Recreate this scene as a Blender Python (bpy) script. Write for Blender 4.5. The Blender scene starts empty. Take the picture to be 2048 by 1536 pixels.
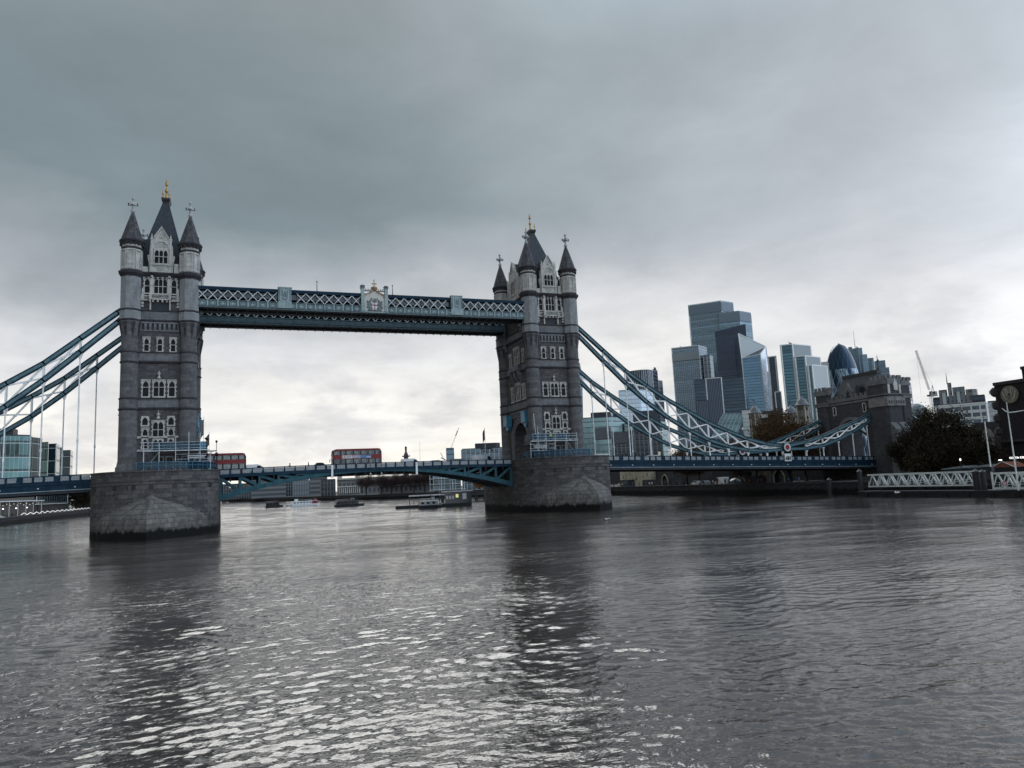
import bpy, bmesh, math, random
import numpy as np
from mathutils import Vector, Matrix

C = bpy.context.scene.collection
scene = bpy.context.scene
PI = math.pi
rnd = random.Random(7)

# ------------------------------------------------------------------ camera
CAM = Vector((-28.132, -161.151, 6.400))
YAW, PITCH, ROLL = 0.3697078, 0.1337219, -0.0472507
cy, sy, cp, sp = math.cos(YAW), math.sin(YAW), math.cos(PITCH), math.sin(PITCH)
fwd = Vector((sy*cp, cy*cp, sp)); rgt = Vector((cy, -sy, 0)); upv = rgt.cross(fwd)
cr, sr = math.cos(ROLL), math.sin(ROLL)
r2 = rgt*cr + upv*sr; u2 = upv*cr - rgt*sr
cd = bpy.data.cameras.new('camera'); cam = bpy.data.objects.new('camera', cd); C.objects.link(cam)
m = Matrix.Identity(4)
for i in range(3):
    m[i][0] = r2[i]; m[i][1] = u2[i]; m[i][2] = -fwd[i]; m[i][3] = CAM[i]
cam.matrix_world = m
cd.sensor_width = 36; cd.lens = 1458.49/2048*36; cd.clip_start = 0.5; cd.clip_end = 12000
scene.camera = cam

# ------------------------------------------------------------------ exposure
scene.view_settings.view_transform = 'Standard'
scene.view_settings.look = 'None'
scene.view_settings.exposure = 0.0
scene.view_settings.gamma = 1.0
scene.view_settings.use_curve_mapping = False

# ------------------------------------------------------------------ node helper
class NT:
    def __init__(s, nt): s.nt = nt; s.L = nt.links
    def n(s, typ, ins=None, **kw):
        nd = s.nt.nodes.new(typ)
        for k, v in kw.items(): setattr(nd, k, v)
        for k, v in (ins or {}).items(): s.put(nd.inputs[k], v)
        return nd
    def put(s, sock, v):
        if isinstance(v, bpy.types.NodeSocket): s.L.new(v, sock)
        elif isinstance(v, bpy.types.Node): s.L.new(v.outputs[0], sock)
        else:
            if sock.type == 'RGBA' and len(v) == 3: v = (*v, 1)
            sock.default_value = v
    def m(s, op, a, b=0.0, c=None, clamp=False):
        nd = s.nt.nodes.new('ShaderNodeMath'); nd.operation = op; nd.use_clamp = clamp
        s.put(nd.inputs[0], a); s.put(nd.inputs[1], b)
        if c is not None: s.put(nd.inputs[2], c)
        return nd.outputs[0]
    def mix(s, f, a, b, typ='RGBA', blend='MIX'):
        nd = s.nt.nodes.new('ShaderNodeMix'); nd.data_type = typ
        if typ == 'RGBA':
            nd.blend_type = blend
            s.put(nd.inputs[0], f); s.put(nd.inputs[6], a); s.put(nd.inputs[7], b); return nd.outputs[2]
        s.put(nd.inputs[0], f); s.put(nd.inputs[2], a); s.put(nd.inputs[3], b); return nd.outputs[0]
    def ramp(s, f, stops, interp='LINEAR'):
        nd = s.nt.nodes.new('ShaderNodeValToRGB'); cr = nd.color_ramp; cr.interpolation = interp
        while len(cr.elements) < len(stops): cr.elements.new(0.5)
        for e, (p, c) in zip(cr.elements, stops):
            e.position = p; e.color = (*c, 1) if not isinstance(c, (int, float)) else (c, c, c, 1)
        s.put(nd.inputs[0], f); return nd.outputs[0]
    def maprange(s, v, a, b, c=0.0, d=1.0, smooth=True):
        nd = s.nt.nodes.new('ShaderNodeMapRange'); nd.interpolation_type = 'SMOOTHSTEP' if smooth else 'LINEAR'
        for i, x in enumerate((v, a, b, c, d)): s.put(nd.inputs[i], x)
        return nd.outputs[0]

# ------------------------------------------------------------------ world: heavy overcast over a sky texture
SUN_EL, SUN_AZ = math.radians(46), math.radians(9)      # azimuth measured from +Y towards +X
w = bpy.data.worlds.new('World'); scene.world = w; w.use_nodes = True
t = NT(w.node_tree); w.node_tree.nodes.clear()
sky = t.n('ShaderNodeTexSky', sky_type='NISHITA', sun_disc=False, sun_elevation=SUN_EL, sun_rotation=SUN_AZ)
tc = t.n('ShaderNodeTexCoord'); sx = t.n('ShaderNodeSeparateXYZ', {0: tc.outputs['Generated']})
dx, dy, dz = sx.outputs
den = t.m('ADD', t.m('MAXIMUM', dz, 0.0), 0.16)
pl = t.n('ShaderNodeCombineXYZ', {0: t.m('DIVIDE', dx, den), 1: t.m('DIVIDE', dy, den), 2: 0.3})
n1 = t.n('ShaderNodeTexNoise', {'Vector': pl.outputs[0], 'Scale': 0.62, 'Detail': 6.0, 'Roughness': 0.52, 'Distortion': 0.5})
n2 = t.n('ShaderNodeTexNoise', {'Vector': pl.outputs[0], 'Scale': 2.3, 'Detail': 9.0, 'Roughness': 0.6, 'Distortion': 0.3})
n3 = t.n('ShaderNodeTexNoise', {'Vector': tc.outputs['Generated'], 'Scale': 5.0, 'Detail': 7.0, 'Roughness': 0.55, 'Distortion': 0.2})
el = t.m('ADD', dz, t.m('MULTIPLY', t.m('SUBTRACT', n1.outputs[0], 0.5), 0.42))
el = t.m('ADD', el, t.m('MULTIPLY', t.m('SUBTRACT', n3.outputs[0], 0.5), 0.14))
el = t.m('MAXIMUM', el, 0.0)
cl = t.ramp(el, [(0.0, (1.08, 1.04, .96)), (.10, (.92, .905, .875)), (.19, (.72, .73, .75)), (.27, (.42, .455, .485)), (.38, (.205, .262, .284)), (.52, (.215, .272, .292)), (.75, (.32, .365, .39)), (1, (.36, .40, .43))])
crr = t.ramp(el, [(0.0, (.86, .85, .84)), (.12, (.82, .82, .825)), (.24, (.68, .70, .735)), (.36, (.55, .585, .63)), (.52, (.545, .585, .635)), (.75, (.60, .635, .68)), (1, (.6, .63, .67))])
cc = t.mix(t.maprange(t.m('ADD', dx, t.m('MULTIPLY', t.m('SUBTRACT', n1.outputs[0], .5), .6)), 0.10, 0.95), cl, crr)
cc = t.mix(1.0, cc, t.mix(t.maprange(dx, .58, .88), (1, 1, 1), (1.13, 1.125, 1.12)), blend='MULTIPLY')
fine = t.m('ADD', 1.0, t.m('MULTIPLY', t.m('SUBTRACT', n2.outputs[0], 0.5), 0.52))
pk = t.n('ShaderNodeTexNoise', {'Vector': t.n('ShaderNodeVectorMath', {0: tc.outputs['Generated'], 1: (1, 1, 2.1)}, operation='MULTIPLY').outputs[0], 'Scale': 8.5, 'Detail': 8.0, 'Roughness': .58, 'Distortion': .25})
lowm = t.m('MULTIPLY', t.maprange(pk.outputs[0], .46, .64), t.maprange(dz, .30, .10))
cc = t.mix(t.m('MULTIPLY', lowm, .55), cc, (.64, .64, .675))
cc = t.mix(1.0, cc, t.n('ShaderNodeCombineColor', {0: fine, 1: fine, 2: fine}).outputs[0], blend='MULTIPLY')
ccx = t.n('ShaderNodeVectorMath', {0: cc, 'Scale': 10.0}, operation='SCALE')
# extra sky brightness added in the unseen east, to light the facing fronts
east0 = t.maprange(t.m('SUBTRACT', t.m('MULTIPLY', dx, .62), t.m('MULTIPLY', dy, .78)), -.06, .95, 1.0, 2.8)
hi_r = t.m('MULTIPLY', t.maprange(dz, .50, .72), t.maprange(dx, .15, .6))  # further brightening added high at right, out of view, for the water
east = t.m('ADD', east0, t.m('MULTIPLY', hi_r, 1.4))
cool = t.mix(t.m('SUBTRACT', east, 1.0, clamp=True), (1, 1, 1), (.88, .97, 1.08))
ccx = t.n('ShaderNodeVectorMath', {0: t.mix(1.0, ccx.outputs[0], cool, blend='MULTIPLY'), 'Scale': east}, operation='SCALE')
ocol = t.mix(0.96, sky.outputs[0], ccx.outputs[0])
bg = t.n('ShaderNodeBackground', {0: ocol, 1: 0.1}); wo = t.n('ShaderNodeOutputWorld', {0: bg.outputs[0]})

sd = bpy.data.lights.new('sun', 'SUN'); sun = bpy.data.objects.new('sun', sd); C.objects.link(sun)
sd.energy = 1.5; sd.angle = math.radians(36); sd.color = (1.0, 0.985, 0.96)
sdir = Vector((math.sin(SUN_AZ)*math.cos(SUN_EL), math.cos(SUN_AZ)*math.cos(SUN_EL), math.sin(SUN_EL)))
sun.rotation_euler = sdir.to_track_quat('Z', 'Y').to_euler()
scene.cycles.max_bounces = 6; scene.cycles.transparent_max_bounces = 12

# ------------------------------------------------------------------ mesh builder
class MB:
    def __init__(s): s.v = []; s.f = []; s.uv = []; s.sm = []; s.ch = []
    def add(s, vs, fs, uvs=None, smooth=False):
        o = len(s.v); s.v += [tuple(p) for p in vs]; s.ch.append((len(s.f), len(s.f)+len(fs)))
        for i, f in enumerate(fs):
            s.f.append([o+j for j in f]); s.uv.append(uvs[i] if uvs else None); s.sm.append(smooth)
        return s
    def box(s, x0, x1, y0, y1, z0, z1):
        v = [(x0,y0,z0),(x1,y0,z0),(x1,y1,z0),(x0,y1,z0),(x0,y0,z1),(x1,y0,z1),(x1,y1,z1),(x0,y1,z1)]
        return s.add(v, [(0,3,2,1),(4,5,6,7),(0,1,5,4),(1,2,6,5),(2,3,7,6),(3,0,4,7)])
    def bar(s, p, q, w, h=None, up=(0,0,1)):
        h = h or w; p = Vector(p); q = Vector(q); d = (q-p).normalized(); up = Vector(up)
        if abs(d.dot(up)) > .98: up = Vector((0,1,0))
        a = d.cross(up).normalized()*w/2; b = a.cross(d).normalized()*h/2
        v = [p-a-b, p+a-b, p+a+b, p-a+b, q-a-b, q+a-b, q+a+b, q-a+b]
        return s.add(v, [(0,1,2,3),(7,6,5,4),(0,4,5,1),(1,5,6,2),(2,6,7,3),(3,7,4,0)])
    def tube(s, pts, r, n=8, cap=True, smooth=True):
        pts = [Vector(p) for p in pts]; rs = r if isinstance(r, (list, tuple)) else [r]*len(pts)
        vs = []
        for i, p in enumerate(pts):
            d = (pts[min(i+1, len(pts)-1)]-pts[max(i-1, 0)]).normalized()
            a = d.cross(Vector((0,0,1)))
            if a.length < 1e-3: a = Vector((1,0,0))
            a.normalize(); b = d.cross(a)
            for k in range(n):
                t_ = 2*PI*k/n; vs.append(p+(a*math.cos(t_)+b*math.sin(t_))*rs[i])
        fs = [(i*n+k, i*n+(k+1)%n, (i+1)*n+(k+1)%n, (i+1)*n+k) for i in range(len(pts)-1) for k in range(n)]
        s.add(vs, fs, smooth=smooth)
        if cap: s.add(vs[:n], [tuple(range(n))]); s.add(vs[-n:], [tuple(range(n))[::-1]])
        return s
    def lathe(s, prof, n=16, c=(0,0), ph=0.0, smooth=False, cap=True):
        vs = []; fs = []; uv = []
        for r, z in prof:
            for k in range(n):
                t_ = ph+2*PI*k/n; vs.append((c[0]+r*math.cos(t_), c[1]+r*math.sin(t_), z))
        R0 = max(r for r, z in prof)
        for i in range(len(prof)-1):
            for k in range(n):
                fs.append((i*n+k, i*n+(k+1)%n, (i+1)*n+(k+1)%n, (i+1)*n+k))
                u0, u1 = 2*PI*R0*k/n, 2*PI*R0*(k+1)/n; a, b = prof[i][1], prof[i+1][1]
                uv.append([(u0,a),(u1,a),(u1,b),(u0,b)])
        s.add(vs, fs, uv, smooth)
        if cap:
            if prof[-1][0] > .01: s.add(vs[-n:], [tuple(range(n))])
            if prof[0][0] > .01: s.add(vs[:n], [tuple(range(n))[::-1]])
        return s
    def loft(s, rings, closed=True, cap=True, smooth=False, uvs=None):
        n = len(rings[0]); vs = [p for r in rings for p in r]; fs = []; uv = []
        U = []
        for r in rings:
            a = [0.0]
            for k in range(n): a.append(a[-1]+(Vector(r[(k+1)%n])-Vector(r[k])).length)
            U.append(a)
        for i in range(len(rings)-1):
            for k in range(n if closed else n-1):
                k2 = (k+1) % n
                fs.append((i*n+k, i*n+k2, (i+1)*n+k2, (i+1)*n+k))
                uv.append([(U[0][k], rings[i][k][2]), (U[0][k+1], rings[i][k2][2]), (U[0][k+1], rings[i+1][k2][2]), (U[0][k], rings[i+1][k][2])])
        s.add(vs, fs, uv, smooth)
        if cap: s.add(rings[-1], [tuple(range(n))]); s.add(rings[0], [tuple(range(n))[::-1]])
        return s
    def prism(s, poly, z0, z1, topz=None):
        a = sum(poly[i][0]*poly[(i+1)%len(poly)][1]-poly[(i+1)%len(poly)][0]*poly[i][1] for i in range(len(poly)))
        if a < 0: poly = poly[::-1]; topz = topz[::-1] if topz else None
        return s.loft([[(x, y, z0) for x, y in poly], [(x, y, topz[i] if topz else z1) for i, (x, y) in enumerate(poly)]])
    def plate(s, pts, th):
        th = Vector(th); n = len(pts); a = [Vector(p) for p in pts]; b = [p+th for p in a]
        s.add(a+b, [tuple(range(n))[::-1], tuple(range(n, 2*n))]+[(i, (i+1)%n, n+(i+1)%n, n+i) for i in range(n)])
        return s
    def ball(s, c, r, n=8, sz=1.0):
        k = max(4, n//2)
        return s.lathe([(max(1e-3, r*math.sin(PI*i/k)), c[2]-r*sz*math.cos(PI*i/k)) for i in range(k+1)], n, (c[0], c[1]), smooth=True, cap=False)
    def xf(s, M):
        s.v = [tuple(M @ Vector(p)) for p in s.v]; return s
    def clusters(s, tol=.4):
        """groups of pieces that touch (by their boxes); each becomes an object of its own"""
        n = len(s.ch); V = np.array(s.v); bx = []
        for a, b in s.ch:
            ids = [i for f in s.f[a:b] for i in f]
            if not ids: bx.append(None); continue
            q = V[ids]; bx.append((q.min(0)-tol/2, q.max(0)+tol/2))
        par = list(range(n))
        def fd(i):
            while par[i] != i: par[i] = par[par[i]]; i = par[i]
            return i
        for i in range(n):
            for j in range(i):
                if bx[i] and bx[j] and fd(i) != fd(j) and (bx[i][0] <= bx[j][1]).all() and (bx[j][0] <= bx[i][1]).all(): par[fd(i)] = fd(j)
        g = {}
        for i in range(n):
            if bx[i]: g.setdefault(fd(i), []).append(i)
        return list(g.values())
    def build(s, name, mat, parent=None, loc=None, split=True):
        if parent is not None and split and name not in WHOLE and 1 < len(s.ch) <= 420:
            cl = s.clusters()
            if 1 < len(cl) <= 100:
                first = None
                for c in cl:
                    q = MB(); mp = {}
                    for ci in c:
                        a, b = s.ch[ci]; fs = []; vs = []
                        for f in s.f[a:b]:
                            nf = []
                            for i in f:
                                if i not in mp: mp[i] = len(q.v)+len(vs); vs.append(s.v[i])
                                nf.append(mp[i])
                            fs.append(nf)
                        q.v += vs; q.ch.append((len(q.f), len(q.f)+len(fs))); q.f += fs; q.uv += s.uv[a:b]; q.sm += s.sm[a:b]
                    o = q.build(name, mat, parent, loc, False); first = first or o
                return first
        me = bpy.data.meshes.new(name); me.from_pydata(s.v, [], s.f)
        if any(u is not None for u in s.uv):
            ul = me.uv_layers.new(name='UVMap'); d = []
            for p, u in zip(me.polygons, s.uv):
                for k in range(p.loop_total):
                    d += list(u[k]) if u else [s.v[s.f[p.index][k]][0]+s.v[s.f[p.index][k]][1], s.v[s.f[p.index][k]][2]]
            ul.data.foreach_set('uv', d)
        me.polygons.foreach_set('use_smooth', s.sm)
        bm = bmesh.new(); bm.from_mesh(me); bmesh.ops.recalc_face_normals(bm, faces=bm.faces); bm.to_mesh(me); bm.free()
        if mat: me.materials.append(mat)
        o = bpy.data.objects.new(name, me); C.objects.link(o)
        if parent: o.parent = parent
        if loc: o.location = loc
        return o

WHOLE = {'cast_panel','advert_lettering','emblem_strokes','crest','shield_cross','dragon_supporters','cresting','gable_carving','arch_stones','machicolation_opening','carved_frieze','shield_relief','white_ring','red_boss','joint_disc','edge_trim','roof_plant','broach','panelled_drum','arrow_slit','quoin','golden_finial','gilded_crown','pilaster_x','plant_band','crown_louvre','tall_window_x','bay_x','glass_slope','lattice_x'}
def tag(o, label=None, cat=None, group=None, kind=None):
    if label: o['label'] = label
    if cat: o['category'] = cat
    if group: o['group'] = group
    if kind: o['kind'] = kind
    return o
def thing(name, label, cat, loc=(0,0,0), rz=0.0, group=None):
    o = bpy.data.objects.new(name, None); C.objects.link(o); o.empty_display_size = 1
    o.location = loc; o.rotation_euler = (0, 0, rz)
    return tag(o, label, cat, group)
def dup(o, loc=None, rz=None, label=None, parent=None, group=None):
    c = o.copy(); C.objects.link(c)
    if parent: c.parent = parent
    for ch in list(o.children): dup(ch, parent=c)
    if loc is not None: c.location = loc
    if rz is not None: c.rotation_euler = (0, 0, rz)
    if label: c['label'] = label
    if group: c['group'] = group
    return c

# ------------------------------------------------------------------ materials
MATS = {}
def newmat(name):
    mt = bpy.data.materials.new(name); mt.use_nodes = True; mt.node_tree.nodes.clear()
    t = NT(mt.node_tree); b = t.n('ShaderNodeBsdfPrincipled'); t.n('ShaderNodeOutputMaterial', {0: b.outputs[0]})
    MATS[name] = mt; return mt, t, b
def coords(t, uv=False):
    if uv: return t.n('ShaderNodeUVMap').outputs[0]
    tc = t.n('ShaderNodeTexCoord'); s_ = t.n('ShaderNodeSeparateXYZ', {0: tc.outputs['Object']})
    return t.n('ShaderNodeCombineXYZ', {0: t.m('ADD', s_.outputs[0], s_.outputs[1]), 1: s_.outputs[2]}).outputs[0]
def objc(t): return t.n('ShaderNodeTexCoord').outputs['Object']
def paint(name, col, rough=.45, var=.18, metal=0.0, scale=.8, spec=.4, dirt=None):
    mt, t, b = newmat(name)
    no = t.n('ShaderNodeTexNoise', {'Vector': objc(t), 'Scale': scale, 'Detail': 6.0, 'Roughness': .65})
    f = t.maprange(no.outputs[0], .3, .7)
    c = t.mix(f, tuple(x*(1-var) for x in col), tuple(min(1, x*(1+var)) for x in col))
    if dirt:
        s_ = t.n('ShaderNodeSeparateXYZ', {0: objc(t)})
        v = t.n('ShaderNodeCombineXYZ', {0: t.m('MULTIPLY', s_.outputs[0], 2.2), 1: t.m('MULTIPLY', s_.outputs[1], 2.2), 2: t.m('MULTIPLY', s_.outputs[2], .25)})
        n2 = t.n('ShaderNodeTexNoise', {'Vector': v.outputs[0], 'Scale': 1.0, 'Detail': 5.0, 'Roughness': .6})
        c = t.mix(t.m('MULTIPLY', t.maprange(n2.outputs[0], .5, .72), .7), c, dirt)
    t.put(b.inputs['Base Color'], c); b.inputs['Roughness'].default_value = rough
    b.inputs['Metallic'].default_value = metal; b.inputs['Specular IOR Level'].default_value = spec
    return mt
def stone(name, c1, c2, mortar, bw, bh, ms=.02, uv=False, bump=.35, stain=(.05,.045,.05), stain_amt=.55, algae=None, rough=.9):
    mt, t, b = newmat(name); v = coords(t, uv)
    br = t.n('ShaderNodeTexBrick', {'Vector': v, 'Color1': c1, 'Color2': c2, 'Mortar': mortar, 'Scale': 1.0, 'Mortar Size': ms, 'Mortar Smooth': .25, 'Bias': -.1, 'Brick Width': bw, 'Row Height': bh})
    br.offset_frequency = 2
    no = t.n('ShaderNodeTexNoise', {'Vector': objc(t), 'Scale': 1.7, 'Detail': 8.0, 'Roughness': .7})
    c = t.mix(.55, br.outputs[0], t.mix(t.maprange(no.outputs[0], .25, .75), tuple(x*.55 for x in c1), tuple(min(1, x*1.5) for x in c2)), blend='MIX')
    c = t.mix(.6, br.outputs[0], c)
    s_ = t.n('ShaderNodeSeparateXYZ', {0: objc(t)})
    sv = t.n('ShaderNodeCombineXYZ', {0: t.m('MULTIPLY', s_.outputs[0], .9), 1: t.m('MULTIPLY', s_.outputs[1], .9), 2: t.m('MULTIPLY', s_.outputs[2], .12)})
    n2 = t.n('ShaderNodeTexNoise', {'Vector': sv.outputs[0], 'Scale': 1.0, 'Detail': 6.0, 'Roughness': .65})
    c = t.mix(t.m('MULTIPLY', t.maprange(n2.outputs[0], .48, .75), stain_amt), c, stain)
    if algae:
        h = t.m('ADD', s_.outputs[2], t.m('MULTIPLY', t.m('SUBTRACT', n2.outputs[0], .5), 2.4))
        c = t.mix(t.maprange(h, algae+.45, algae-.25), c, (.005, .006, .006))
    t.put(b.inputs['Base Color'], c); b.inputs['Roughness'].default_value = rough; b.inputs['Specular IOR Level'].default_value = .25
    hh = t.m('ADD', t.m('MULTIPLY', br.outputs[1], -1.0), t.m('MULTIPLY', no.outputs[0], .8))
    bp = t.n('ShaderNodeBump', {'Strength': bump, 'Distance': .06, 'Height': hh}); t.put(b.inputs['Normal'], bp.outputs[0])
    return mt
def facade(name, glass, frame, bay, floor, mull=.1, span=.25, rough=.12, metal=.65, var=.35, lit=0.0, spcol=None, framerough=.5, patch=0.0):
    mt, t, b = newmat(name); uv = t.n('ShaderNodeSeparateXYZ', {0: coords(t, True)})
    u = t.m('DIVIDE', uv.outputs[0], bay); v = t.m('DIVIDE', uv.outputs[1], floor)
    fu = t.m('FRACT', u); fv = t.m('FRACT', v)
    isf = t.m('MAXIMUM', t.m('LESS_THAN', fu, mull), t.m('LESS_THAN', fv, span*.25))
    iss = t.m('LESS_THAN', fv, span)
    cell = t.n('ShaderNodeCombineXYZ', {0: t.m('FLOOR', u), 1: t.m('FLOOR', v)})
    wn = t.n('ShaderNodeTexWhiteNoise', {'Vector': cell.outputs[0]}, noise_dimensions='2D')
    row = t.n('ShaderNodeTexWhiteNoise', {'W': t.m('FLOOR', v)}, noise_dimensions='1D')
    k = t.m('ADD', 1-var, t.m('MULTIPLY', t.m('ADD', t.m('MULTIPLY', wn.outputs[0], .4), t.m('MULTIPLY', row.outputs[0], .6)), 2*var))
    g = t.n('ShaderNodeVectorMath', {0: glass, 'Scale': k}, operation='SCALE').outputs[0]
    if patch:
        pn = t.n('ShaderNodeTexNoise', {'Vector': objc(t), 'Scale': patch, 'Detail': 3.0, 'Roughness': .5})
        g = t.mix(t.maprange(pn.outputs[0], .46, .56), g, t.n('ShaderNodeVectorMath', {0: g, 'Scale': .35}, operation='SCALE').outputs[0])
    c = t.mix(iss, g, spcol or tuple(x*.38 for x in glass)); c = t.mix(isf, c, frame)
    t.put(b.inputs['Base Color'], c)
    ism = t.m('MAXIMUM', isf, t.m('MULTIPLY', iss, .6))
    t.put(b.inputs['Metallic'], t.m('MULTIPLY', t.m('SUBTRACT', 1.0, ism), metal))
    t.put(b.inputs['Roughness'], t.mix(ism, t.m('ADD', rough, t.m('MULTIPLY', wn.outputs[0], .06)), framerough, typ='FLOAT'))
    tl = t.n('ShaderNodeTexNoise', {'Vector': cell.outputs[0], 'Scale': 3.71, 'Detail': 0.0})
    if lit:
        li = t.m('MULTIPLY', t.m('GREATER_THAN', t.n('ShaderNodeTexWhiteNoise', {'Vector': t.n('ShaderNodeVectorMath', {0: cell.outputs[0], 1: (17.3, 5.1, 0)}, operation='ADD').outputs[0]}, noise_dimensions='2D').outputs[0], 1-lit), t.m('SUBTRACT', 1.0, t.m('MAXIMUM', isf, iss)))
        t.put(b.inputs['Emission Color'], (1, .92, .75)); t.put(b.inputs['Emission Strength'], t.m('MULTIPLY', li, .35))
    # each pane sits at a very slightly different tilt
    bp = t.n('ShaderNodeBump', {'Strength': .6, 'Distance': .09, 'Height': tl.outputs[0]})
    t.put(b.inputs['Normal'], bp.outputs[0])
    return mt
def glassmat(name, tint, rough=.03, alpha=.5):
    mt = bpy.data.materials.new(name); mt.use_nodes = True; mt.node_tree.nodes.clear(); t = NT(mt.node_tree)
    a = t.n('ShaderNodeBsdfTransparent', {0: tint}); g = t.n('ShaderNodeBsdfPrincipled', {'Base Color': tuple(x*.3 for x in tint), 'Roughness': rough, 'Specular IOR Level': .6})
    mx = t.n('ShaderNodeMixShader', {0: alpha, 1: a.outputs[0], 2: g.outputs[0]}); t.n('ShaderNodeOutputMaterial', {0: mx.outputs[0]})
    MATS[name] = mt; return mt
def glow(name, col, st):
    mt, t, b = newmat(name); b.inputs['Base Color'].default_value = (*col, 1)
    b.inputs['Emission Color'].default_value = (*col, 1); b.inputs['Emission Strength'].default_value = st; return mt

M_cross = paint('weathered pale stone', (.42,.43,.435), .8, .2, dirt=(.15,.15,.155))
M_upper = stone('pale grey upper shaft stone', (.205,.215,.222), (.265,.275,.28), (.12,.125,.13), 1.6, .62, .012, bump=.25, stain=(.08,.082,.088), stain_amt=.6)
M_rock = stone('rough grey granite', (.048,.046,.051), (.125,.120,.123), (.024,.024,.029), .95, .42, .02, bump=.7)
M_ash = stone('dressed grey granite', (.125,.128,.136), (.180,.184,.190), (.07,.07,.075), 1.5, .62, .012, bump=.25, stain=(.055,.05,.056), stain_amt=.6)
M_shaft = stone('turret granite', (.074,.073,.079), (.150,.148,.152), (.075,.07,.075), 1.2, .62, .012, bump=.25, stain=(.05,.047,.053), stain_amt=.65)
M_gate = stone('gatehouse granite', (.045,.046,.053), (.080,.080,.087), (.02,.02,.024), .95, .42, .02, bump=.6)
M_pale = stone('pale portland stone', (.40,.395,.375), (.51,.50,.475), (.24,.235,.225), 1.1, .55, .01, bump=.3, stain=(.10,.093,.095), stain_amt=.7)
M_trim = stone('weathered string course stone', (.030,.030,.036), (.056,.055,.062), (.08,.075,.08), 2.2, .9, .01, bump=.2, stain=(.03,.028,.033), stain_amt=.8)
M_spire = stone('weathered spire stone', (.032,.033,.04), (.11,.108,.115), (.03,.028,.03), .7, .62, .02, uv=True, bump=.4, stain=(.03,.028,.033), stain_amt=.8)
M_pier = stone('pier granite blocks', (.040,.038,.041), (.128,.123,.121), (.022,.020,.022), 1.75, .74, .035, uv=True, bump=.6, stain=(.05,.045,.047), stain_amt=.6, algae=1.2)
M_cut = stone('cutwater granite', (.085,.081,.078), (.190,.182,.170), (.02,.019,.019), 1.5, .80, .05, uv=True, bump=.6, stain=(.06,.054,.054), stain_amt=.8, algae=1.25)
M_slate = stone('lead grey slate', (.026,.032,.042), (.042,.050,.062), (.02,.022,.028), .5, .35, .02, bump=.3, stain=(.02,.022,.028), stain_amt=.5, rough=.6)
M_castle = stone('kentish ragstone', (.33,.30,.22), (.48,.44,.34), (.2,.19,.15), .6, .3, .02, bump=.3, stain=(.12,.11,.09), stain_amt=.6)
M_castle_dk = stone('dark ragstone', (.032,.033,.038), (.062,.062,.066), (.04,.04,.04), .8, .35, .02, bump=.4, stain=(.03,.03,.034), stain_amt=.7)  # darker ragstone; the shadowed castle walls carry their shade in this colour
M_wharf = stone('river wall stone', (.026,.026,.030), (.052,.052,.056), (.02,.02,.022), 1.2, .5, .03, uv=True, bump=.5, stain=(.02,.02,.022), algae=1.3)
M_brickdk = stone('dark brown brick', (.035,.030,.032), (.055,.048,.05), (.025,.022,.024), .9, .35, .02, bump=.2, stain=(.02,.018,.02))
M_lattice = paint('pale walkway lattice paint', (.54,.58,.59), .5, .15, dirt=(.2,.23,.24))
M_web = paint('pale chord web', (.085,.165,.195), .45, .2, dirt=(.02,.06,.08))
M_blue = paint('deep blue bridge paint', (.009,.031,.058), .6, .25, spec=.15, dirt=(.005,.014,.026))
M_blue2 = paint('chord blue paint', (.012,.042,.064), .6, .3, spec=.15, dirt=(.005,.018,.03))
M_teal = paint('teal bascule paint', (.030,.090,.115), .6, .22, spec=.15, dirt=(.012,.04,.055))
M_pblue = paint('pale blue bridge paint', (.25,.33,.345), .45, .18, dirt=(.07,.11,.125))
M_gblue = paint('grey blue panel paint', (.085,.132,.150), .5, .2, dirt=(.03,.06,.08))
M_white = paint('white bridge paint', (.74,.76,.77), .45, .10, dirt=(.32,.34,.35))
M_whited = paint('weathered white paint', (.58,.61,.63), .5, .14, dirt=(.2,.23,.25))
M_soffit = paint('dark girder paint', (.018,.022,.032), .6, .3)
M_steel = paint('galvanised scaffold tube', (.42,.46,.5), .4, .15, metal=.5)
M_scafblue = paint('blue scaffold tube', (.05,.19,.30), .45, .2)
M_gold = paint('gilding', (.40,.235,.085), .4, .25, metal=.85)
M_rosegold = paint('dull gold paint', (.27,.155,.09), .45, .25, metal=.3)
M_dark = paint('black iron', (.012,.014,.018), .5, .2)
M_win = paint('dark leaded glass', (.004,.005,.008), .35, .3, spec=.12)
M_red = paint('red bus paint', (.165,.002,.006), .35, .1, spec=.3)
M_redpanel = paint('crimson shield paint', (.25,.02,.03), .5)
M_tyre = paint('rubber', (.012,.012,.013), .8)
M_vwhite = paint('white vehicle paint', (.62,.65,.66), .3, .06, spec=.5)
M_vdark = paint('dark vehicle paint', (.02,.024,.03), .25, .1, spec=.6)
M_vgrey = paint('silver vehicle paint', (.30,.32,.34), .3, .1, metal=.4)
M_road = paint('asphalt', (.05,.05,.052), .9)
M_glass = glassmat('vehicle glass', (.66,.71,.74), alpha=.26)
M_bglass = glassmat('blue balustrade glass', (.22,.42,.55), alpha=.20)
M_wglass = glassmat('walkway glazing', (.12,.16,.20), alpha=.75)
M_bark = paint('bark', (.028,.024,.022), .9, .3)
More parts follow.
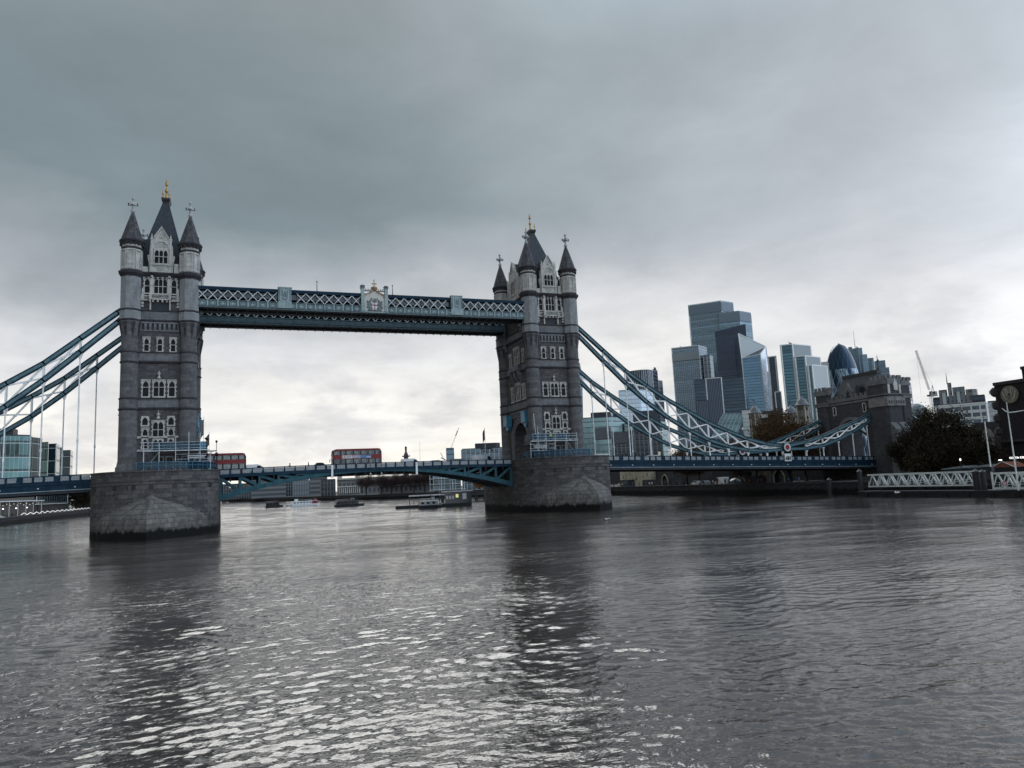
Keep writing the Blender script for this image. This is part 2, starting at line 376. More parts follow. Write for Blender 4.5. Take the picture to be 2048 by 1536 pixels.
# ================================================================== water
def make_water():
    r_ = np.random.RandomState(5)
    th = np.concatenate([np.linspace(math.radians(-42), math.radians(84), 1040)])
    rr = 6.0*np.exp(np.arange(0, 1440)*0.0042)
    T, Rr = np.meshgrid(th, rr)
    X = CAM.x+Rr*np.sin(T); Y = CAM.y+Rr*np.cos(T)
    wx = X+.9*np.sin(.21*Y+.13*X+1)+.5*np.sin(.43*X-.3*Y); wy = Y+.9*np.sin(.19*X-.11*Y)+.5*np.sin(.37*Y+.25*X+2)
    Z = np.zeros_like(X)
    calm = np.clip(.5+.32*np.sin(.045*X+1.1*np.sin(.031*Y+.5)+.5)+.38*np.sin(.082*Y+.035*X+1.3*np.sin(.038*X)+1)+.2*np.sin(.19*Y-.11*X+np.sin(.15*X)), 0, 1)
    rightcalm = 1/(1+np.exp(-((X-CAM.x)*.9-(Y-CAM.y)*.38-4)/9.0))*np.exp(-(Rr/150)**2)
    amp = (.52+.62*calm)*(1-.62*rightcalm)
    sp = Rr*0.0038
    comps = [(l, .032, 25) for l in np.exp(r_.uniform(math.log(.24), math.log(1.15), 100))]+[(l, .016, 18) for l in r_.uniform(3.5, 11, 10)]
    for lam, s, spread in comps:
        d = math.radians(10+r_.normal(0, 34 if lam < .8 else 27)); k = 2*PI/lam
        ph = r_.uniform(0, 2*PI)
        fade = np.clip((lam/sp-2.2)/3.0, 0, 1)
        a = s*lam/(2*PI)
        q = k*(math.sin(d)*wx+math.cos(d)*wy)+ph
        Z += a*fade*(np.sin(q)+.30*np.cos(2*q)*(-1))
    Z *= amp*.86
    n0, n1 = X.shape
    co = np.stack([X, Y, Z], -1).reshape(-1, 3).astype(np.float32)
    i = np.arange(n0-1)[:, None]*n1+np.arange(n1-1)[None, :]
    q = np.stack([i, i+1, i+n1+1, i+n1], -1).reshape(-1, 4).astype(np.int32)
    # rest of the river surface: behind and under the viewpoint, coarse
    th2 = np.linspace(math.radians(84), math.radians(318), 90); rr2 = np.array([6.0, 20, 80, 300, 1000, 2540])
    T2, R2 = np.meshgrid(th2, rr2); b0 = len(co)
    co2 = np.stack([CAM.x+R2*np.sin(T2), CAM.y+R2*np.cos(T2), 0*R2], -1).reshape(-1, 3)
    i2 = b0+np.arange(len(rr2)-1)[:, None]*90+np.arange(89)[None, :]
    q2 = np.stack([i2, i2+1, i2+91, i2+90], -1).reshape(-1, 4)
    ring = np.linspace(0, 2*PI, 64, endpoint=False); b1 = b0+len(co2)
    co3 = np.concatenate([[[CAM.x, CAM.y, -.03]], np.stack([CAM.x+6.6*np.sin(ring), CAM.y+6.6*np.cos(ring), 0*ring-.03], -1)])
    t3 = np.stack([np.full(64, b1), b1+1+np.arange(64), b1+1+(np.arange(64)+1) % 64], -1)
    co = np.concatenate([co, co2, co3]).astype(np.float32)
    loops = np.concatenate([q.ravel(), q2.ravel(), t3.ravel()]).astype(np.int32)
    tot = np.concatenate([np.full(len(q)+len(q2), 4), np.full(64, 3)]).astype(np.int32)
    st = np.concatenate([[0], np.cumsum(tot)[:-1]]).astype(np.int32)
    me = bpy.data.meshes.new('river_water'); me.vertices.add(len(co)); me.vertices.foreach_set('co', co.ravel())
    me.loops.add(len(loops)); me.loops.foreach_set('vertex_index', loops)
    me.polygons.add(len(tot)); me.polygons.foreach_set('loop_start', st); me.polygons.foreach_set('loop_total', tot)
    me.polygons.foreach_set('use_smooth', np.ones(len(tot), bool)); me.update(calc_edges=True)
    mt, t, b = newmat('silty river water')
    g = t.n('ShaderNodeNewGeometry').outputs['Position']
    def nz(sx_, sy_, sc, det, rough=.55):
        mp = t.n('ShaderNodeMapping', {0: g, 'Rotation': (0, 0, math.radians(14)), 'Scale': (sx_, sy_, 1)})
        return t.n('ShaderNodeTexNoise', {'Vector': mp.outputs[0], 'Scale': sc, 'Detail': det, 'Roughness': rough, 'Distortion': .4}).outputs[0]
    a1 = nz(.55, 1.0, .95, 4.0, .62); a2 = nz(.5, 1.0, 2.4, 4.0, .55); a4 = nz(.65, 1.0, 7.5, 3.0); a0 = nz(.35, 1.0, .42, 3.0); a3 = nz(1, 1, .05, 4.0)
    patch = t.maprange(a3, .40, .62, .45, 1.0)
    h = t.m('ADD', t.m('ADD', t.m('ADD', t.m('MULTIPLY', a0, .75), t.m('MULTIPLY', a1, .42)), t.m('MULTIPLY', a2, .40)), t.m('MULTIPLY', a4, .09))
    bp = t.n('ShaderNodeBump', {'Strength': 1.0, 'Distance': t.m('MULTIPLY', patch, .19), 'Height': h})
    t.put(b.inputs['Normal'], bp.outputs[0])
    t.put(b.inputs['Base Color'], t.mix(a3, (.024, .0190, .0165), (.034, .0268, .0230)))
    b.inputs['Roughness'].default_value = .06; b.inputs['IOR'].default_value = 1.62
    me.materials.append(mt)
    o = bpy.data.objects.new('river_water', me); C.objects.link(o); o['kind'] = 'structure'
make_water()

# ================================================================== banks
M_paving = paint('paving', (.10,.098,.095), .9, .25, scale=.3)
NB = [(104,-700),(104,78),(97,160),(78,245),(46,302),(36,372),(10,470),(-20,640),(-40,760),(200,2600),(2600,2600),(2600,-700)]
SBK = [(-101,-700),(-101,150),(-97,265),(-82,350),(-66,430),(-90,560),(-130,700),(-170,860),(-400,2600),(-2600,2600),(-2600,-700)]
tag(MB().prism(NB, -3, 2.6).build('north_bank_ground', M_paving), kind='structure')
tag(MB().prism(SBK, -3, 2.2).build('south_bank_ground', M_paving), kind='structure')
def river_wall(line, side, top, label):
    b = MB(); off = []
    for i, p in enumerate(line):
        a = Vector(line[max(i-1, 0)]); c_ = Vector(line[min(i+1, len(line)-1)]); d = (c_-a).normalized()
        off.append(Vector(p)+Vector((-d.y, d.x))*side)
    n = len(line)
    ring = [[(*line[i], -3), (*off[i], -3), (*off[i], top-.35), (off[i].x*1.0+(off[i].x-line[i][0])*.2, off[i].y+(off[i].y-line[i][1])*.2, top-.35), (off[i].x+(off[i].x-line[i][0])*.2, off[i].y+(off[i].y-line[i][1])*.2, top), (*line[i], top)] for i in range(n)]
    vs = [p for r in ring for p in r]; fs = []; uv = []; L = 0
    for i in range(n-1):
        l2 = L+(Vector(line[i+1])-Vector(line[i])).length
        for k in range(6):
            k2 = (k+1) % 6; fs.append((i*6+k, i*6+k2, i*6+6+k2, i*6+6+k)); za, zb = ring[i][k][2], ring[i][k2][2]
            uv.append([(L, za), (L, zb+.001*k), (l2, zb+.001*k), (l2, za)])
        L = l2
    b.add(vs, fs, uv); return tag(b.build('river_wall', M_wharf), label, 'river wall')
river_wall(NB[:9], 1.0, 3.0, 'long dark stone river wall below the castle wharf and trees on the far right bank')
river_wall(SBK[:9], -1.0, 2.6, 'dark stone river wall under the glass buildings at the left edge')

# ================================================================== bridge piers
ZP = 11.35
def pier(x, label):
    root = thing('bridge_pier', label, 'bridge pier', (x, 0, 0))
    def plan(hw, yc):
        pts = []
        for k in range(25):
            a = PI*k/24; pts.append((hw*math.cos(a), yc+hw*math.sin(a)))
        for k in range(25):
            a = PI+PI*k/24; pts.append((hw*math.cos(a), -yc+hw*math.sin(a)))
        # straight flanks get a few extra points
        return pts
    def ring(hw, z): return [(px, py, z) for px, py in plan(hw, 11.0)]
    b = MB(); b.loft([ring(10.6, -3), ring(10.6, 9.0)])
    b.build('pier_body', M_pier, root)
    b = MB()
    for z0, z1, hw in ((9.0, 9.28, 10.72), (9.28, 9.5, 10.6), (9.5, 9.72, 10.80), (9.72, 10.0, 10.66)): b.loft([ring(hw, z0), ring(hw, z1)])
    b.build('string_course', M_pier, root)
    b = MB(); b.loft([ring(10.62, 10.0), ring(10.62, ZP-.25), ring(10.78, ZP-.25), ring(10.74, ZP)]); b.build('parapet', M_pier, root)
    for s in (-1, 1):
        b = MB(); K = 36
        arcL = []
        # pointed plan: two bowed flanks meeting at the nose
        P0 = Vector((10.66, -10.2)); P1 = Vector((0, -28.2))
        ch = P1-P0; nrm = Vector((-ch.y, ch.x)).normalized()
        if nrm.x < 0: nrm = -nrm
        half = [P0+ch*t_+nrm*(2.25*math.sin(PI*t_)*(1-.15*t_)) for t_ in [i/K for i in range(K+1)]]
        base = [(-p.x, p.y) for p in half]+[(p.x, p.y) for p in half[::-1][1:]]
        apex = Vector((0, -21.3))
        rings = [[(px, py, -3) for px, py in base], [(px, py, 2.3) for px, py in base]]
        n = 8
        for i in range(1, n+1):
            f = i/n; sft = 1-(1-f)**1.0
            sc = max(.02, math.cos(f*PI/2)**1.15)
            z = 2.3+4.75*f
            rg = []; wall = []
            for px, py in base:
                ang = math.atan2(px, -(py+10.2)+.001)
                # point on the pier wall straight behind this base point
                wx = px*sc; wyw = -11-math.sqrt(max(.01, 10.58**2-min(abs(wx), 10.5)**2))
                y = wyw+(py-(-11-math.sqrt(max(.01, 10.58**2-min(abs(px), 10.55)**2))))*sc
                rg.append((wx, min(y, wyw+.02)-.03, z))
            prev = rings[-1]
            rings.append([(p[0]*.2+q[0]*.8, p[1]*.2+q[1]*.8, q[2]-.14) for p, q in zip(prev, rg)])
            rings.append(rg)
        b.loft(rings, closed=False, cap=False)
        if s > 0: b.xf(Matrix.Rotation(PI, 4, 'Z'))
        b.build('cutwater', M_cut, root)
    b = MB()
    for a in (-152, -123, -105, -90, -70, -52, -30, 30, 60, 90, 120, 150):
        a = math.radians(a); c_ = Vector((10.6*math.cos(a), math.copysign(11, math.sin(a))+10.6*math.sin(a), 8.5))
        d = Vector((math.cos(a), math.sin(a), 0)); b.bar(c_-d*.5, c_+d*.03, .75, .75)
    b.build('drain_opening', M_dark, root)
    return root
pierS = pier(-41.0, 'stone river pier with pointed cutwater, under the bigger, nearer bridge tower at left')
pierN = dup(pierS, (41.1, 0, 0), label='stone river pier with pointed cutwater, under the smaller, farther bridge tower')

# ================================================================== bridge towers
A, B_ = 5.1, 9.0
def build_tower(x, label):
    ZB = 11.3
    root = thing('bridge_tower', label, 'tower', (x, 0, ZB))
    def bl(b, name, mat, parent=None):
        return b.build(name, mat, parent or root, (0, 0, -ZB) if parent is None else None)
    HX, HY = 5.2, 9.1
    FM = {'E': lambda u, d, z: (u, -HY-d, z), 'W': lambda u, d, z: (-u, HY+d, z), 'N': lambda u, d, z: (HX+d, u, z), 'S': lambda u, d, z: (-HX-d, -u, z)}
    def fb(b, f, u0, u1, d0, d1, z0, z1):
        p, q = FM[f](u0, d0, z0), FM[f](u1, d1, z1)
        return b.box(min(p[0], q[0]), max(p[0], q[0]), min(p[1], q[1]), max(p[1], q[1]), z0, z1)
    def fp(b, f, pts, d0, d1):
        a = [FM[f](u, d0, z) for u, z in pts]; e = Vector(FM[f](0, d1, 0))-Vector(FM[f](0, d0, 0))
        return b.plate(a, e)
    # ---- body: two legs with the roadway between, then the shaft
    b = MB()
    OW = 4.3
    for s in (-1, 1): b.box(-HX, HX, *sorted((s*OW, s*HY)), 8.0, 16.2)
    arch = [(OW*math.cos(a), 16.2+4.1*math.sin(a)) for a in [PI*k/16 for k in range(17)]]
    for k in range(16):
        (y0, z0), (y1, z1) = arch[k], arch[k+1]
        b.add([(-HX,y0,z0),(HX,y0,z0),(HX,y1,z1),(-HX,y1,z1),(-HX,y0,22.9),(HX,y0,22.9),(HX,y1,22.9),(-HX,y1,22.9)],
              [(0,1,2,3),(0,4,5,1),(3,2,6,7),(0,3,7,4),(1,5,6,2)])
    for s in (-1, 1): b.box(-HX, HX, *sorted((s*OW, s*HY)), 16.2, 22.9)
    b.box(-HX, HX, -HY, HY, 22.9, 50.0)
    bl(b, 'wall', M_rock)
    # smooth ashlar bands and string courses
    bands = [(23.35, 25.26), (32.27, 34.13), (40.28, 42.23)]
    for z0, z1 in bands:
        b = MB(); g = .10
        b.box(-HX-g, HX+g, -HY-g, HY+g, z0+.1, z1-.1); bl(b, 'ashlar_band', M_ash)
        b = MB()
        for z, hgt, g in ((z0-.28, .22, .22), (z0-.06, .24, .38), (z1-.12, .2, .30)):
            b.box(-HX-g, HX+g, -HY-g, HY+g, z, z+hgt)
        bl(b, 'string_course', M_trim)
    b = MB()
    for z, hgt, g in ((48.85, .3, .25), (49.15, .3, .5), (49.45, .28, .7)): b.box(-HX-g, HX+g, -HY-g, HY+g, z, z+hgt)
    for f, W_ in (('E', 3.7), ('W', 3.7), ('N', 7.5), ('S', 7.5)):
        u = -W_+.4
        while u < W_: fb(b, f, u-.16, u+.16, .2, .55, 48.55, 48.86); u += .8
    bl(b, 'cornice', M_trim)
    # battlemented parapet
    b = MB()
    for f, W_ in (('E', 4.0), ('W', 4.0), ('N', 7.6), ('S', 7.6)):
        for s in (-1, 1):
            u0, u1 = (2.3, W_) if W_ < 5 else (3.4, W_)
            lo, hi = sorted((s*u0, s*u1)); fb(b, f, lo, hi, -.35, .15, 49.73, 50.9)
            n = max(2, int((u1-u0)/.9)); st = (u1-u0)/n
            for k in range(n):
                if k % 2 == 0: c0 = lo+k*st; fb(b, f, c0, c0+st*.95, -.35, .15, 50.9, 51.75)
    bl(b, 'parapet', M_pale)
    # ---- four corner turrets
    first = None
    for ix, iy in ((-1,-1),(1,-1),(-1,1),(1,1)):
        if first is None:
            b = MB()
            b.lathe([(2.0, 8), (2.0, 12.4), (1.82, 12.6), (1.62, 13.6), (1.60, 23.0)], 20, smooth=True)
            b.lathe([(1.62, 23.3), (1.62, 25.2)], 20, smooth=True, cap=False)
            b.lathe([(1.54, 25.3), (1.52, 32.1)], 20, smooth=True, cap=False); b.lathe([(1.56, 32.3), (1.56, 34.1)], 20, smooth=True, cap=False)
            b.lathe([(1.50, 34.2), (1.50, 36.9), (1.62, 38.3), (1.86, 39.6), (1.9, 40.2)], 20, smooth=True, cap=False)
            tb = bl(b, 'turret', M_shaft); first = tb
            b = MB()
            for z, r in ((23.07, 1.76), (25.06, 1.72), (31.99, 1.68), (33.93, 1.66)):
                b.lathe([(r-.16, z-.12), (r, z), (r, z+.22), (r-.18, z+.34)], 20, smooth=False, cap=False)
            for z, r in ((40.0, 2.12), (42.0, 2.06)): b.lathe([(r-.3, z-.16), (r, z), (r, z+.24), (r-.22, z+.36)], 8, ph=PI/8, cap=False)
            b.lathe([(1.8, 48.4), (2.0, 48.8), (2.3, 49.15), (2.36, 49.6), (1.8, 49.9)], 8, ph=PI/8, cap=False)
            b.lathe([(1.80, 54.0), (1.95, 54.1), (1.95, 54.35), (1.80, 54.45)], 8, ph=PI/8, cap=False)
            b.lathe([(1.86, 54.9), (2.08, 55.3), (2.28, 55.5), (2.28, 55.75), (2.05, 56.0)], 16, cap=False)
            for k in range(16):
                a = 2*PI*k/16; b.bar((1.8*math.cos(a), 1.8*math.sin(a), 55.0), (2.16*math.cos(a), 2.16*math.sin(a), 55.0), .22, .5)
            b.build('string_course', M_trim, tb)
            b = MB(); b.lathe([(1.94, 40.3), (1.94, 42.1)], 8, ph=PI/8, cap=False); b.lathe([(1.86, 42.2), (1.86, 48.6)], 8, ph=PI/8, cap=False); b.build('upper_shaft', M_upper, tb)
            b = MB(); b.lathe([(1.82, 49.8), (1.78, 55.0)], 8, ph=PI/8, cap=False)
            for k in range(8):      # blind tracery panels
                a = 2*PI*k/8; M = Matrix.Rotation(a, 4, 'Z')
                q = MB(); q.box(1.62, 1.86, -.6, -.44, 50.2, 53.7); q.box(1.62, 1.86, .44, .6, 50.2, 53.7); q.box(1.62, 1.88, -.6, .6, 53.6, 53.8); q.box(1.62, 1.88, -.6, .6, 50.0, 50.2)
                q.bar((1.68, -.46, 51.0), (1.68, .46, 51.0), .1); q.bar((1.68, -.42, 52.7), (1.68, 0, 53.5), .1); q.bar((1.68, .42, 52.7), (1.68, 0, 53.5), .1); q.bar((1.68, 0, 50.3), (1.68, 0, 50.9), .1)
                q.xf(M); b.add(q.v, q.f)
            b.build('panelled_drum', M_pale, tb)
            b = MB()
            for k in range(8):      # pointed broaches where the round shaft turns octagonal
                a = 2*PI*(k+.5)/8; ca, sa = math.cos(a), math.sin(a); tn = Vector((-sa, ca, 0))
                c0 = Vector((1.49*ca, 1.49*sa, 36.6)); c1 = Vector((1.95*ca, 1.95*sa, 39.7))
                b.add([c0, c1-tn*.38, c1+tn*.38, c1*.8+Vector((0, 0, 39.7*.2))], [(0,1,2),(0,2,3),(0,3,1),(1,3,2)])
            b.build('broach', M_trim, tb)
            b = MB(); b.lathe([(2.1, 55.72), (1.0, 59.3), (.30, 61.4), (.26, 61.7)], 8, ph=PI/8); b.build('spire', M_spire, tb)
            b = MB(); b.lathe([(.24, 61.5), (.42, 61.75), (.46, 61.95), (.26, 62.1), (.21, 62.6), (.21, 64.25), (.32, 64.35), (.26, 64.5), (.03, 64.85)], 8)
            b.box(-.9, .9, -.2, .2, 63.06, 63.46); b.box(-.2, .2, -.9, .9, 63.06, 63.46)
            for s in (-1, 1): b.box(*sorted((s*.88, s*.7)), -.2, .2, 63.0, 63.54); b.box(-.2, .2, *sorted((s*.88, s*.7)), 63.0, 63.54)
            b.build('finial', M_cross, tb)
            tb.location = (ix*A, iy*B_, -ZB)
        else: dup(first, (ix*A, iy*B_, -ZB), parent=root)
    # ---- steep slate roof
    b = MB(); rx, ry = 4.5, 8.3
    rings = [[(-rx,-ry,50.6),(rx,-ry,50.6),(rx,ry,50.6),(-rx,ry,50.6)], [(-3.0,-5.6,57.3),(3.0,-5.6,57.3),(3.0,5.6,57.3),(-3.0,5.6,57.3)], [(-.62,-1.35,66.9),(.62,-1.35,66.9),(.62,1.35,66.9),(-.62,1.35,66.9)]]
    b.loft(rings); ro = bl(b, 'roof', M_slate)
    b = MB(); b.loft([[(-q,-q-.75,z),(q,-q-.75,z),(q,q+.75,z),(-q,q+.75,z)] for q, z in ((.62, 66.9), (.6, 67.2), (.82, 67.7), (.86, 68.1), (.7, 68.2))]); b.build('lantern_cap', M_dark, ro)
    b = MB(); b.lathe([(.32, 68.2), (.38, 68.5), (.2, 68.8), (.16, 69.8), (.34, 69.95), (.36, 70.2), (.14, 70.4), (.11, 71.3), (.28, 71.4), (.30, 71.75), (.1, 71.9), (.07, 72.4), (.16, 72.5), (.02, 72.75)], 10, smooth=True)
    b.box(-.3, .3, -.07, .07, 72.05, 72.2)
    for sx_ in (-1, 1):
        for sy_ in (-1, 1): b.lathe([(.15, 68.1), (.1, 68.3), (.07, 68.8), (.18, 68.9), (.17, 69.1), (.06, 69.25), (.05, 69.5), (.1, 69.6), (.02, 69.8)], 8, (sx_*.6, sy_*1.3), smooth=True)
    b.build('golden_finial', M_gold, ro)
    # ---- windows
    def window(f, uc, z0, w_, h_, lights=1, transom=.52, quoin=True, j=.17, head=True, parent=None, off=0.0):
        FM0 = FM[f]; FM[f] = (lambda u, d, z: FM0(u, d+off, z)) if off else FM0
        b = MB(); z1 = z0+h_; u0, u1 = uc-w_/2, uc+w_/2
        fb(b, f, u0, u0+j, 0, .2, z0, z1); fb(b, f, u1-j, u1, 0, .2, z0, z1)
        fb(b, f, u0+j, u1-j, 0, .2, z1-j*1.1, z1); fb(b, f, u0-.08, u1+.08, 0, .3, z0-.14, z0+.10)
        if head:
            fb(b, f, u0-.14, u1+.14, .0, .33, z1, z1+.12)
            for s in (u0-.14, u1+.05): fb(b, f, s, s+.09, .0, .3, z1-.55, z1)
        if quoin:
            z = z0+.15; k = 0
            while z < z1-.35:
                if k % 2 == 0: fb(b, f, u0-.13, u0, 0, .15, z, z+.36); fb(b, f, u1, u1+.13, 0, .15, z, z+.36)
                z += .4; k += 1
        g0, g1 = u0+j, u1-j; lw = (g1-g0)/lights
        for k in range(1, lights): fb(b, f, g0+k*lw-.06, g0+k*lw+.06, .04, .19, z0+.1, z1-j)
        if transom: zt = z0+h_*transom; fb(b, f, g0, g1, .05, .18, zt-.055, zt+.055)
        for k in range(lights):
            a0, a1 = g0+k*lw, g0+(k+1)*lw; zt = z1-j*1.1
            fp(b, f, [(a0, zt), (a0, zt-lw*.75), (a0+lw*.16, zt-lw*.32), (a0+lw*.5, zt)], .05, .17)
            fp(b, f, [(a1, zt), (a1, zt-lw*.75), (a1-lw*.16, zt-lw*.32), (a1-lw*.5, zt)], .05, .17)
        o = bl(b, 'window', M_pale, parent)
        b = MB(); fb(b, f, g0, g1, -.05, .05, z0+.1, z1-j); b.build('pane', M_win, o)
        FM[f] = FM0
        return o
    for f in 'EW':
        # dormer gable
        b = MB()
        prof = [(-2.15,49.75),(-2.15,51.5),(-2.45,53.2),(-2.1,53.4),(-2.0,55.3),(-1.6,55.6),(-1.5,56.6),(-1.15,56.9),(0,58.9),(1.15,56.9),(1.5,56.6),(1.6,55.6),(2.0,55.3),(2.1,53.4),(2.45,53.2),(2.15,51.5),(2.15,49.75)]
        fp(b, f, prof, -.5, .12)
        for s in (-1, 1):
            fb(b, f, s*1.66-.2, s*1.66+.2, .1, .4, 51.4, 56.4); fb(b, f, s*1.66-.28, s*1.66+.28, .05, .5, 56.4, 56.6)
            b.plate([FM[f](s*1.66-.2, .12, 56.6), FM[f](s*1.66+.2, .12, 56.6), FM[f](s*1.66, .12, 57.6)], Vector(FM[f](0, .3, 0))-Vector(FM[f](0, 0, 0)))
            q = [(s*1.2, 56.7), (s*1.35, 56.95), (0, 59.2), (0, 58.8)]; fp(b, f, q, .1, .4)
            fb(b, f, s*1.3-.22, s*1.3+.22, .1, .35, 51.2, 51.6)
        for k in range(14):         # pointed hood over the tympanum
            a0, a1 = PI*k/14, PI*(k+1)/14
            r0, r1 = 1.35, 1.55
            fp(b, f, [(r0*math.cos(a0), 54.5+1.5*math.sin(a0)), (r1*math.cos(a0), 54.5+1.7*math.sin(a0)), (r1*math.cos(a1), 54.5+1.7*math.sin(a1)), (r0*math.cos(a1), 54.5+1.5*math.sin(a1))], .1, .34)
        for (ua, za, ub, zb) in ((-.9,54.9,-.3,55.6),(-.3,55.6,.3,55.6),(.3,55.6,.9,54.9),(-.55,54.8,0,55.3),(.55,54.8,0,55.3),(0,56.4,0,57.7),(-.45,56.9,.45,56.9)):
            b.bar(FM[f](ua, .15, za), FM[f](ub, .15, zb), .14)
        fb(b, f, -2.0, 2.0, .1, .42, 51.25, 51.45); fb(b, f, -1.9, -1.5, .1, .3, 49.9, 51.3); fb(b, f, 1.5, 1.9, .1, .3, 49.9, 51.3); fb(b, f, -1.2, 1.2, .1, .25, 49.9, 50.1); fb(b, f, -1.2, 1.2, .1, .25, 51.05, 51.2)
        for s in (-.8, -.4, 0, .4): b.bar(FM[f](s, .16, 50.2), FM[f](s+.4, .16, 51.0), .12); b.bar(FM[f](s+.4, .16, 50.2), FM[f](s, .16, 51.0), .12)
        ga = bl(b, 'gable', M_pale)
        b = MB(); fp(b, f, [(-1.9, 53.2), (-1.35, 56.6), (0, 58.7), (1.35, 56.6), (1.9, 53.2)], -4.6, -.5); b.build('dormer_roof', M_slate, ga)
        window(f, 0, 51.55, 2.6, 2.95, 3, .5, quoin=False, parent=ga, head=False, off=.12)
        window(f, 0, 45.55, 2.55, 3.2, 3, .48, quoin=False); window(f, -2.35, 45.6, 1.15, 3.1, 1, .48); window(f, 2.35, 45.6, 1.15, 3.1, 1, .48)
        b = MB()
        for s in (-1, 1):
            fb(b, f, s*1.54-.26, s*1.54+.26, 0, .55, 45.3, 48.9); fp(b, f, [(s*1.54-.26, 48.9), (s*1.54+.26, 48.9), (s*1.54, 49.8)], .1, .5)
            fb(b, f, s*1.54-.34, s*1.54+.34, 0, .62, 47.1, 47.3); fb(b, f, s*3.05-.2, s*3.05+.2, 0, .3, 45.3, 46.6)
        bl(b, 'buttress', M_pale)
        b = MB()
        fb(b, f, -1.85, 1.85, 0, .95, 44.25, 44.5); fb(b, f, -1.85, 1.85, .8, .95, 45.25, 45.5)
        for s in (-1, 1):
            fb(b, f, s*1.68-.24, s*1.68+.24, .5, 1.05, 44.3, 45.6); fb(b, f, s*3.1-.24, s*3.1+.24, 0, .55, 44.1, 45.3)
            lo, hi = sorted((s*1.9, s*3.3)); fb(b, f, lo, hi, 0, .5, 44.1, 44.35); fb(b, f, lo, hi, .3, .45, 45.0, 45.2)
            for q in (0, .45): lo2 = s*(2.1+q); b.bar(FM[f](lo2, .38, 44.4), FM[f](lo2+s*.4, .38, 45.0), .1); b.bar(FM[f](lo2+s*.4, .38, 44.4), FM[f](lo2, .38, 45.0), .1)
            fb(b, f, s*3.1-.22, s*3.1+.22, 0, .3, 42.9, 43.3); fb(b, f, s*3.1-.22, s*3.1+.22, 0, .3, 43.45, 43.85); fb(b, f, s*3.1-.1, s*3.1+.1, 0, .3, 43.85, 44.1)
            fb(b, f, s*1.7-.12, s*1.7+.12, 0, .5, 42.35, 44.0); fb(b, f, s*1.7-.12, s*1.7+.12, .0, .9, 43.8, 44.25)
        for q in range(6): u = -1.35+q*.45; b.bar(FM[f](u, .88, 44.55), FM[f](u+.45, .88, 45.2), .1); b.bar(FM[f](u+.45, .88, 44.55), FM[f](u, .88, 45.2), .1)
        for q in range(4): u = -1.2+q*.8; fb(b, f, u-.14, u+.14, 0, .8, 43.85, 44.25)
        bl(b, 'balcony', M_pale)
        b = MB(); fb(b, f, -1.55, 1.55, -.05, .06, 42.4, 43.7); fb(b, f, -1.3, 1.3, .06, .85, 44.52, 44.6); bl(b, 'recess_shade_panel', M_slate)  # dark plates put in as the shade under and behind the balcony
        # machicolated arcade
        b = MB(); fb(b, f, -3.55, 3.55, 0, .34, 39.7, 40.0); fb(b, f, -3.55, 3.55, 0, .22, 38.2, 38.45)
        for k in range(9): u = -3.3+k*6.6/8; fb(b, f, u-.22, u+.22, 0, .32, 38.9, 39.7); fb(b, f, u-.16, u+.16, 0, .26, 38.45, 38.9)
        bl(b, 'arcade', M_ash)
        b = MB(); fb(b, f, -3.3, 3.3, -.05, .04, 38.9, 39.65); bl(b, 'arcade_shadow', M_slate)  # slate-coloured plate painted in as the shade between the arcade corbels
        for u in (-2.25, .05, 2.35): window(f, u, 34.25, 1.1, 2.75, 1, .5)
        window(f, -2.25, 25.55, 1.35, 3.2, 1, .58); window(f, 2.25, 25.55, 1.35, 3.2, 1, .58); window(f, 0, 25.55, 2.1, 3.2, 2, .58)
        window(f, -2.25, 20.1, 1.3, 1.8, 1, 0, head=False); window(f, 2.2, 20.1, 1.3, 1.8, 1, 0, head=False)
        window(f, 0, 17.95, 2.1, 3.05, 2, .45); window(f, 0, 15.7, 1.9, 1.95, 2, 0, head=False)
        for u in (-2.2, 2.2): window(f, u, 18.15, 1.15, 1.5, 1, 0); window(f, u, 15.75, 1.15, 2.0, 1, .6, head=False)
        window(f, -1.2, 11.4, 1.4, 1.9, 1, 0, head=False)
        b = MB()
        for lo, hi in ((-3.7, -2.85), (-1.6, -1.05), (1.05, 1.6), (2.85, 3.7)): fb(b, f, lo, hi, 0, .16, 17.75, 18.15)
        fb(b, f, -3.7, 3.7, 0, .16, 15.3, 15.62)
        bl(b, 'string_course', M_pale)
        for zc in (29.05, 21.35):
            b = MB(); c0 = FM[f](0, .2, 0)
            b.lathe([(.28, zc), (.34, zc+.2), (.12, zc+.5), (.2, zc+.8), (.3, zc+1.0), (.1, zc+1.2), (.05, zc+1.5), (.02, zc+1.75)], 8, (c0[0], c0[1])); fb(b, f, -.35, .35, .12, .28, zc+.85, zc+1.0); bl(b, 'finial', M_pale)
    for f in 'NS':
        b = MB()
        prof = [(-3.4,49.75),(-3.4,53.2),(-3.1,53.4),(-2.9,55.2),(-2.3,55.4),(-2.1,56.6),(-1.4,56.8),(0,59.6),(1.4,56.8),(2.1,56.6),(2.3,55.4),(2.9,55.2),(3.1,53.4),(3.4,53.2),(3.4,49.75)]
        fp(b, f, prof, -.5, .12)
        for s in (-1, 1):
            for uu, zt in ((1.9, 57.6), (3.15, 55.8)): fb(b, f, s*uu-.2, s*uu+.2, .1, .4, 50.0, zt-1.0); fp(b, f, [(s*uu-.26, zt-1), (s*uu+.26, zt-1), (s*uu, zt+.2)], .1, .4)
            fp(b, f, [(s*1.3, 56.9), (s*1.5, 57.1), (0, 59.9), (0, 59.4)], .1, .4)
        fb(b, f, -3.3, 3.3, .1, .4, 51.2, 51.4)
        ga = bl(b, 'gable', M_pale)
        b = MB(); fp(b, f, [(-2.8, 53.2), (-2, 56.5), (0, 59.4), (2, 56.5), (2.8, 53.2)], -2.6, -.5); b.build('dormer_roof', M_slate, ga)
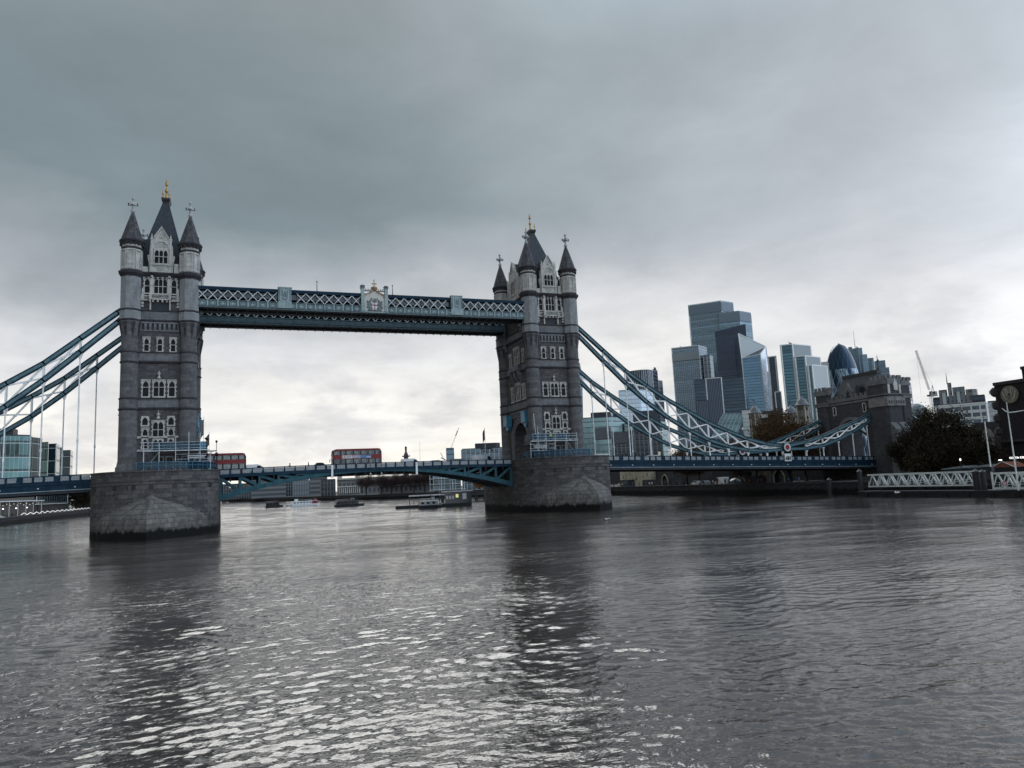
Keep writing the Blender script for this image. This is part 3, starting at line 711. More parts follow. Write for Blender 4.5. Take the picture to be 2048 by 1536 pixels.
        window(f, 0, 51.6, 2.8, 3.6, 3, .5, quoin=False, parent=ga, head=False, off=.12)
        for u in (-2.6, 2.6): window(f, u, 51.6, .95, 2.4, 1, .5, quoin=False, parent=ga, head=False, off=.12)
        window(f, 0, 34.3, 3.4, 4.2, 3, .45); window(f, -4.2, 34.3, 1.2, 3.2, 1, .5); window(f, 4.2, 34.3, 1.2, 3.2, 1, .5)
        b = MB(); fb(b, f, -3.0, 3.0, 0, 1.3, 32.6, 33.0); fb(b, f, -3.0, 3.0, 1.05, 1.3, 33.0, 33.9)
        for s in (-2.4, 0, 2.4): b.plate([FM[f](s-.3, 0, 32.6), FM[f](s-.3, 1.25, 32.6), FM[f](s-.3, .9, 31.2), FM[f](s-.3, 0, 29.9)], Vector(FM[f](.6, 0, 0))-Vector(FM[f](0, 0, 0)))
        bl(b, 'balcony', M_ash)
        window(f, 0, 25.6, 2.8, 4.2, 3, .5); window(f, -3.7, 25.6, 1.7, 3.6, 2, .55); window(f, 3.7, 25.6, 1.7, 3.6, 2, .55)
        b = MB()
        for k in range(9): u = -5+k*1.25; fb(b, f, u-.3, u+.3, .1, .3, 22.0, 22.7)
        fb(b, f, -5.6, 5.6, 0, .4, 22.75, 23.0); fb(b, f, -5.6, 5.6, 0, .3, 21.7, 21.95)
        bl(b, 'carved_frieze', M_ash)
        b = MB()
        for i, (ro_, dd) in enumerate(((5.6, .28), (5.15, .16), (4.7, .06))):
            ri = ro_-.45
            for s in (-1, 1): lo, hi = sorted((s*ri, s*ro_)); fb(b, f, lo, hi, 0, dd, 10.5, 16.2)
            for k in range(18):
                a0, a1 = PI*k/18, PI*(k+1)/18; kz = 1.0 if i else 1.0
                fp(b, f, [(ri*math.cos(a0), 16.2+ri*math.sin(a0)*.96), (ro_*math.cos(a0), 16.2+ro_*math.sin(a0)*.96), (ro_*math.cos(a1), 16.2+ro_*math.sin(a1)*.96), (ri*math.cos(a1), 16.2+ri*math.sin(a1)*.96)], 0, dd)
        bl(b, 'portal_arch', M_ash)
        for u in (-5.9, 5.9):
            b = MB(); fb(b, f, u-1.15, u+1.15, .3, 1.7, 19.9, 22.3); fb(b, f, u-1.3, u+1.3, .2, 1.85, 22.3, 22.5)
            fp(b, f, [(u-1.1, 19.9), (u+1.1, 19.9), (u+.5, 18.9), (u-.5, 18.9)], .3, 1.2); bl(b, 'equipment_box', M_scafblue)
        # carved corbel under the walkway
        for u in (-7.0, 7.0):
            b = MB()
            for k in range(5): fb(b, f, u-.5, u+.5, 0, .4+.45*k, 38.6+.85*k, 39.45+.85*k)
            bl(b, 'walkway_corbel', M_ash)
    return root
towS = build_tower(-41.15, 'bigger, nearer stone bridge tower at left, with four spired turrets and golden finial')
towN = dup(towS, (41.15, 0, 11.3), label='smaller, farther stone bridge tower right of the walkway, near the skyscrapers')
# ================================================================== high-level walkways
def walkway(yf, s, label, crest):
    """yf: y of the outer face, s: direction (+1/-1) from the outer face inwards"""
    root = thing('high_level_walkway', label, 'walkway', (0, yf, 43.2))
    def Y(d): return d*s
    def bx(b, x0, x1, d0, d1, z0, z1): return b.box(x0, x1, *sorted((Y(d0), Y(d1))), z0-43.2, z1-43.2)
    L = 34.6; W = 5.2
    b = MB()
    bx(b, -L, L, 0, .35, 43.25, 43.5); bx(b, -L, L, -.12, .3, 43.5, 43.62); bx(b, -L, L, -.1, .3, 44.72, 44.85)
    bx(b, -L, L, W-.35, W, 43.25, 43.5); bx(b, -L, L, W-.3, W+.1, 44.72, 44.85); b.build('band_moulding', M_gblue, root)
    b = MB(); bx(b, -L, L, .05, .25, 43.62, 44.72); bx(b, -L, L, W-.25, W-.05, 43.62, 44.72); b.build('girder_band', M_gblue, root)
    b = MB(); pit = 1.86; n = int(2*L/pit); px = 2*L/n
    for k in range(n+1):
        x = -L+k*px; bx(b, x-.13, x+.13, -.08, .1, 43.62, 44.72)
        if k < n:
            c_ = x+px/2; bx(b, c_-.5, c_+.5, -.02, .1, 43.78, 43.88); bx(b, c_-.5, c_-.42, -.02, .1, 43.78, 44.5); bx(b, c_+.42, c_+.5, -.02, .1, 43.78, 44.5); bx(b, c_-.5, c_+.5, -.02, .1, 44.42, 44.5)
            b.plate([(c_-.34, Y(.06), .74), (c_+.34, Y(.06), .74), (c_+.24, Y(.06), 1.02), (c_, Y(.06), 1.14), (c_-.24, Y(.06), 1.02)], (0, Y(-.1), 0))
    b.build('cast_panel', M_pblue, root)
    b = MB(); bx(b, -L, L, 0, .4, 46.85, 47.15); bx(b, -L, L, -.08, .45, 47.15, 47.5); bx(b, -L, L, W-.4, W, 46.85, 47.15); bx(b, -L, L, W-.45, W+.08, 47.15, 47.5); b.build('top_chord', M_blue, root)
    b = MB()
    for d in (.12, W-.12):
        for k in range(n):
            x = -L+k*px
            if crest and d < 1 and (abs(x+px/2) < 3.0 or 16.7 < abs(x+px/2) < 19.6): continue
            b.bar((x, Y(d-.03), 1.62), (x+px, Y(d-.03), 3.68), .07, .15, up=(0,0,1)); b.bar((x, Y(d+.05), 3.68), (x+px, Y(d+.05), 1.62), .07, .15, up=(0,0,1))
    b.build('lattice', M_lattice, root)
    b = MB(); bx(b, -L, L, .1, W-.1, 43.28, 43.6); bx(b, -L, L, .3, W-.3, 46.95, 47.3)
    for k in range(n+1): x = -L+k*px; bx(b, x-.06, x+.06, .35, W-.35, 43.0, 43.28)
    bx(b, -L, L, W*.45, W*.55, 42.95, 43.3); b.build('floor_and_roof', M_soffit, root)
    b = MB(); bx(b, -L, L, .75, .8, 45.6, 46.95); bx(b, -L, L, W-.8, W-.75, 45.6, 46.95); b.build('glazing', M_wglass, root)
    b = MB()
    for k in range(0, n+1, 2):
        x = -L+k*px
        for d in (.7, W-.7): b.bar((x, Y(d), .4), (x, Y(d), 3.8), .08)
    for d in (.72, W-.72): bx(b, -L, L, d-.03, d+.03, 45.5, 45.6)
    b.build('inner_post', M_soffit, root)
    if crest:
        for x in (-18.2, 18.2):
            b = MB(); bx(b, x-1.25, x+1.25, -.35, .5, 44.8, 47.75); bx(b, x-1.38, x+1.38, -.45, .55, 47.75, 47.95); bx(b, x-1.3, x+1.3, -.38, .5, 43.55, 44.8)
            o = b.build('pylon_panel', M_pblue, root)
            b = MB()
            for u in (-1.1, .95): bx(b, x+u, x+u+.14, -.45, -.34, 45.0, 47.6)
            b.plate([(x-.55, Y(-.4), 2.5), (x-.3, Y(-.4), 2.15), (x, Y(-.4), 1.95), (x+.3, Y(-.4), 2.15), (x+.55, Y(-.4), 2.5), (x+.4, Y(-.4), 2.5), (x, Y(-.4), 2.2), (x-.4, Y(-.4), 2.5)], (0, Y(.1), 0))
            b.plate([(x-.2, Y(-.4), 2.6), (x+.2, Y(-.4), 2.6), (x+.3, Y(-.4), 3.1), (x+.1, Y(-.4), 3.7), (x, Y(-.4), 4.0), (x-.1, Y(-.4), 3.7), (x-.3, Y(-.4), 3.1)], (0, Y(.08), 0))
            for u in (-.55, .42): bx(b, x+u, x+u+.13, -.42, -.34, 45.9, 47.2)
            b.build('shield_relief', M_gblue, o)
        # heraldic centrepiece
        b = MB()
        for x in (-2.45, 2.55):
            bx(b, x-.33, x+.33, -.5, .4, 43.6, 48.6); bx(b, x-.42, x+.42, -.56, .45, 44.7, 44.9)
        o = b.build('centrepiece_post', M_pblue, root)
        b = MB()
        for x in (-2.45, 2.55): bx(b, x-.44, x+.44, -.6, .5, 48.6, 48.75); bx(b, x-.36, x+.36, -.52, .42, 48.75, 49.15); bx(b, x-.48, x+.48, -.64, .54, 49.0, 49.12); b.lathe([(.45, 5.95), (.3, 6.15), (.02, 6.25)], 8, (x, Y(-.05)))
        b.build('post_cap', M_gblue, o)
        pl = [(-2.15, .5), (2.25, .5), (2.25, 3.9), (1.7, 4.3), (.9, 4.6), (.4, 4.9), (.05, 5.35), (-.3, 4.9), (-.8, 4.6), (-1.6, 4.3), (-2.15, 3.9)]
        b = MB(); b.plate([(x, Y(-.2), z) for x, z in pl], (0, Y(.4), 0))
        b.build('armorial_panel', paint('cream cast panel', (.50,.49,.45), .5, .15, dirt=(.25,.24,.22)), root)
        b = MB(); arc = [(-2.15, 3.4), (-1.9, 4.0), (-1.3, 4.35), (-.6, 4.7), (.05, 5.4), (.7, 4.7), (1.4, 4.35), (2.0, 4.0), (2.25, 3.4)]
        for p, q in zip(arc, arc[1:]): b.bar((p[0], Y(-.3), p[1]), (q[0], Y(-.3), q[1]), .3, .2)
        b.build('ogee_moulding', M_rosegold, root)
        b = MB(); bx(b, -2.2, -.5, -.2, .2, 48.05, 48.2); bx(b, .6, 2.3, -.2, .2, 48.05, 48.2)
        for x in (-1.75, -1.25, -.8, .95, 1.4, 1.85): b.ball((x, 0, 5.25), .13, 8); bx(b, x-.05, x+.05, -.05, .05, 48.2, 48.4)
        b.build('cresting', M_gblue, root)
        b = MB(); b.lathe([(.45, 4.85), (.5, 5.0), (.72, 5.5), (.66, 5.75), (.4, 5.85), (.12, 5.8)], 12, (.05, 0), smooth=True); b.lathe([(.12, 5.8), (.14, 6.1), (.09, 6.2), (.08, 7.2), (.14, 7.3), (.02, 7.5)], 8, (.05, 0))
        bx(b, -.42, .52, -.07, .07, 49.62, 49.8)
        for x in (-.42, .42): bx(b, x, x+.12, -.08, .08, 49.55, 49.87)
        b.build('gilded_crown', M_rosegold, root)
        e = -.24
        def rel(b, pts, th=.1, d=e): b.plate([(x, Y(d), z) for x, z in pts], (0, Y(-th), 0))
        b = MB(); rel(b, [(-.48, 2.3), (.52, 2.3), (.52, 1.5), (.4, 1.05), (.02, .75), (-.36, 1.05), (-.48, 1.5)], .1)
        sh = b.build('shield', M_white, root)
        b = MB(); rel(b, [(-.06, 2.3), (.1, 2.3), (.1, .8), (-.06, .8)], .05, e-.1); rel(b, [(-.48, 1.85), (.52, 1.85), (.52, 1.68), (-.48, 1.68)], .06, e-.1); rel(b, [(-.32, 2.2), (-.24, 2.2), (-.24, 1.92), (-.32, 1.92)], .05, e-.1)
        b.build('shield_cross', M_redpanel, sh)
        dr = [(-.5, .9), (-.62, 1.3), (-.95, 1.45), (-.55, 1.75), (-.5, 2.05), (-.75, 2.0), (-.8, 2.4), (-.62, 2.75), (-.85, 3.0), (-1.05, 2.75), (-1.1, 2.5), (-1.5, 2.75), (-1.65, 2.4), (-1.35, 2.15), (-1.62, 1.9), (-1.3, 1.75), (-1.55, 1.5), (-1.7, 1.2), (-1.5, 1.05), (-1.2, 1.25), (-1.15, .95), (-1.4, .75), (-.9, .7)]
        b = MB(); rel(b, dr, .14); rel(b, [(.08-x, z) for x, z in dr][::-1], .14)
        rel(b, [(-.3, 2.4), (.34, 2.4), (.42, 2.7), (.25, 3.1), (.02, 3.25), (-.21, 3.1), (-.38, 2.7)], .16)
        rel(b, [(-.62, 2.85), (-.45, 3.15), (-.5, 3.4), (-.75, 3.1)]); rel(b, [(.66, 2.85), (.49, 3.15), (.54, 3.4), (.79, 3.1)])
        rel(b, [(-1.5, .55), (1.55, .55), (1.2, .75), (.02, .68), (-1.15, .75)], .08)
        b.build('dragon_supporters', paint('grey relief', (.10,.125,.14), .5, .3), root)
        b = MB(); bx(b, -2.9, 3.0, -.25, .3, 43.35, 43.62); b.build('panel_base', M_pblue, root)
    return root
walkway(-9.8, 1, 'front high-level walkway with gilded coat of arms panel, joining the two towers', True)
walkway(9.6, -1, 'rear high-level walkway, lower in view behind the front one, without a crest', False)

def flagpole(name, label, x, y, z0, h, lean=0.0, flag=None, group=None, r=.09):
    root = thing(name, label, 'flagpole', (x, y, z0), group=group)
    b = MB(); b.tube([(0, 0, 0), (lean*h, 0, h)], [r, r*.45], 8); b.ball((lean*h, 0, h), r*1.3, 6)
    b.lathe([(r*2.2, 0), (r*1.8, .3), (r, .5)], 8); b.build('pole', M_dark if flag != 'white' else M_white, root)
    if flag:
        b = MB(); n = 8; fh = h*.3; zt = h*.96; wd = h*.22
        vs = []
        for i in range(n+1):
            u = i/n; yy = .12*math.sin(u*5)*u*2
            droop = u*u*h*.16
            for zz in (zt-droop*.7, zt-fh-droop): vs.append((lean*zz-wd*u*.35, yy, zz))
        b.add(vs, [(2*i, 2*i+1, 2*i+3, 2*i+2) for i in range(n)]); b.add([(p[0], p[1]+.02, p[2]) for p in vs], [(2*i, 2*i+2, 2*i+3, 2*i+1) for i in range(n)])
        b.build('flag', M_vdark, root)
    return root
flagpole('walkway_flagpole', 'thin dark mast on the walkway left of the gilded crest panel', -11.3, -5.0, 47.3, 3.6, 0, None, 'masts on the walkway roof', .12)
flagpole('walkway_flagpole', 'thin dark mast on the walkway right of the gilded crest panel', 5.0, -5.0, 47.3, 3.6, 0, None, 'masts on the walkway roof', .12)

# ================================================================== decks
def railz(x):
    ax = abs(x)
    if ax <= 30.5: return 11.82-.30*(ax/30.5)**2
    if ax <= 51.7: return 11.52
    return 11.55-(ax-51.7)*.0322 if x > 0 else 11.52-(ax-51.7)*.018
M_panel = None
mt, t, b_ = newmat('pierced cast rail panel')       # small four-lobed piercings read as light and dark
v = t.n('ShaderNodeSeparateXYZ', {0: objc(t)}); fu = t.m('PINGPONG', v.outputs[0], .22); fv = t.m('PINGPONG', v.outputs[2], .22)
d1 = t.m('SQRT', t.m('ADD', t.m('MULTIPLY', fu, fu), t.m('MULTIPLY', fv, fv))); rg = t.m('LESS_THAN', t.m('ABSOLUTE', t.m('SUBTRACT', d1, .15)), .045)
dg = t.m('LESS_THAN', t.m('ABSOLUTE', t.m('SUBTRACT', fu, fv)), .035)
t.put(b_.inputs['Base Color'], t.mix(t.m('MAXIMUM', rg, dg), (.022, .034, .048), (.34, .37, .39))); b_.inputs['Roughness'].default_value = .5
M_panel = mt
def rail(b, bp, x0, x1, y, out, step=1.0, post_every=None):
    """blue top rail, plinth and posts into b; pierced panels into bp"""
    n = max(1, round((x1-x0)/step)); st = (x1-x0)/n
    for k in range(n):
        a, c_ = x0+k*st, x0+(k+1)*st; za, zc = railz(a), railz(c_)
        b.bar((a, y, za-.08), (c_, y, zc-.08), .26, .16); b.bar((a, y, za-1.12), (c_, y, zc-1.12), .26, .22)
        b.bar((a, y+out*.02, za-1.1), (a, y+out*.02, za), .30, .30)
        e = .2
        bp.add([(a+e, y-.05, za-.98), (c_-e, y-.05, zc-.98), (c_-e, y-.05, zc-.2), (a+e, y-.05, za-.2), (a+e, y+.05, za-.98), (c_-e, y+.05, zc-.98), (c_-e, y+.05, zc-.2), (a+e, y+.05, za-.2)],
               [(0,1,2,3), (4,5,6,7), (0,1,5,4), (2,3,7,6), (1,2,6,5), (0,3,7,4)])
def bascule(sgn, label):
    root = thing('bascule_leaf', label, 'drawbridge leaf', (0, 0, 0))
    X0, X1 = sorted((sgn*30.45, sgn*.06))
    def lz(x): q = abs(x)/30.5; return 9.95-4.55*q**2.05
    b = MB(); bp = MB()
    for y, o in ((-7.6, -1), (7.6, 1)): rail(b, bp, X0, X1, y, o, 2.0)
    b.build('railing', M_blue, root); bp.build('railing_panel', M_panel, root)
    b = MB(); N = 15
    for k in range(N):
        a, c_ = X0+(X1-X0)*k/N, X0+(X1-X0)*(k+1)/N
        b.add([(a,-7.3,railz(a)-1.5),(c_,-7.3,railz(c_)-1.5),(c_,7.3,railz(c_)-1.5),(a,7.3,railz(a)-1.5),(a,-7.3,railz(a)-1.2),(c_,-7.3,railz(c_)-1.2),(c_,7.3,railz(c_)-1.2),(a,7.3,railz(a)-1.2)], [(0,3,2,1),(4,5,6,7),(0,1,5,4),(2,3,7,6),(1,2,6,5),(0,4,7,3)])
    b.build('road_deck', M_road, root)
    b = MB()
    for y in (-7.62, 7.62):
        for k in range(N):
            a, c_ = X0+(X1-X0)*k/N, X0+(X1-X0)*(k+1)/N
            b.bar((a, y, railz(a)-1.42), (c_, y, railz(c_)-1.42), .3, .42)
    b.build('fascia_beam', M_blue, root)
    b = MB()
    for k in range(16): x = X0+(X1-X0)*k/15; b.box(x-.12, x+.12, -7.2, 7.2, railz(x)-2.3, railz(x)-1.5)
    for y in (-2.5, 2.5): b.box(X0, X1, y-.15, y+.15, 9.4, 10.2)
    b.build('cross_girder', M_soffit, root)
    for y in (-7.3, -2.5, 2.5, 7.3):
        b = MB(); M = 22
        for k in range(M):
            a, c_ = X0+(X1-X0)*k/M, X0+(X1-X0)*(k+1)/M
            th = .35+.75*abs((a+c_)/2)/30.5
            w_ = .55
            b.add([(a,y-w_/2,lz(a)),(c_,y-w_/2,lz(c_)),(c_,y+w_/2,lz(c_)),(a,y+w_/2,lz(a)),(a,y-w_/2,lz(a)+th),(c_,y-w_/2,lz(c_)+th),(c_,y+w_/2,lz(c_)+th),(a,y+w_/2,lz(a)+th)], [(0,3,2,1),(4,5,6,7),(0,1,5,4),(2,3,7,6),(1,2,6,5),(0,4,7,3)])
        xs = [30.2, 26.6, 23.0, 19.4, 15.8, 12.2, 8.8]
        for i, x in enumerate(xs):
            x *= sgn; zt = railz(x)-1.5
            b.bar((x, y, lz(x)+.3), (x, y, zt), .5, .42)
            if i < len(xs)-1:
                x2 = sgn*xs[i+1]; b.bar((x, y, zt-.15), (x2, y, lz(x2)+.55), .34, .5)
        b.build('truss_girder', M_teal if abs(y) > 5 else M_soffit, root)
    b = MB()
    for x in [sgn*q for q in (26.6, 23, 19.4, 15.8, 12.2)]:
        b.bar((x, -7.2, lz(x)+.5), (x, 7.2, lz(x)+.5), .3); b.bar((x, -7, lz(x)+.5), (x, 7, railz(x)-1.9), .2); b.bar((x, 7, lz(x)+.5), (x, -7, railz(x)-1.9), .2)
    b.build('sway_brace', M_soffit, root)
    return root
bascule(-1, 'left drawbridge leaf with teal truss, under the crossing between bus and nearer pier')
bascule(1, 'right drawbridge leaf with teal truss, ending at the farther pier')
for x, lab in ((-9.0, 'white vertical gauge board hanging from the drawbridge under the red bus'), (8.6, 'white vertical gauge board hanging from the drawbridge below a white van')):
    b = MB(); b.box(x-.2, x+.2, -8.0, -7.85, 9.0, 11.55); b.box(x-.24, x+.24, -8.02, -7.83, 11.5, 11.58); b.bar((x, -7.9, 10.6), (x, -7.5, 10.6), .12); b.bar((x, -7.9, 11.3), (x, -7.5, 11.3), .12)
    tag(b.build('gauge_board', M_white), lab, 'gauge board', 'gauge boards on the drawbridge')
for i, x in enumerate((.0, 2.6)):
    rt = thing('navigation_lamp', ['left','right'][i]+' hanging navigation lamp under the meeting point of the drawbridge leaves', 'lamp', (x*.5-1.2+i*1.0, -7.95, 9.6), group='navigation lamps under the drawbridge')
    b = MB(); b.bar((0, 0, 0), (0, 0, 2.0), .07); b.bar((0, 0, 1.6), (0, .5, 1.6), .07); b.build('bracket', M_dark, rt)
    b = MB(); b.lathe([(.05, -.25), (.15, -.2), (.15, .05), (.05, .1)], 8); b.build('lamp', M_white, rt)

SIDE = {}
PANX = [54.4+5.7*i for i in range(0, 15)]
def side_deck(sgn, label, X1):
    root = thing('side_span_deck', label, 'bridge deck', (0, 0, 0))
    x0, x1 = sorted((sgn*51.6, sgn*X1))
    b = MB(); bp = MB()
    n = round((X1-51.6)/5.7)
    for y, o in ((-9.3, -1), (9.3, 1)):
        for k in range(n):
            a = 51.6+k*(X1-51.6)/n; c_ = 51.6+(k+1)*(X1-51.6)/n
            lo, hi = sorted((sgn*(a+.35), sgn*(c_-.35))); rail(b, bp, lo, hi, y, o, 1.66)
            for q in ((a,) if k < n-1 else (a, c_-.45)):
                z = railz(sgn*q); b.box(sgn*q-.42, sgn*q+.42, y-.2, y+.2, z-1.2, z+.02)
    b.build('railing', M_blue, root); bp.build('railing_panel', M_panel, root)
    b = MB(); c2 = MB(); c3 = MB(); s2 = MB(); g = MB()
    N = n*2
    def slab(bb, a, c_, y0, y1, zo0, zo1):
        za, zc = railz(a), railz(c_)
        bb.add([(a,y0,za+zo0),(c_,y0,zc+zo0),(c_,y1,zc+zo0),(a,y1,za+zo0),(a,y0,za+zo1),(c_,y0,zc+zo1),(c_,y1,zc+zo1),(a,y1,za+zo1)], [(0,3,2,1),(4,5,6,7),(0,1,5,4),(2,3,7,6),(1,2,6,5),(0,4,7,3)])
    for k in range(N):
        a, c_ = x0+(x1-x0)*k/N, x0+(x1-x0)*(k+1)/N
        slab(b, a, c_, -9.0, 9.0, -1.5, -1.18)
        for s in (-1, 1):
            y0, y1 = sorted((s*9.0, s*9.35)); slab(c2, a, c_, y0, y1, -2.85, -1.2)
            y0, y1 = sorted((s*8.95, s*9.55)); slab(c2, a, c_, y0, y1, -1.62, -1.35)
            y0, y1 = sorted((s*8.9, s*9.62)); slab(c3, a, c_, y0, y1, -2.78, -2.66)
            y0, y1 = sorted((s*8.9, s*9.5)); slab(s2, a, c_, y0, y1, -3.3, -2.86)
            if k % 2: g.box(a-.12, a+.12, *sorted((s*9.35, s*9.5)), railz(a)-2.3, railz(a)-2.1)
        s2.box(a-.2, a+.2, -8.9, 8.9, railz(a)-3.0, railz(a)-1.5)
    b.build('road_deck', M_road, root); c2.build('main_girder', M_blue, root); c3.build('girder_flange', M_pblue, root); s2.build('cross_girder', M_soffit, root); g.build('girder_lamp', M_whited, root)
    return root
side_deck(1, 'right side span deck with blue girder and pierced railing, running to the castle-like gatehouse', 137.4)
side_deck(-1, 'left side span deck with blue girder, running off the left edge of the photo', 137.4)
# little armorial panel on the right hand railing under the chain joint
b = MB(); b.box(105.0, 107.0, -9.75, -9.45, 8.45, 10.2); b.box(104.8, 107.2, -9.8, -9.4, 10.2, 10.4)
pp = thing('railing_crest_panel', 'white panel with a dark crest on the railing below the chain joint', 'crest panel', (0, 0, 0)); b.build('panel', M_white, pp)
b = MB()
for (xa, za, xb, zb) in ((105.35,8.9,105.35,9.6),(105.6,9.6,106.4,9.6),(106.65,8.9,106.65,9.6),(105.7,9.3,106.3,9.3),(106.0,8.7,106.0,9.3),(105.4,8.8,105.8,9.1),(106.6,8.8,106.2,9.1)): b.bar((xa, -9.78, za), (xb, -9.78, zb), .16, .2)
b.build('crest', M_vdark, pp)

# ================================================================== suspension chains
UP = [(46.6,43.0),(48.4,41.7),(54.4,36.6),(60.1,31.75),(65.7,28.05),(71.3,24.65),(77.1,21.7),(82.6,18.9),(88.2,16.7),(94.1,14.55),(100.0,13.1),(105.0,12.45)]
LO = [(46.6,41.8),(48.3,39.9),(54.4,34.0),(60.1,28.65),(65.7,23.95),(71.3,20.15),(77.1,17.0),(82.6,14.5),(88.2,12.75),(94.1,11.65),(100.0,11.3),(105.0,11.55)]
SUP = [(107.0,12.45),(112.9,13.3),(118.6,14.6),(124.0,16.3),(129.2,18.0),(134.6,19.8),(139.2,21.3)]
SLO = [(107.0,11.6),(112.9,11.6),(118.6,12.25),(124.0,13.7),(129.2,15.6),(134.6,17.9),(139.1,20.6)]
def chain(sgn, y, label):
    root = thing('suspension_chain', label, 'suspension chain', (0, y, 0), group='suspension chains of the bridge')
    def chord(name, pts):
        b = MB(); c2 = MB()
        for p, q in zip(pts, pts[1:]):
            P = Vector((sgn*p[0], 0, p[1])); Q = Vector((sgn*q[0], 0, q[1])); d = (Q-P).normalized(); P2 = P-d*.12; Q2 = Q+d*.12
            n_ = d.cross(Vector((0,1,0)))
            for o in (-1, 1): b.bar(P2+n_*.36*o, Q2+n_*.36*o, .72, .20, up=n_)
            c2.bar(P2, Q2, .52, .52, up=n_)
        o = b.build(name, M_blue2, root, split=False); c2.build('chord_web', M_web, o, split=False); return o
    chord('upper_chord', UP); chord('lower_chord', LO)
    def lattice(up, lo, i0, i1):
        b = MB()
        for i in range(i0, i1):
            u0, l0 = up[i], lo[i]
            if u0[1]-l0[1] > .8: b.bar((sgn*u0[0], 0, u0[1]-.3), (sgn*l0[0], 0, l0[1]+.3), .3, .38, up=(1,0,0))
            if i < i1-1:
                u1, l1 = up[i+1], lo[i+1]
                if max(u0[1]-l0[1], u1[1]-l1[1]) > 1.3:
                    b.bar((sgn*u0[0], .1, u0[1]-.4), (sgn*l1[0], .1, l1[1]+.4), .22, .34, up=(0,0,1)); b.bar((sgn*l0[0], -.1, l0[1]+.4), (sgn*u1[0], -.1, u1[1]-.4), .2, .27, up=(0,0,1))
                    cx, cz = (u0[0]+u1[0])/2, (u0[1]+l0[1]+u1[1]+l1[1])/4; b.box(sgn*cx-.32, sgn*cx+.32, -.12, .14, cz-.26, cz+.26)
        b.build('lattice', M_white, root)
    lattice(UP, LO, 2, len(UP))
    b = None
    for (x, z) in LO[2:]:
        if z < 11.0 and x > 96: continue
        zb = railz(sgn*x)-.9; b = MB()
        b.tube([(sgn*x, 0, z-.9), (sgn*x, 0, zb)], .12, 8)
        b.add([(sgn*x-.42, -.15, z-.35), (sgn*x+.42, -.15, z-.35), (sgn*x+.16, -.15, z-1.3), (sgn*x-.16, -.15, z-1.3), (sgn*x-.42, .15, z-.35), (sgn*x+.42, .15, z-.35), (sgn*x+.16, .15, z-1.3), (sgn*x-.16, .15, z-1.3)], [(0,1,2,3),(4,5,6,7),(0,3,7,4),(1,2,6,5),(2,3,7,6)])
        if z-zb > 4: b.tube([(sgn*x, 0, zb+(z-zb)*.3-.3), (sgn*x, 0, zb+(z-zb)*.3+.3)], .19, 8)
        b.build('hanger', M_white, root)
    b = MB(); b.add(*[[(sgn*105-.0, 0, 0)], []]) if False else None
    for a0 in (0,):
        R = 1.25
        for yy in (-.6, .6):
            pts = [(sgn*106+R*math.cos(2*PI*k/24), yy, 12.0+R*math.sin(2*PI*k/24)) for k in range(24)]
            b.plate(pts, (0, -.2 if yy < 0 else .2, 0))
    pin = b.build('joint_disc', M_blue2, root)
    b = MB()
    for k in range(24):
        a0, a1 = 2*PI*k/24, 2*PI*(k+1)/24
        for yy, th in ((-.8, -.08), (.8, .08)):
            b.plate([(sgn*106+r*math.cos(a), yy, 12.0+r*math.sin(a)) for r, a in ((.68,a0),(1.05,a0),(1.05,a1),(.68,a1))], (0, th, 0))
    b.build('white_ring', M_whited, pin)
    b = MB()
    for yy, th in ((-.8, -.06), (.8, .06)): b.plate([(sgn*106+.66*math.cos(2*PI*k/20), yy, 12.0+.66*math.sin(2*PI*k/20)) for k in range(20)], (0, th, 0))
    b.build('red_boss', M_redpanel, pin)
    chord('upper_chord', SUP); chord('lower_chord', SLO); lattice(SUP, SLO, 1, len(SUP)-1)
    for (x, z) in SLO[1:-1]:
        zb = railz(sgn*x)-.9; b = MB(); b.tube([(sgn*x, 0, z-.5), (sgn*x, 0, zb)], .14, 8); b.lathe([(.3, z-.9), (.36, z-.6), (.2, z-.3)], 8, (sgn*x, 0)); b.build('hanger', M_white, root)
    # tie end plates beside the tower
    b = MB(); b.box(*sorted((sgn*45.6, sgn*47.2)), -.5, .5, 41.6, 43.4); b.build('anchor_plate', M_blue2, root)
    return root
chain(1, -9.0, 'front suspension chain of the right side span, blue chords with white lattice')
chain(1, 9.0, 'rear suspension chain of the right side span, lower in view behind the front one')
chain(-1, -9.0, 'upper of the two blue suspension chains left of the nearer tower')
chain(-1, 9.0, 'lower of the two blue suspension chains left of the nearer tower')

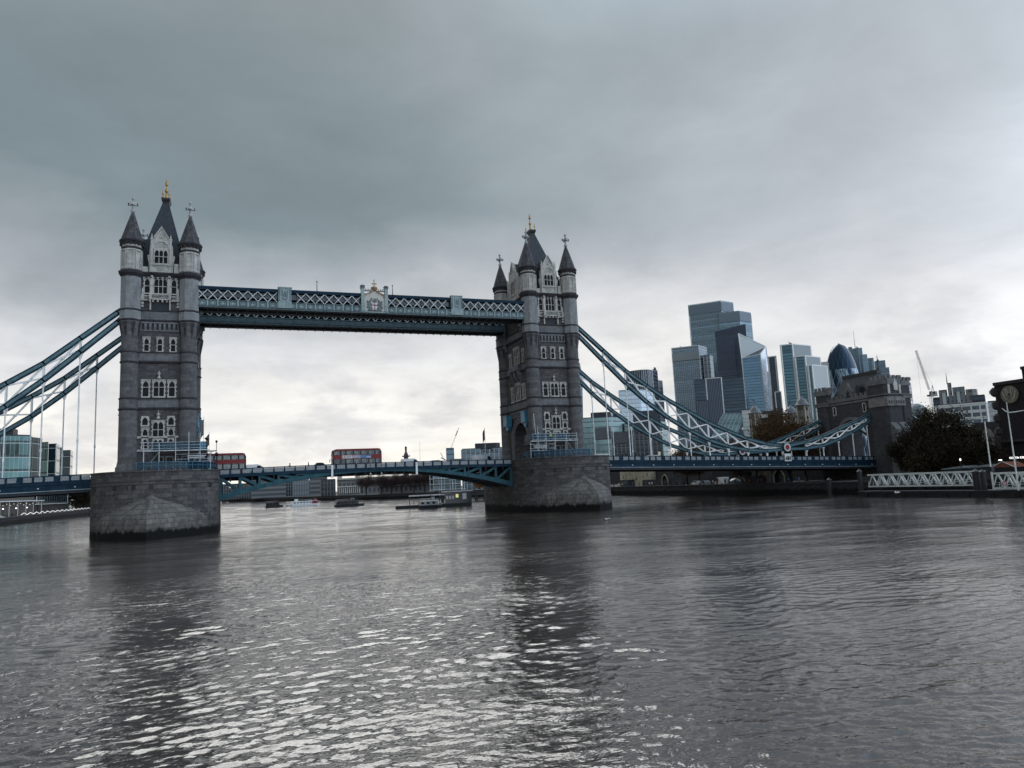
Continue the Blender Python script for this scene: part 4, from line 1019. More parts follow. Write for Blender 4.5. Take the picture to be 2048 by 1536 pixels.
# ================================================================== abutment gatehouse on the right bank
def gatehouse():
    root = thing('bridge_gatehouse', 'dark stone castle-like gatehouse where the right side span lands', 'gatehouse', (0, 0, 2.6))
    P = lambda b, n, m_, par=None: b.build(n, m_, par or root, (0, 0, -2.6) if par is None else None)
    X0, X1 = 137.2, 145.5
    b = MB(); OW = 4.6; yc = -1.5
    b.box(X0, X1, -10.8, yc-OW, 2, 25.0); b.box(X0, X1, yc+OW, 9.3, 2, 25.0)
    ar = [(yc+OW*math.cos(PI*k/14), 16.0+3.6*math.sin(PI*k/14)) for k in range(15)]
    for (y0, z0), (y1, z1) in zip(ar, ar[1:]):
        b.add([(X0,y0,z0),(X1,y0,z0),(X1,y1,z1),(X0,y1,z1),(X0,y0,25),(X1,y0,25),(X1,y1,25),(X0,y1,25)], [(0,1,2,3),(4,5,6,7),(0,3,7,4),(1,2,6,5)])
    b.box(X0, X1, yc-OW, yc+OW, 2, 6.0)
    P(b, 'wall', M_gate)
    b = MB()
    for k in range(14):
        a0, a1 = PI*k/14, PI*(k+1)/14
        b.plate([(X0-.25, yc+r*math.cos(a), 16+r*.8*math.sin(a)) for r, a in ((4.4,a0),(5.4,a0),(5.4,a1),(4.4,a1))], (.3, 0, 0))
    b.box(X0-.2, X0+.1, 9.2, 9.4, 3, 25); b.box(X0-.25, X0, -10.5, 9.2, 24.2, 24.7)
    P(b, 'arch_moulding', M_ash)
    b = MB()
    b.box(X0-.2, X0+.4, -8.2, 7.0, 25.0, 26.0)
    for k in range(17): y = -8.0+k*.9; (b.box(X0-.2, X0+.4, y, y+.85, 26.0, 26.8) if k % 2 == 0 else None)
    P(b, 'parapet', M_ash)
    # corner turrets
    for (x0, x1, y0, y1, zt) in ((135.9, 141.8, -15.4, -9.6, 29.6), (136.2, 139.4, 6.6, 10.2, 29.2), (141.9, 146.2, -14.6, -10.0, 29.2)):
        b = MB(); b.prism([(x0+.7, y0), (x1-.7, y0), (x1, y0+.7), (x1, y1), (x0, y1), (x0, y0+.7)], 2, zt-1.6); tb = P(b, 'corner_turret', M_gate)
        b = MB(); g = .25
        def ringbox(g, za, zb): b.prism([(x0+.7-g*.4, y0-g), (x1-.7+g*.4, y0-g), (x1+g, y0+.7-g*.4), (x1+g, y1+g), (x0-g, y1+g), (x0-g, y0+.7-g*.4)], za, zb)
        ringbox(.25, zt-1.6, zt-.2); ringbox(.4, zt-4.6, zt-4.3); ringbox(.35, 24.2, 24.6); ringbox(.5, 25.0, 25.3)
        n = max(3, int((x1-x0)/.7))
        for k in range(n):
            if k % 2 == 0:
                st = (x1-x0)/n; b.box(x0+k*st, x0+(k+.95)*st, y0-.25, y0+.3, zt-.2, zt+.75)
        n = max(3, int((y1-y0)/.7))
        for k in range(n):
            if k % 2 == 0:
                st = (y1-y0)/n; b.box(x0-.25, x0+.3, y0+k*st, y0+(k+.95)*st, zt-.2, zt+.75); b.box(x1-.3, x1+.25, y0+k*st, y0+(k+.95)*st, zt-.2, zt+.75)
        b.build('battlement', M_ash, tb, split=True)
    b = MB(); b.box(135.6, 142.1, -15.8, -15.5, 22.0, 24.2); b.box(135.55, 135.9, -15.6, -9.6, 22.0, 24.2); P(b, 'machicolation', stone('grey machicolation stone', (.17,.165,.165), (.24,.235,.23), (.1,.1,.1), 1.1, .6, .015))
    b = MB()
    for k in range(7): x = 136.3+k*.85; b.box(x-.22, x+.22, -15.9, -15.8, 22.6, 23.4)
    P(b, 'machicolation_opening', M_dark)
    b = MB(); b.box(136.2, 141.5, -17.1, -15.4, 2, 15.6); b.plate([(136.2, -17.1, 15.6), (136.2, -15.4, 15.6), (136.2, -15.4, 17.6)], (2.3, 0, 0)); b.plate([(139.2, -17.1, 15.6), (139.2, -15.4, 15.6), (139.2, -15.4, 17.6)], (2.3, 0, 0)); b.box(135.4, 142.3, -17.6, -15.3, 2, 8.6); P(b, 'buttress', M_ash)
    b = MB(); b.plate([(138.6, -15.75, 26.2), (139.9, -15.75, 26.2), (140.0, -15.75, 27.9), (139.25, -15.75, 29.6), (138.5, -15.75, 27.9)], (0, .3, 0)); P(b, 'armorial_niche', M_pale)
    # roof
    b = MB(); b.loft([[(138.3,-9.8,25.2),(145.2,-9.8,25.2),(145.2,6.8,25.2),(138.3,6.8,25.2)], [(140.9,-8.6,32.0),(142.4,-8.6,32.0),(142.4,3.6,32.0),(140.9,3.6,32.0)]]); ro = P(b, 'roof', M_slate)
    b = MB(); b.box(140.8, 142.5, -8.8, 3.8, 32.0, 32.9); b.build('ridge_cresting', M_dark, ro)
    b = MB(); b.lathe([(.3, 32.8), (.35, 33.4), (.15, 33.8), (.12, 35.2), (.4, 35.4), (.12, 35.7), (.08, 36.6), (.02, 37.2)], 8, (141.6, -8.7)); b.build('ridge_finial', M_dark, ro)
    b = MB(); b.plate([(X0-.3, -3.2, 25.0), (X0-.3, .2, 25.0), (X0-.3, .2, 27.6), (X0-.3, -.9, 28.4), (X0-.3, -1.5, 30.2), (X0-.3, -2.1, 28.4), (X0-.3, -3.2, 27.6)], (.8, 0, 0)); ga = P(b, 'gable', M_ash)
    b = MB(); b.bar((X0-.4, -2.0, 26.2), (X0-.4, -1.0, 27.4), .2); b.bar((X0-.4, -1.0, 26.2), (X0-.4, -2.0, 27.4), .2); b.box(X0-.4, X0-.3, -2.4, -.6, 25.9, 26.1); b.box(X0-.4, X0-.3, -1.6, -1.4, 26.1, 28.2); b.build('gable_carving', M_trim, ga)
    b = MB(); b.plate([(X0+.5, -4.9, 26.2), (X0+.5, -3.6, 26.2), (X0+.5, -3.6, 28.6), (X0+.5, -4.2, 29.2), (X0+.5, -4.9, 28.6)], (3.4, 0, 0)); P(b, 'dormer', M_slate)
    for y in (4.3, -6.6):
        b = MB()
        for yy in (y-.55, y+.37): b.box(X0-.2, X0, yy, yy+.18, 21.2, 23.8)
        for z in (21.2, 23.6): b.box(X0-.22, X0, y-.55, y+.55, z, z+.2)
        for k, z in enumerate((21.5, 22.3, 23.1)): b.box(X0-.15, X0, y-.72, y-.55, z, z+.35); b.box(X0-.15, X0, y+.55, y+.72, z, z+.35)
        wo_ = P(b, 'window', M_pale); b = MB(); b.box(X0-.05, X0+.02, y-.37, y+.37, 21.4, 23.6); b.build('pane', M_win, wo_)
    for x in (136.9, 140.9):
        b = MB(); b.box(x-.35, x+.35, -15.6, -15.38, 25.4, 27.9); P(b, 'pilaster', M_pale)
    return root
gatehouse()
rt = thing('land_tie', 'blue and white land tie sloping down behind the gatehouse into the trees', 'land tie', (146, -9, 22.5))
b = MB(); b.bar((-1, 0, .6), (14, 0, -7.4), .7, .5); b.build('chord', M_blue2, rt); b = MB(); b.bar((-1, 0, 1.0), (14, 0, -7.0), .5, .2); b.build('cover_plate', M_white, rt)
rt = thing('portal_strut', 'blue and white slanting brace seen in the arch of the gatehouse', 'brace', (138.5, 0, 15))
b = MB(); b.bar((-1.5, -2.0, 3.2), (0, -8.2, -2.4), .5, .5); b.build('chord', M_blue2, rt); b = MB(); b.bar((-1.6, -2.2, 3.6), (-.1, -8.4, -2.0), .4, .2); b.build('cover_plate', M_white, rt)
# ================================================================== people
def person_mesh(pose):
    """one continuous skinned body, 1.75 m tall, facing +Y"""
    V = [(0,0,.95),(0,0,1.2),(0,.01,1.42),(0,.015,1.53),(0,.03,1.66)]; Rr = [.15,.14,.15,.062,.105]; E_ = [(0,1),(1,2),(2,3),(3,4)]
    st = {'walk': .26, 'stand': .06, 'phone': .05}[pose]
    for s in (-1, 1):
        i = len(V)
        V += [(s*.095, 0, .9), (s*.1, s*st*.45+.03, .5), (s*.1, s*st-.02, .09), (s*.105, s*st+.15, .04)]; Rr += [.10,.065,.048,.042]
        E_ += [(0,i),(i,i+1),(i+1,i+2),(i+2,i+3)]
        i = len(V)
        if pose == 'phone' and s > 0: arm = [(s*.2,.0,1.4),(s*.26,.06,1.13),(s*.14,.30,1.3),(s*.11,.36,1.36)]
        else: arm = [(s*.2,0,1.4),(s*.25,-s*st*.4-.02,1.12),(s*.25,-s*st*.7+.08,.86),(s*.24,-s*st*.7+.11,.76)]
        V += arm; Rr += [.065,.047,.037,.036]; E_ += [(2,i),(i,i+1),(i+1,i+2),(i+2,i+3)]
    me = bpy.data.meshes.new('person_skin'); me.from_pydata(V, E_, []); o = bpy.data.objects.new('tmp', me); C.objects.link(o)
    o.modifiers.new('s', 'SKIN'); sv = me.skin_vertices[0].data
    for k, r in enumerate(Rr): sv[k].radius = (r, r*(.72 if k in (1, 2) else 1)); sv[k].use_root = (k == 0)
    o.modifiers['s'].use_smooth_shade = True; su = o.modifiers.new('u', 'SUBSURF'); su.levels = 1
    dg = bpy.context.evaluated_depsgraph_get(); m2 = bpy.data.meshes.new_from_object(o.evaluated_get(dg)); bpy.data.objects.remove(o); return m2
def cloth(name, top, bottom):
    mt, t, b = newmat(name); s_ = t.n('ShaderNodeSeparateXYZ', {0: objc(t)}); z = s_.outputs[2]
    c = t.mix(t.m('GREATER_THAN', z, .86), bottom, top); c = t.mix(t.m('GREATER_THAN', z, 1.5), c, (.30, .19, .14)); c = t.mix(t.m('LESS_THAN', z, .1), c, (.02, .02, .02))
    t.put(b.inputs['Base Color'], c); b.inputs['Roughness'].default_value = .85; return mt
CL = {'dark': cloth('dark coat and jeans', (.02,.022,.028), (.03,.04,.07)), 'black': cloth('black clothes', (.014,.014,.016), (.014,.014,.016)), 'blue': cloth('blue jacket', (.04,.08,.16), (.03,.03,.035)),
      'red': cloth('red jacket', (.22,.03,.03), (.03,.03,.04)), 'beige': cloth('beige coat', (.33,.28,.21), (.03,.035,.05)), 'white': cloth('white top', (.55,.55,.55), (.03,.035,.05)), 'vest': cloth('high visibility vest', (.45,.60,.06), (.03,.05,.10))}
PM = {}
def person(x, y, z, rz, pose, cl, label, group=None, helmet=False):
    key = (pose, cl)
    if key not in PM:
        m2 = PM.get(pose) or person_mesh(pose); PM.setdefault(pose, m2); mm = m2.copy(); mm.materials.clear(); mm.materials.append(CL[cl]); PM[key] = mm
    o = bpy.data.objects.new('person', PM[key]); C.objects.link(o); o.location = (x, y, z); o.rotation_euler = (0, 0, rz)
    tag(o, label, 'person', group)
    b = MB(); b.lathe([(.118, 1.60), (.122, 1.70), (.095, 1.77), (.02, 1.80)], 10, (0, .015), smooth=True)
    b.build('helmet' if helmet else 'hair', M_vwhite if helmet else M_dark, o)
    return o
person(-17.2, -6.9, 10.55, PI/2+.3, 'phone', 'dark', 'person in a dark coat walking on the drawbridge with one arm raised', 'people on the drawbridge')
person(-13.6, -6.9, 10.6, -PI/2, 'walk', 'black', 'person in black at the drawbridge railing beside the dark car', 'people on the drawbridge')

# ================================================================== vehicles
def bus(x, y, z, label, advert=True, rz=0.0):
    root = thing('double_decker_bus', label, 'bus', (x, y, z), rz, group='red double-decker buses on the bridge')
    L, W, H = 10.3, 2.5, 4.35; hx, hy = L/2, W/2
    prof = [(-hx, .35), (hx, .35), (hx, 2.2), (hx-.05, 3.5), (hx-.30, 4.15), (hx-.65, H), (-hx+.75, H), (-hx+.3, 4.15), (-hx+.12, 3.4), (-hx, 2.2)]
    b = MB(); pil = MB()
    # side walls as bands and pillars so that the glazed parts are real openings
    for s in (-1, 1):
        def q(x0, x1, z0, z1, th=.05): b.box(x0, x1, *sorted((s*hy, s*(hy-th))), z0, z1)
        q(-hx, hx, .35, 1.25); q(-hx+.02, hx-.02, 2.25, 3.08); q(-hx+.2, hx-.25, 3.95, 4.2)
        for xx in (-hx+.02, -hx+1.5, -2.6, -1.0, .6, 2.2, 3.6, hx-.35): pil.box(xx, xx+.30, *sorted((s*hy, s*(hy-.05))), 1.25, 2.25)
        for xx in (-hx+.08, -hx+1.55, -2.55, -1.0, .55, 2.1, 3.55, hx-.45): pil.box(xx, xx+.30, *sorted((s*hy, s*(hy-.05))), 3.08, 3.95)
    b.plate([(-hx+.75, -hy, H), (hx-.65, -hy, H), (hx-.30, -hy, 4.15), (-hx+.3, -hy, 4.15)], (0, W, 0))
    b.box(hx-.06, hx, -hy, hy, .35, 1.2); b.box(hx-.12, hx-.02, -hy, hy, 2.3, 3.0); b.box(-hx, -hx+.06, -hy, hy, .35, 2.2); b.box(-hx+.02, -hx+.12, -hy, hy, 2.2, 3.1)
    for s in (-1, 1):
        b.box(hx-.14, hx-.02, *sorted((s*hy, s*(hy-.15))), 1.2, 3.7); b.bar((hx-.08, s*(hy-.08), 3.6), (hx-.4, s*(hy-.08), 4.25), .14)
        b.box(-hx, -hx+.1, *sorted((s*hy, s*(hy-.15))), 1.2, 3.4); b.bar((-hx+.1, s*(hy-.08), 3.3), (-hx+.5, s*(hy-.08), 4.25), .14)
    b.build('body', M_red, root); pil.build('window_pillar', M_dark, root)
    b = MB(); b.box(-hx+.1, hx-.1, -hy+.06, hy-.06, 2.2, 2.34); b.box(-hx+.1, hx-.1, -hy+.06, hy-.06, .3, .42); b.box(-hx+.4, hx-.45, -hy+.1, hy-.1, 4.16, 4.22); b.build('floor', M_dark, root)
    b = MB()
    for s in (-1, 1): b.box(-hx+.1, hx-.3, *sorted((s*(hy-.02), s*(hy-.035))), 3.06, 3.97); b.box(-hx+.1, hx-.1, *sorted((s*(hy-.02), s*(hy-.035))), 1.22, 2.27)
    b.plate([(hx-.05, -hy+.1, 1.2), (hx-.05, hy-.1, 1.2), (hx-.08, hy-.1, 2.3), (hx-.08, -hy+.1, 2.3)], (-.02, 0, 0)); b.plate([(hx-.08, -hy+.1, 3.0), (hx-.08, hy-.1, 3.0), (hx-.3, hy-.1, 4.1), (hx-.3, -hy+.1, 4.1)], (-.02, 0, 0))
    b.plate([(-hx+.06, -hy+.1, 3.1), (-hx+.06, hy-.1, 3.1), (-hx+.3, hy-.1, 4.1), (-hx+.3, -hy+.1, 4.1)], (.02, 0, 0))
    b.build('window', M_glass, root)
    b = MB()
    for k in range(9):
        xx = -hx+1.0+k*.92
        for s in (-.75, .75):
            b.box(xx, xx+.12, s-.42, s+.42, 2.6, 3.42); b.box(xx, xx+.42, s-.42, s+.42, 2.6, 2.75)
            if k in (2, 3, 4, 6, 7): b.box(xx, xx+.12, s-.42, s+.42, .8, 1.7)
    b.box(-hx+.2, -hx+2.9, -hy+.3, hy-.2, .4, 2.2)
    b.build('seats', M_vdark, root)
    for xx in (-hx+2.4, hx-2.6):
        for s in (-1, 1):
            b = MB(); c_ = (xx, s*(hy-.14), .48); b.tube([(xx, s*(hy-.28), .48), (xx, s*(hy+.01), .48)], .48, 16); wl = b.build('wheel', M_tyre, root)
            b = MB(); b.tube([(xx, s*(hy-.02), .48), (xx, s*(hy+.03), .48)], .26, 12); b.build('hub', M_steel, wl)
    if advert:
        for s in (-1, 1):
            y0, y1 = sorted((s*(hy+.005), s*(hy+.03)))
            b = MB(); b.box(-3.2, -1.2, y0, y1, 2.36, 2.98); ad = b.build('advert_board', M_vwhite, root)
            b = MB()        # ring and strokes of an illegible red mark
            y2, y3 = sorted((s*(hy+.035), s*(hy+.05)))
            for k in range(6): b.box(-3.1+k*.31, -3.0+k*.31, y2, y3, 2.45, 2.9); b.box(-3.1+k*.31, -2.9+k*.31, y2, y3, 2.8 if k % 2 else 2.45, 2.88 if k % 2 else 2.53); b.box(-3.08+k*.31, -2.9+k*.31, y2, y3, 2.63, 2.69)
            b.build('advert_lettering', M_red, ad)
            b = MB(); b.box(-1.2, .6, y0, y1, 2.36, 2.98); b.build('advert_board', paint('faded pink poster', (.34,.30,.36), .4), root)
            b = MB(); b.box(.6, 2.9, y0, y1, 2.36, 2.98); bl = b.build('advert_board', paint('blue poster', (.05,.18,.36), .4), root)
            b = MB(); b.box(1.9, 2.8, y2, y3, 2.45, 2.6); b.build('advert_lettering', M_vwhite, bl)
    b = MB(); b.box(-hx-.02, -hx+.02, -.9, .9, 2.5, 2.95); b.box(hx-.08, hx+.0, -.9, .9, 2.45, 2.9); b.build('destination_board', M_vdark, root)
    b = MB()
    for s in (-1, 1): b.box(hx-.01, hx+.03, *sorted((s*.7, s*1.1)), .75, .95)
    b.build('headlight', M_vwhite, root)
    b = MB()
    for s in (-1, 1): b.bar((-hx+.2, s*hy, 2.4), (-hx-.25, s*(hy+.22), 2.3), .05); b.box(-hx-.32, -hx-.18, *sorted((s*(hy+.1), s*(hy+.32))), 1.75, 2.3)
    b.build('wing_mirror', M_vdark, root)
    return root
bus(-3.35, -3.6, 10.62, 'red double-decker bus with a blue and white advert, at the middle of the drawbridge')
bus(-30.6, -3.6, 10.42, 'dark red double-decker bus just emerging from behind the scaffold of the nearer tower', advert=False)

def van(x, y, z, label, L=4.9, H=2.35, col=None, name='van', rz=0.0, lug=False):
    root = thing(name, label, 'van', (x, y, z), rz, group='vehicles crossing the bridge')
    hx, hy = L/2, .95
    side = [(-hx, .35), (hx, .35), (hx+.02, .85), (hx-.75, 1.15), (hx-1.55, H-.15), (hx-1.9, H), (-hx+.15, H), (-hx, H-.2)]
    b = MB(); b.loft([[(px, -hy*k, pz) for px, pz in side] for k in (1,)]+[[(px, hy, pz) for px, pz in side]]); b.build('body', col or M_vwhite, root)
    b = MB()
    for s in (-1, 1):
        q = [(hx-.85, 1.2), (hx-1.55, H-.3), (hx-2.1, H-.3), (hx-2.1, 1.2)]; b.plate([(px, s*(hy+.0), pz) for px, pz in q], (0, s*.015, 0))
    b.plate([(hx-.72, -hy+.1, 1.17), (hx-.72, hy-.1, 1.17), (hx-1.5, hy-.1, H-.2), (hx-1.5, -hy+.1, H-.2)], (.03, 0, .02)); b.build('window', M_win, root)
    for xx in (-hx+.95, hx-.9):
        for s in (-1, 1): b = MB(); b.tube([(xx, s*(hy-.2), .34), (xx, s*(hy+.02), .34)], .34, 14); b.build('wheel', M_tyre, root)
    b = MB()
    for s in (-1, 1): b.box(hx-.02, hx+.04, *sorted((s*.55, s*.85)), .75, .92)
    b.build('headlight', M_vwhite, root)
    return root
def car(x, y, z, label, col, L=4.3, H=1.5, rz=0.0):
    root = thing('car', label, 'car', (x, y, z), rz, group='vehicles crossing the bridge')
    hx, hy = L/2, .88
    side = [(-hx, .3), (hx, .3), (hx, .7), (hx-.25, .88), (hx-1.15, .98), (hx-1.75, H-.06), (hx-2.2, H), (-hx+.9, H-.02), (-hx+.25, 1.0), (-hx, .9)]
    b = MB(); b.loft([[(px, -hy, pz) for px, pz in side], [(px, hy, pz) for px, pz in side]]); b.build('body', col, root)
    b = MB()
    for s in (-1, 1): b.plate([(px, s*hy, pz) for px, pz in [(hx-1.25, 1.0), (hx-1.8, H-.12), (-hx+.95, H-.12), (-hx+.45, 1.02)]], (0, s*.015, 0))
    b.plate([(hx-1.12, -hy+.1, 1.0), (hx-1.12, hy-.1, 1.0), (hx-1.7, hy-.1, H-.08), (hx-1.7, -hy+.1, H-.08)], (.03, 0, .02)); b.build('window', M_win, root)
    for xx in (-hx+.8, hx-.85):
        for s in (-1, 1): b = MB(); b.tube([(xx, s*(hy-.2), .32), (xx, s*(hy+.02), .32)], .32, 14); b.build('wheel', M_tyre, root)
    b = MB()
    for s in (-1, 1): b.box(hx-.02, hx+.03, *sorted((s*.5, s*.8)), .62, .78)
    b.build('headlight', M_vwhite, root)
    return root
van(10.2, 3.4, 10.55, 'low white van right of the red bus, below the stone column on the skyline', 4.7, 2.25)
van(27.6, 3.4, 10.4, 'tall silver grey van nearest to the farther tower', 5.4, 2.65, M_vgrey)
car(16.2, 3.4, 10.5, 'dark car with a pale roof between the white van and the silver van', M_vdark, 4.4, 1.75)
van(21.2, 3.4, 10.45, 'dark people carrier between the dark car and the silver van', 4.8, 1.95, M_vdark, 'people_carrier')
car(-10.6, -3.4, 10.62, 'dark car close behind the red bus with the advert', M_vdark, 3.9, 1.72)
van(-23.4, -3.4, 10.45, 'white van whose roof shows right of the dark red bus', 4.2, 1.95)
van(-69.5, -3.4, 9.9, 'white van at the left edge on the left side span', 5.2, 2.3)
car(-61.5, 3.2, 10.1, 'dark car on the left side span between two hangers', M_vdark, 4.5, 1.55)
car(-56.6, 3.2, 10.2, 'silver car on the left side span close to the nearer pier', M_vgrey, 4.4, 1.6)
car(-72.5, 3.2, 9.9, 'black car at the far left on the left side span', M_vdark)
van(59.6, 3.2, 10.1, 'white van on the right side span close to the farther pier', 5.0, 2.3)
van(74.5, 3.2, 9.6, 'white van on the right side span right of the first one', 4.6, 2.0)
car(85.5, 3.2, 9.3, 'silver car on the right side span under the falling chain', M_vgrey, 4.3, 1.6)
car(119.0, 3.0, 8.2, 'dark car on the right side span near the gatehouse', M_vdark)
car(133.0, -3.0, 7.8, 'silver car coming out of the gatehouse arch', M_vgrey)

# ================================================================== control cabins and scaffolds on the piers
def cabin(x, sgn, label, slabel):
    root = thing('control_cabin', label, 'cabin', (x, 0, ZP), group='control cabins on the bridge piers')
    def bx(b, x0, x1, y0, y1, z0, z1): a, c_ = sorted((sgn*x0, sgn*x1)); b.box(a, c_, y0, y1, z0, z1)
    b = MB(); bx(b, -.3, 8.0, -14.2, -10.0, 0, 2.3) ; bx(b, -.3, 8.0, -14.2, -10, 2.3, 3.1); b.build('wall', M_brickdk, root)
    b = MB()
    for k, (a, c_) in enumerate(((.4, 1.3), (1.6, 2.9), (3.1, 3.7), (4.2, 5.4), (5.6, 6.8), (7.0, 7.8))):
        bx(b, a, a+.14, -14.38, -14.2, .7, 2.6); bx(b, c_-.14, c_, -14.38, -14.2, .7, 2.6); bx(b, a, c_, -14.37, -14.2, 2.5, 2.66); bx(b, a, c_, -14.37, -14.2, .6, .72)
    b.build('window_frame', M_ash, root)
    b = MB()
    for a, c_ in ((.5, 1.2), (1.7, 2.8), (4.3, 5.3), (5.7, 6.7)): bx(b, a, c_, -14.28, -14.21, .75, 2.5)
    b.build('window', M_win, root)
    b = MB(); bx(b, -.6, 8.4, -14.7, -9.9, 3.1, 3.4); bx(b, -.7, 8.5, -14.8, -14.6, 3.3, 3.6); b.build('flat_roof', M_dark, root)
    b = MB(); bx(b, -.5, 8.3, -14.62, -14.58, 3.6, 5.2); a, c_ = sorted((sgn*8.28, sgn*8.32)); b.box(a, c_, -14.6, -10.2, 3.6, 5.2); b.build('blue_glazed_screen', M_bglass, root)
    b = MB()
    for k in range(10): q = sgn*(-.5+k*.978); b.bar((q, -14.66, 3.5), (q, -14.66, 5.3), .06)
    for z in (4.4, 5.2): b.bar((sgn*-.5, -14.66, z), (sgn*8.3, -14.66, z), .05)
    b.build('screen_post', M_scafblue, root)
    # scaffold: its own thing
    sc = thing('scaffold', slabel, 'scaffold', (x, 0, ZP), group='scaffolds on the bridge piers')
    b = MB()
    for q, h in ((-1.9, 5.3), (.6, 5.0), (3.3, 5.9), (5.5, 6.9), (7.4, 6.9), (9.2, 3.2)): b.tube([(sgn*q, -15.6, 0), (sgn*q, -15.6, h)], .06, 6)
    for q in (-1.9, .6, 3.3, 5.5, 7.4): b.tube([(sgn*q, -14.9, 0), (sgn*q, -14.9, 4.2)], .05, 6)
    for z, a, c_ in ((1.55, 3.4, 9.4), (2.0, 3.4, 9.4), (2.9, 3.4, 9.4), (4.0, -2.2, 8.6), (4.6, -2.2, 8.6), (5.1, -2.2, 8.6)): b.tube([(sgn*a, -15.6, z), (sgn*c_, -15.6, z)], .045, 6)
    for a, c_ in ((5.4, 7.4), (-1.9, .6)): b.tube([(sgn*a, -15.6, .1), (sgn*c_, -15.6, 3.4)], .04, 6)
    b.build('tube', M_steel, sc)
    b = MB()
    for z, a, c_ in ((2.5, 5.3, 8.4), (2.2, 5.3, 8.2), (3.55, -2.2, 9.0)): lo, hi = sorted((sgn*a, sgn*c_)); b.box(lo, hi, -15.55, -14.9, z, z+.14)
    b.build('board', M_whited, sc)
    bal = thing('pier_balustrade', 'blue glazed balustrade along the rim of the '+('nearer' if x < 0 else 'farther')+' pier below the scaffold', 'balustrade', (x, 0, ZP), group='balustrades on the bridge piers')
    b = MB(); c2 = MB(); pts = []
    for k in range(15):
        a = math.radians(-108+k*7.4); pts.append((sgn*9.9*math.cos(a) if False else sgn*10.1*math.sin(math.radians(-14+k*6.6)), -11-10.0*math.cos(math.radians(-14+k*6.6)) if True else 0))
    for p, q in zip(pts, pts[1:]):
        b.bar((p[0], p[1], .75), (q[0], q[1], .75), .025, 1.25, up=(0,0,1)); c2.bar((p[0], p[1], 1.4), (q[0], q[1], 1.4), .06); c2.bar((p[0], p[1], .8), (q[0], q[1], .8), .04); c2.bar((p[0], p[1], 0), (p[0], p[1], 1.42), .06)
    b.build('glazed_panel', M_bglass, bal); c2.build('rail', M_scafblue, bal)
cabin(-41.0, 1, 'small dark control cabin at the foot of the nearer tower', 'scaffold with white boards around the cabin at the foot of the nearer tower')
cabin(41.1, -1, 'small dark control cabin at the foot of the farther tower', 'scaffold with tall tubes around the cabin at the foot of the farther tower')
person(36.9, -15.25, ZP+3.69, PI+.4, 'stand', 'vest', 'worker in a yellow high visibility vest and white helmet on the scaffold', None, True)
person(34.0, -15.25, ZP+3.69, PI-.5, 'phone', 'blue', 'worker in a blue jacket and white helmet at the left end of the scaffold', None, True)
flagpole('flagpole', 'tall white flagpole with a furled dark flag right of the nearer tower', -33.2, -9.6, ZP, 10.2, 0, 'white', 'flagpoles on the piers', .07)
flagpole('flagpole', 'shorter white flagpole with a furled flag, right of the tall one by the nearer tower', -32.2, -10.4, ZP, 7.2, 0, 'white', 'flagpoles on the piers', .06)
flagpole('flagpole', 'leaning white flagpole with a dark blue flag in front of the farther arch', 35.7, -10.5, ZP, 9.9, -.06, 'white', 'flagpoles on the piers', .10)
flagpole('flagpole', 'flagpole with a furled flag left of the farther tower, above the vans', 30.2, 9.6, ZP, 8.6, 0, 'white', 'flagpoles on the piers', .09)
def pier_lamp(x, y, label, arms=True, h=5.6):
    root = thing('pier_lamp', label, 'lamp post', (x, y, ZP), group='lamp posts on the piers')
    b = MB(); b.lathe([(.28, 0), (.3, .4), (.16, .6), (.13, 2.6), (.3, 3.1), (.14, 3.4), (.11, h)], 10)
    if arms: b.bar((-1.3, 0, 3.6), (1.8, 0, 3.6), .16, .2); b.bar((1.7, 0, 3.6), (1.7, 0, h-.4), .1); b.bar((-1.1, 0, 3.6), (-.1, 0, 2.7), .09); b.bar((1.1, 0, 3.6), (.1, 0, 2.7), .09)
    b.build('post', M_dark, root)
    b = MB(); b.lathe([(.1, h), (.3, h+.25), (.42, h+.45), (.3, h+.55), (.02, h+.7)], 8)
    if arms: b.lathe([(.08, h-.5), (.2, h-.3), (.22, h-.1), (.02, h+.05)], 8, (1.7, 0))
    b.build('lantern', M_dark, root)
pier_lamp(-32.6, -11.0, 'dark two-armed lamp post at the right rim of the nearer pier')
pier_lamp(30.4, 10.2, 'dark two-armed lamp post left of the farther tower', True, 3.4)
pier_lamp(-30.9, -10.0, 'single dark lamp post beside the dark red bus', False, 2.6)

# ================================================================== right foreground landing stage
M_gang = paint('white gangway steel', (.62,.65,.64), .45, .1, dirt=(.3,.33,.32))
def gangway(p, q, zt, zb, n, label):
    root = thing('gangway', label, 'gangway', (p[0], p[1], zb), group='gangways of the landing stage')
    P = Vector((0, 0, 0)); Q = Vector((q[0]-p[0], q[1]-p[1], 0)); d = (Q-P)/n; nrm = Vector((-d.y, d.x, 0)).normalized()*2.2; h = zt-zb
    for s in (0, 1):
        o = nrm*s; b = MB()
        b.bar(P+o+Vector((0,0,h))-d*.0, Q+o+Vector((0,0,h)), .26, .30); b.bar(P+o, Q+o, .24, .26); b.build('truss_chord', M_gang, root)
        b = MB()
        for k in range(n):
            a = P+d*k+o; c_ = P+d*(k+1)+o; mid = (a+c_)/2+Vector((0,0,h))
            b.bar(a, mid, .14, .16); b.bar(mid, c_, .2, .26)
        b.build('truss_brace', M_gang, root)
    b = MB(); b.bar(P+nrm*.5+Vector((0,0,.15)), Q+nrm*.5+Vector((0,0,.15)), 2.0, .12); b.build('walkway_floor', M_soffit, root)
    b = MB()
    for o in (nrm*.05, nrm*.95):
        for z in (.6, 1.0): b.bar(P+o+Vector((0,0,z)), Q+o+Vector((0,0,z)), .05)
        for k in range(n*2): b.bar(P+d*k*.5+o+Vector((0,0,.2)), P+d*k*.5+o+Vector((0,0,1.0)), .05)
    b.build('handrail', M_whited, root)
    return root
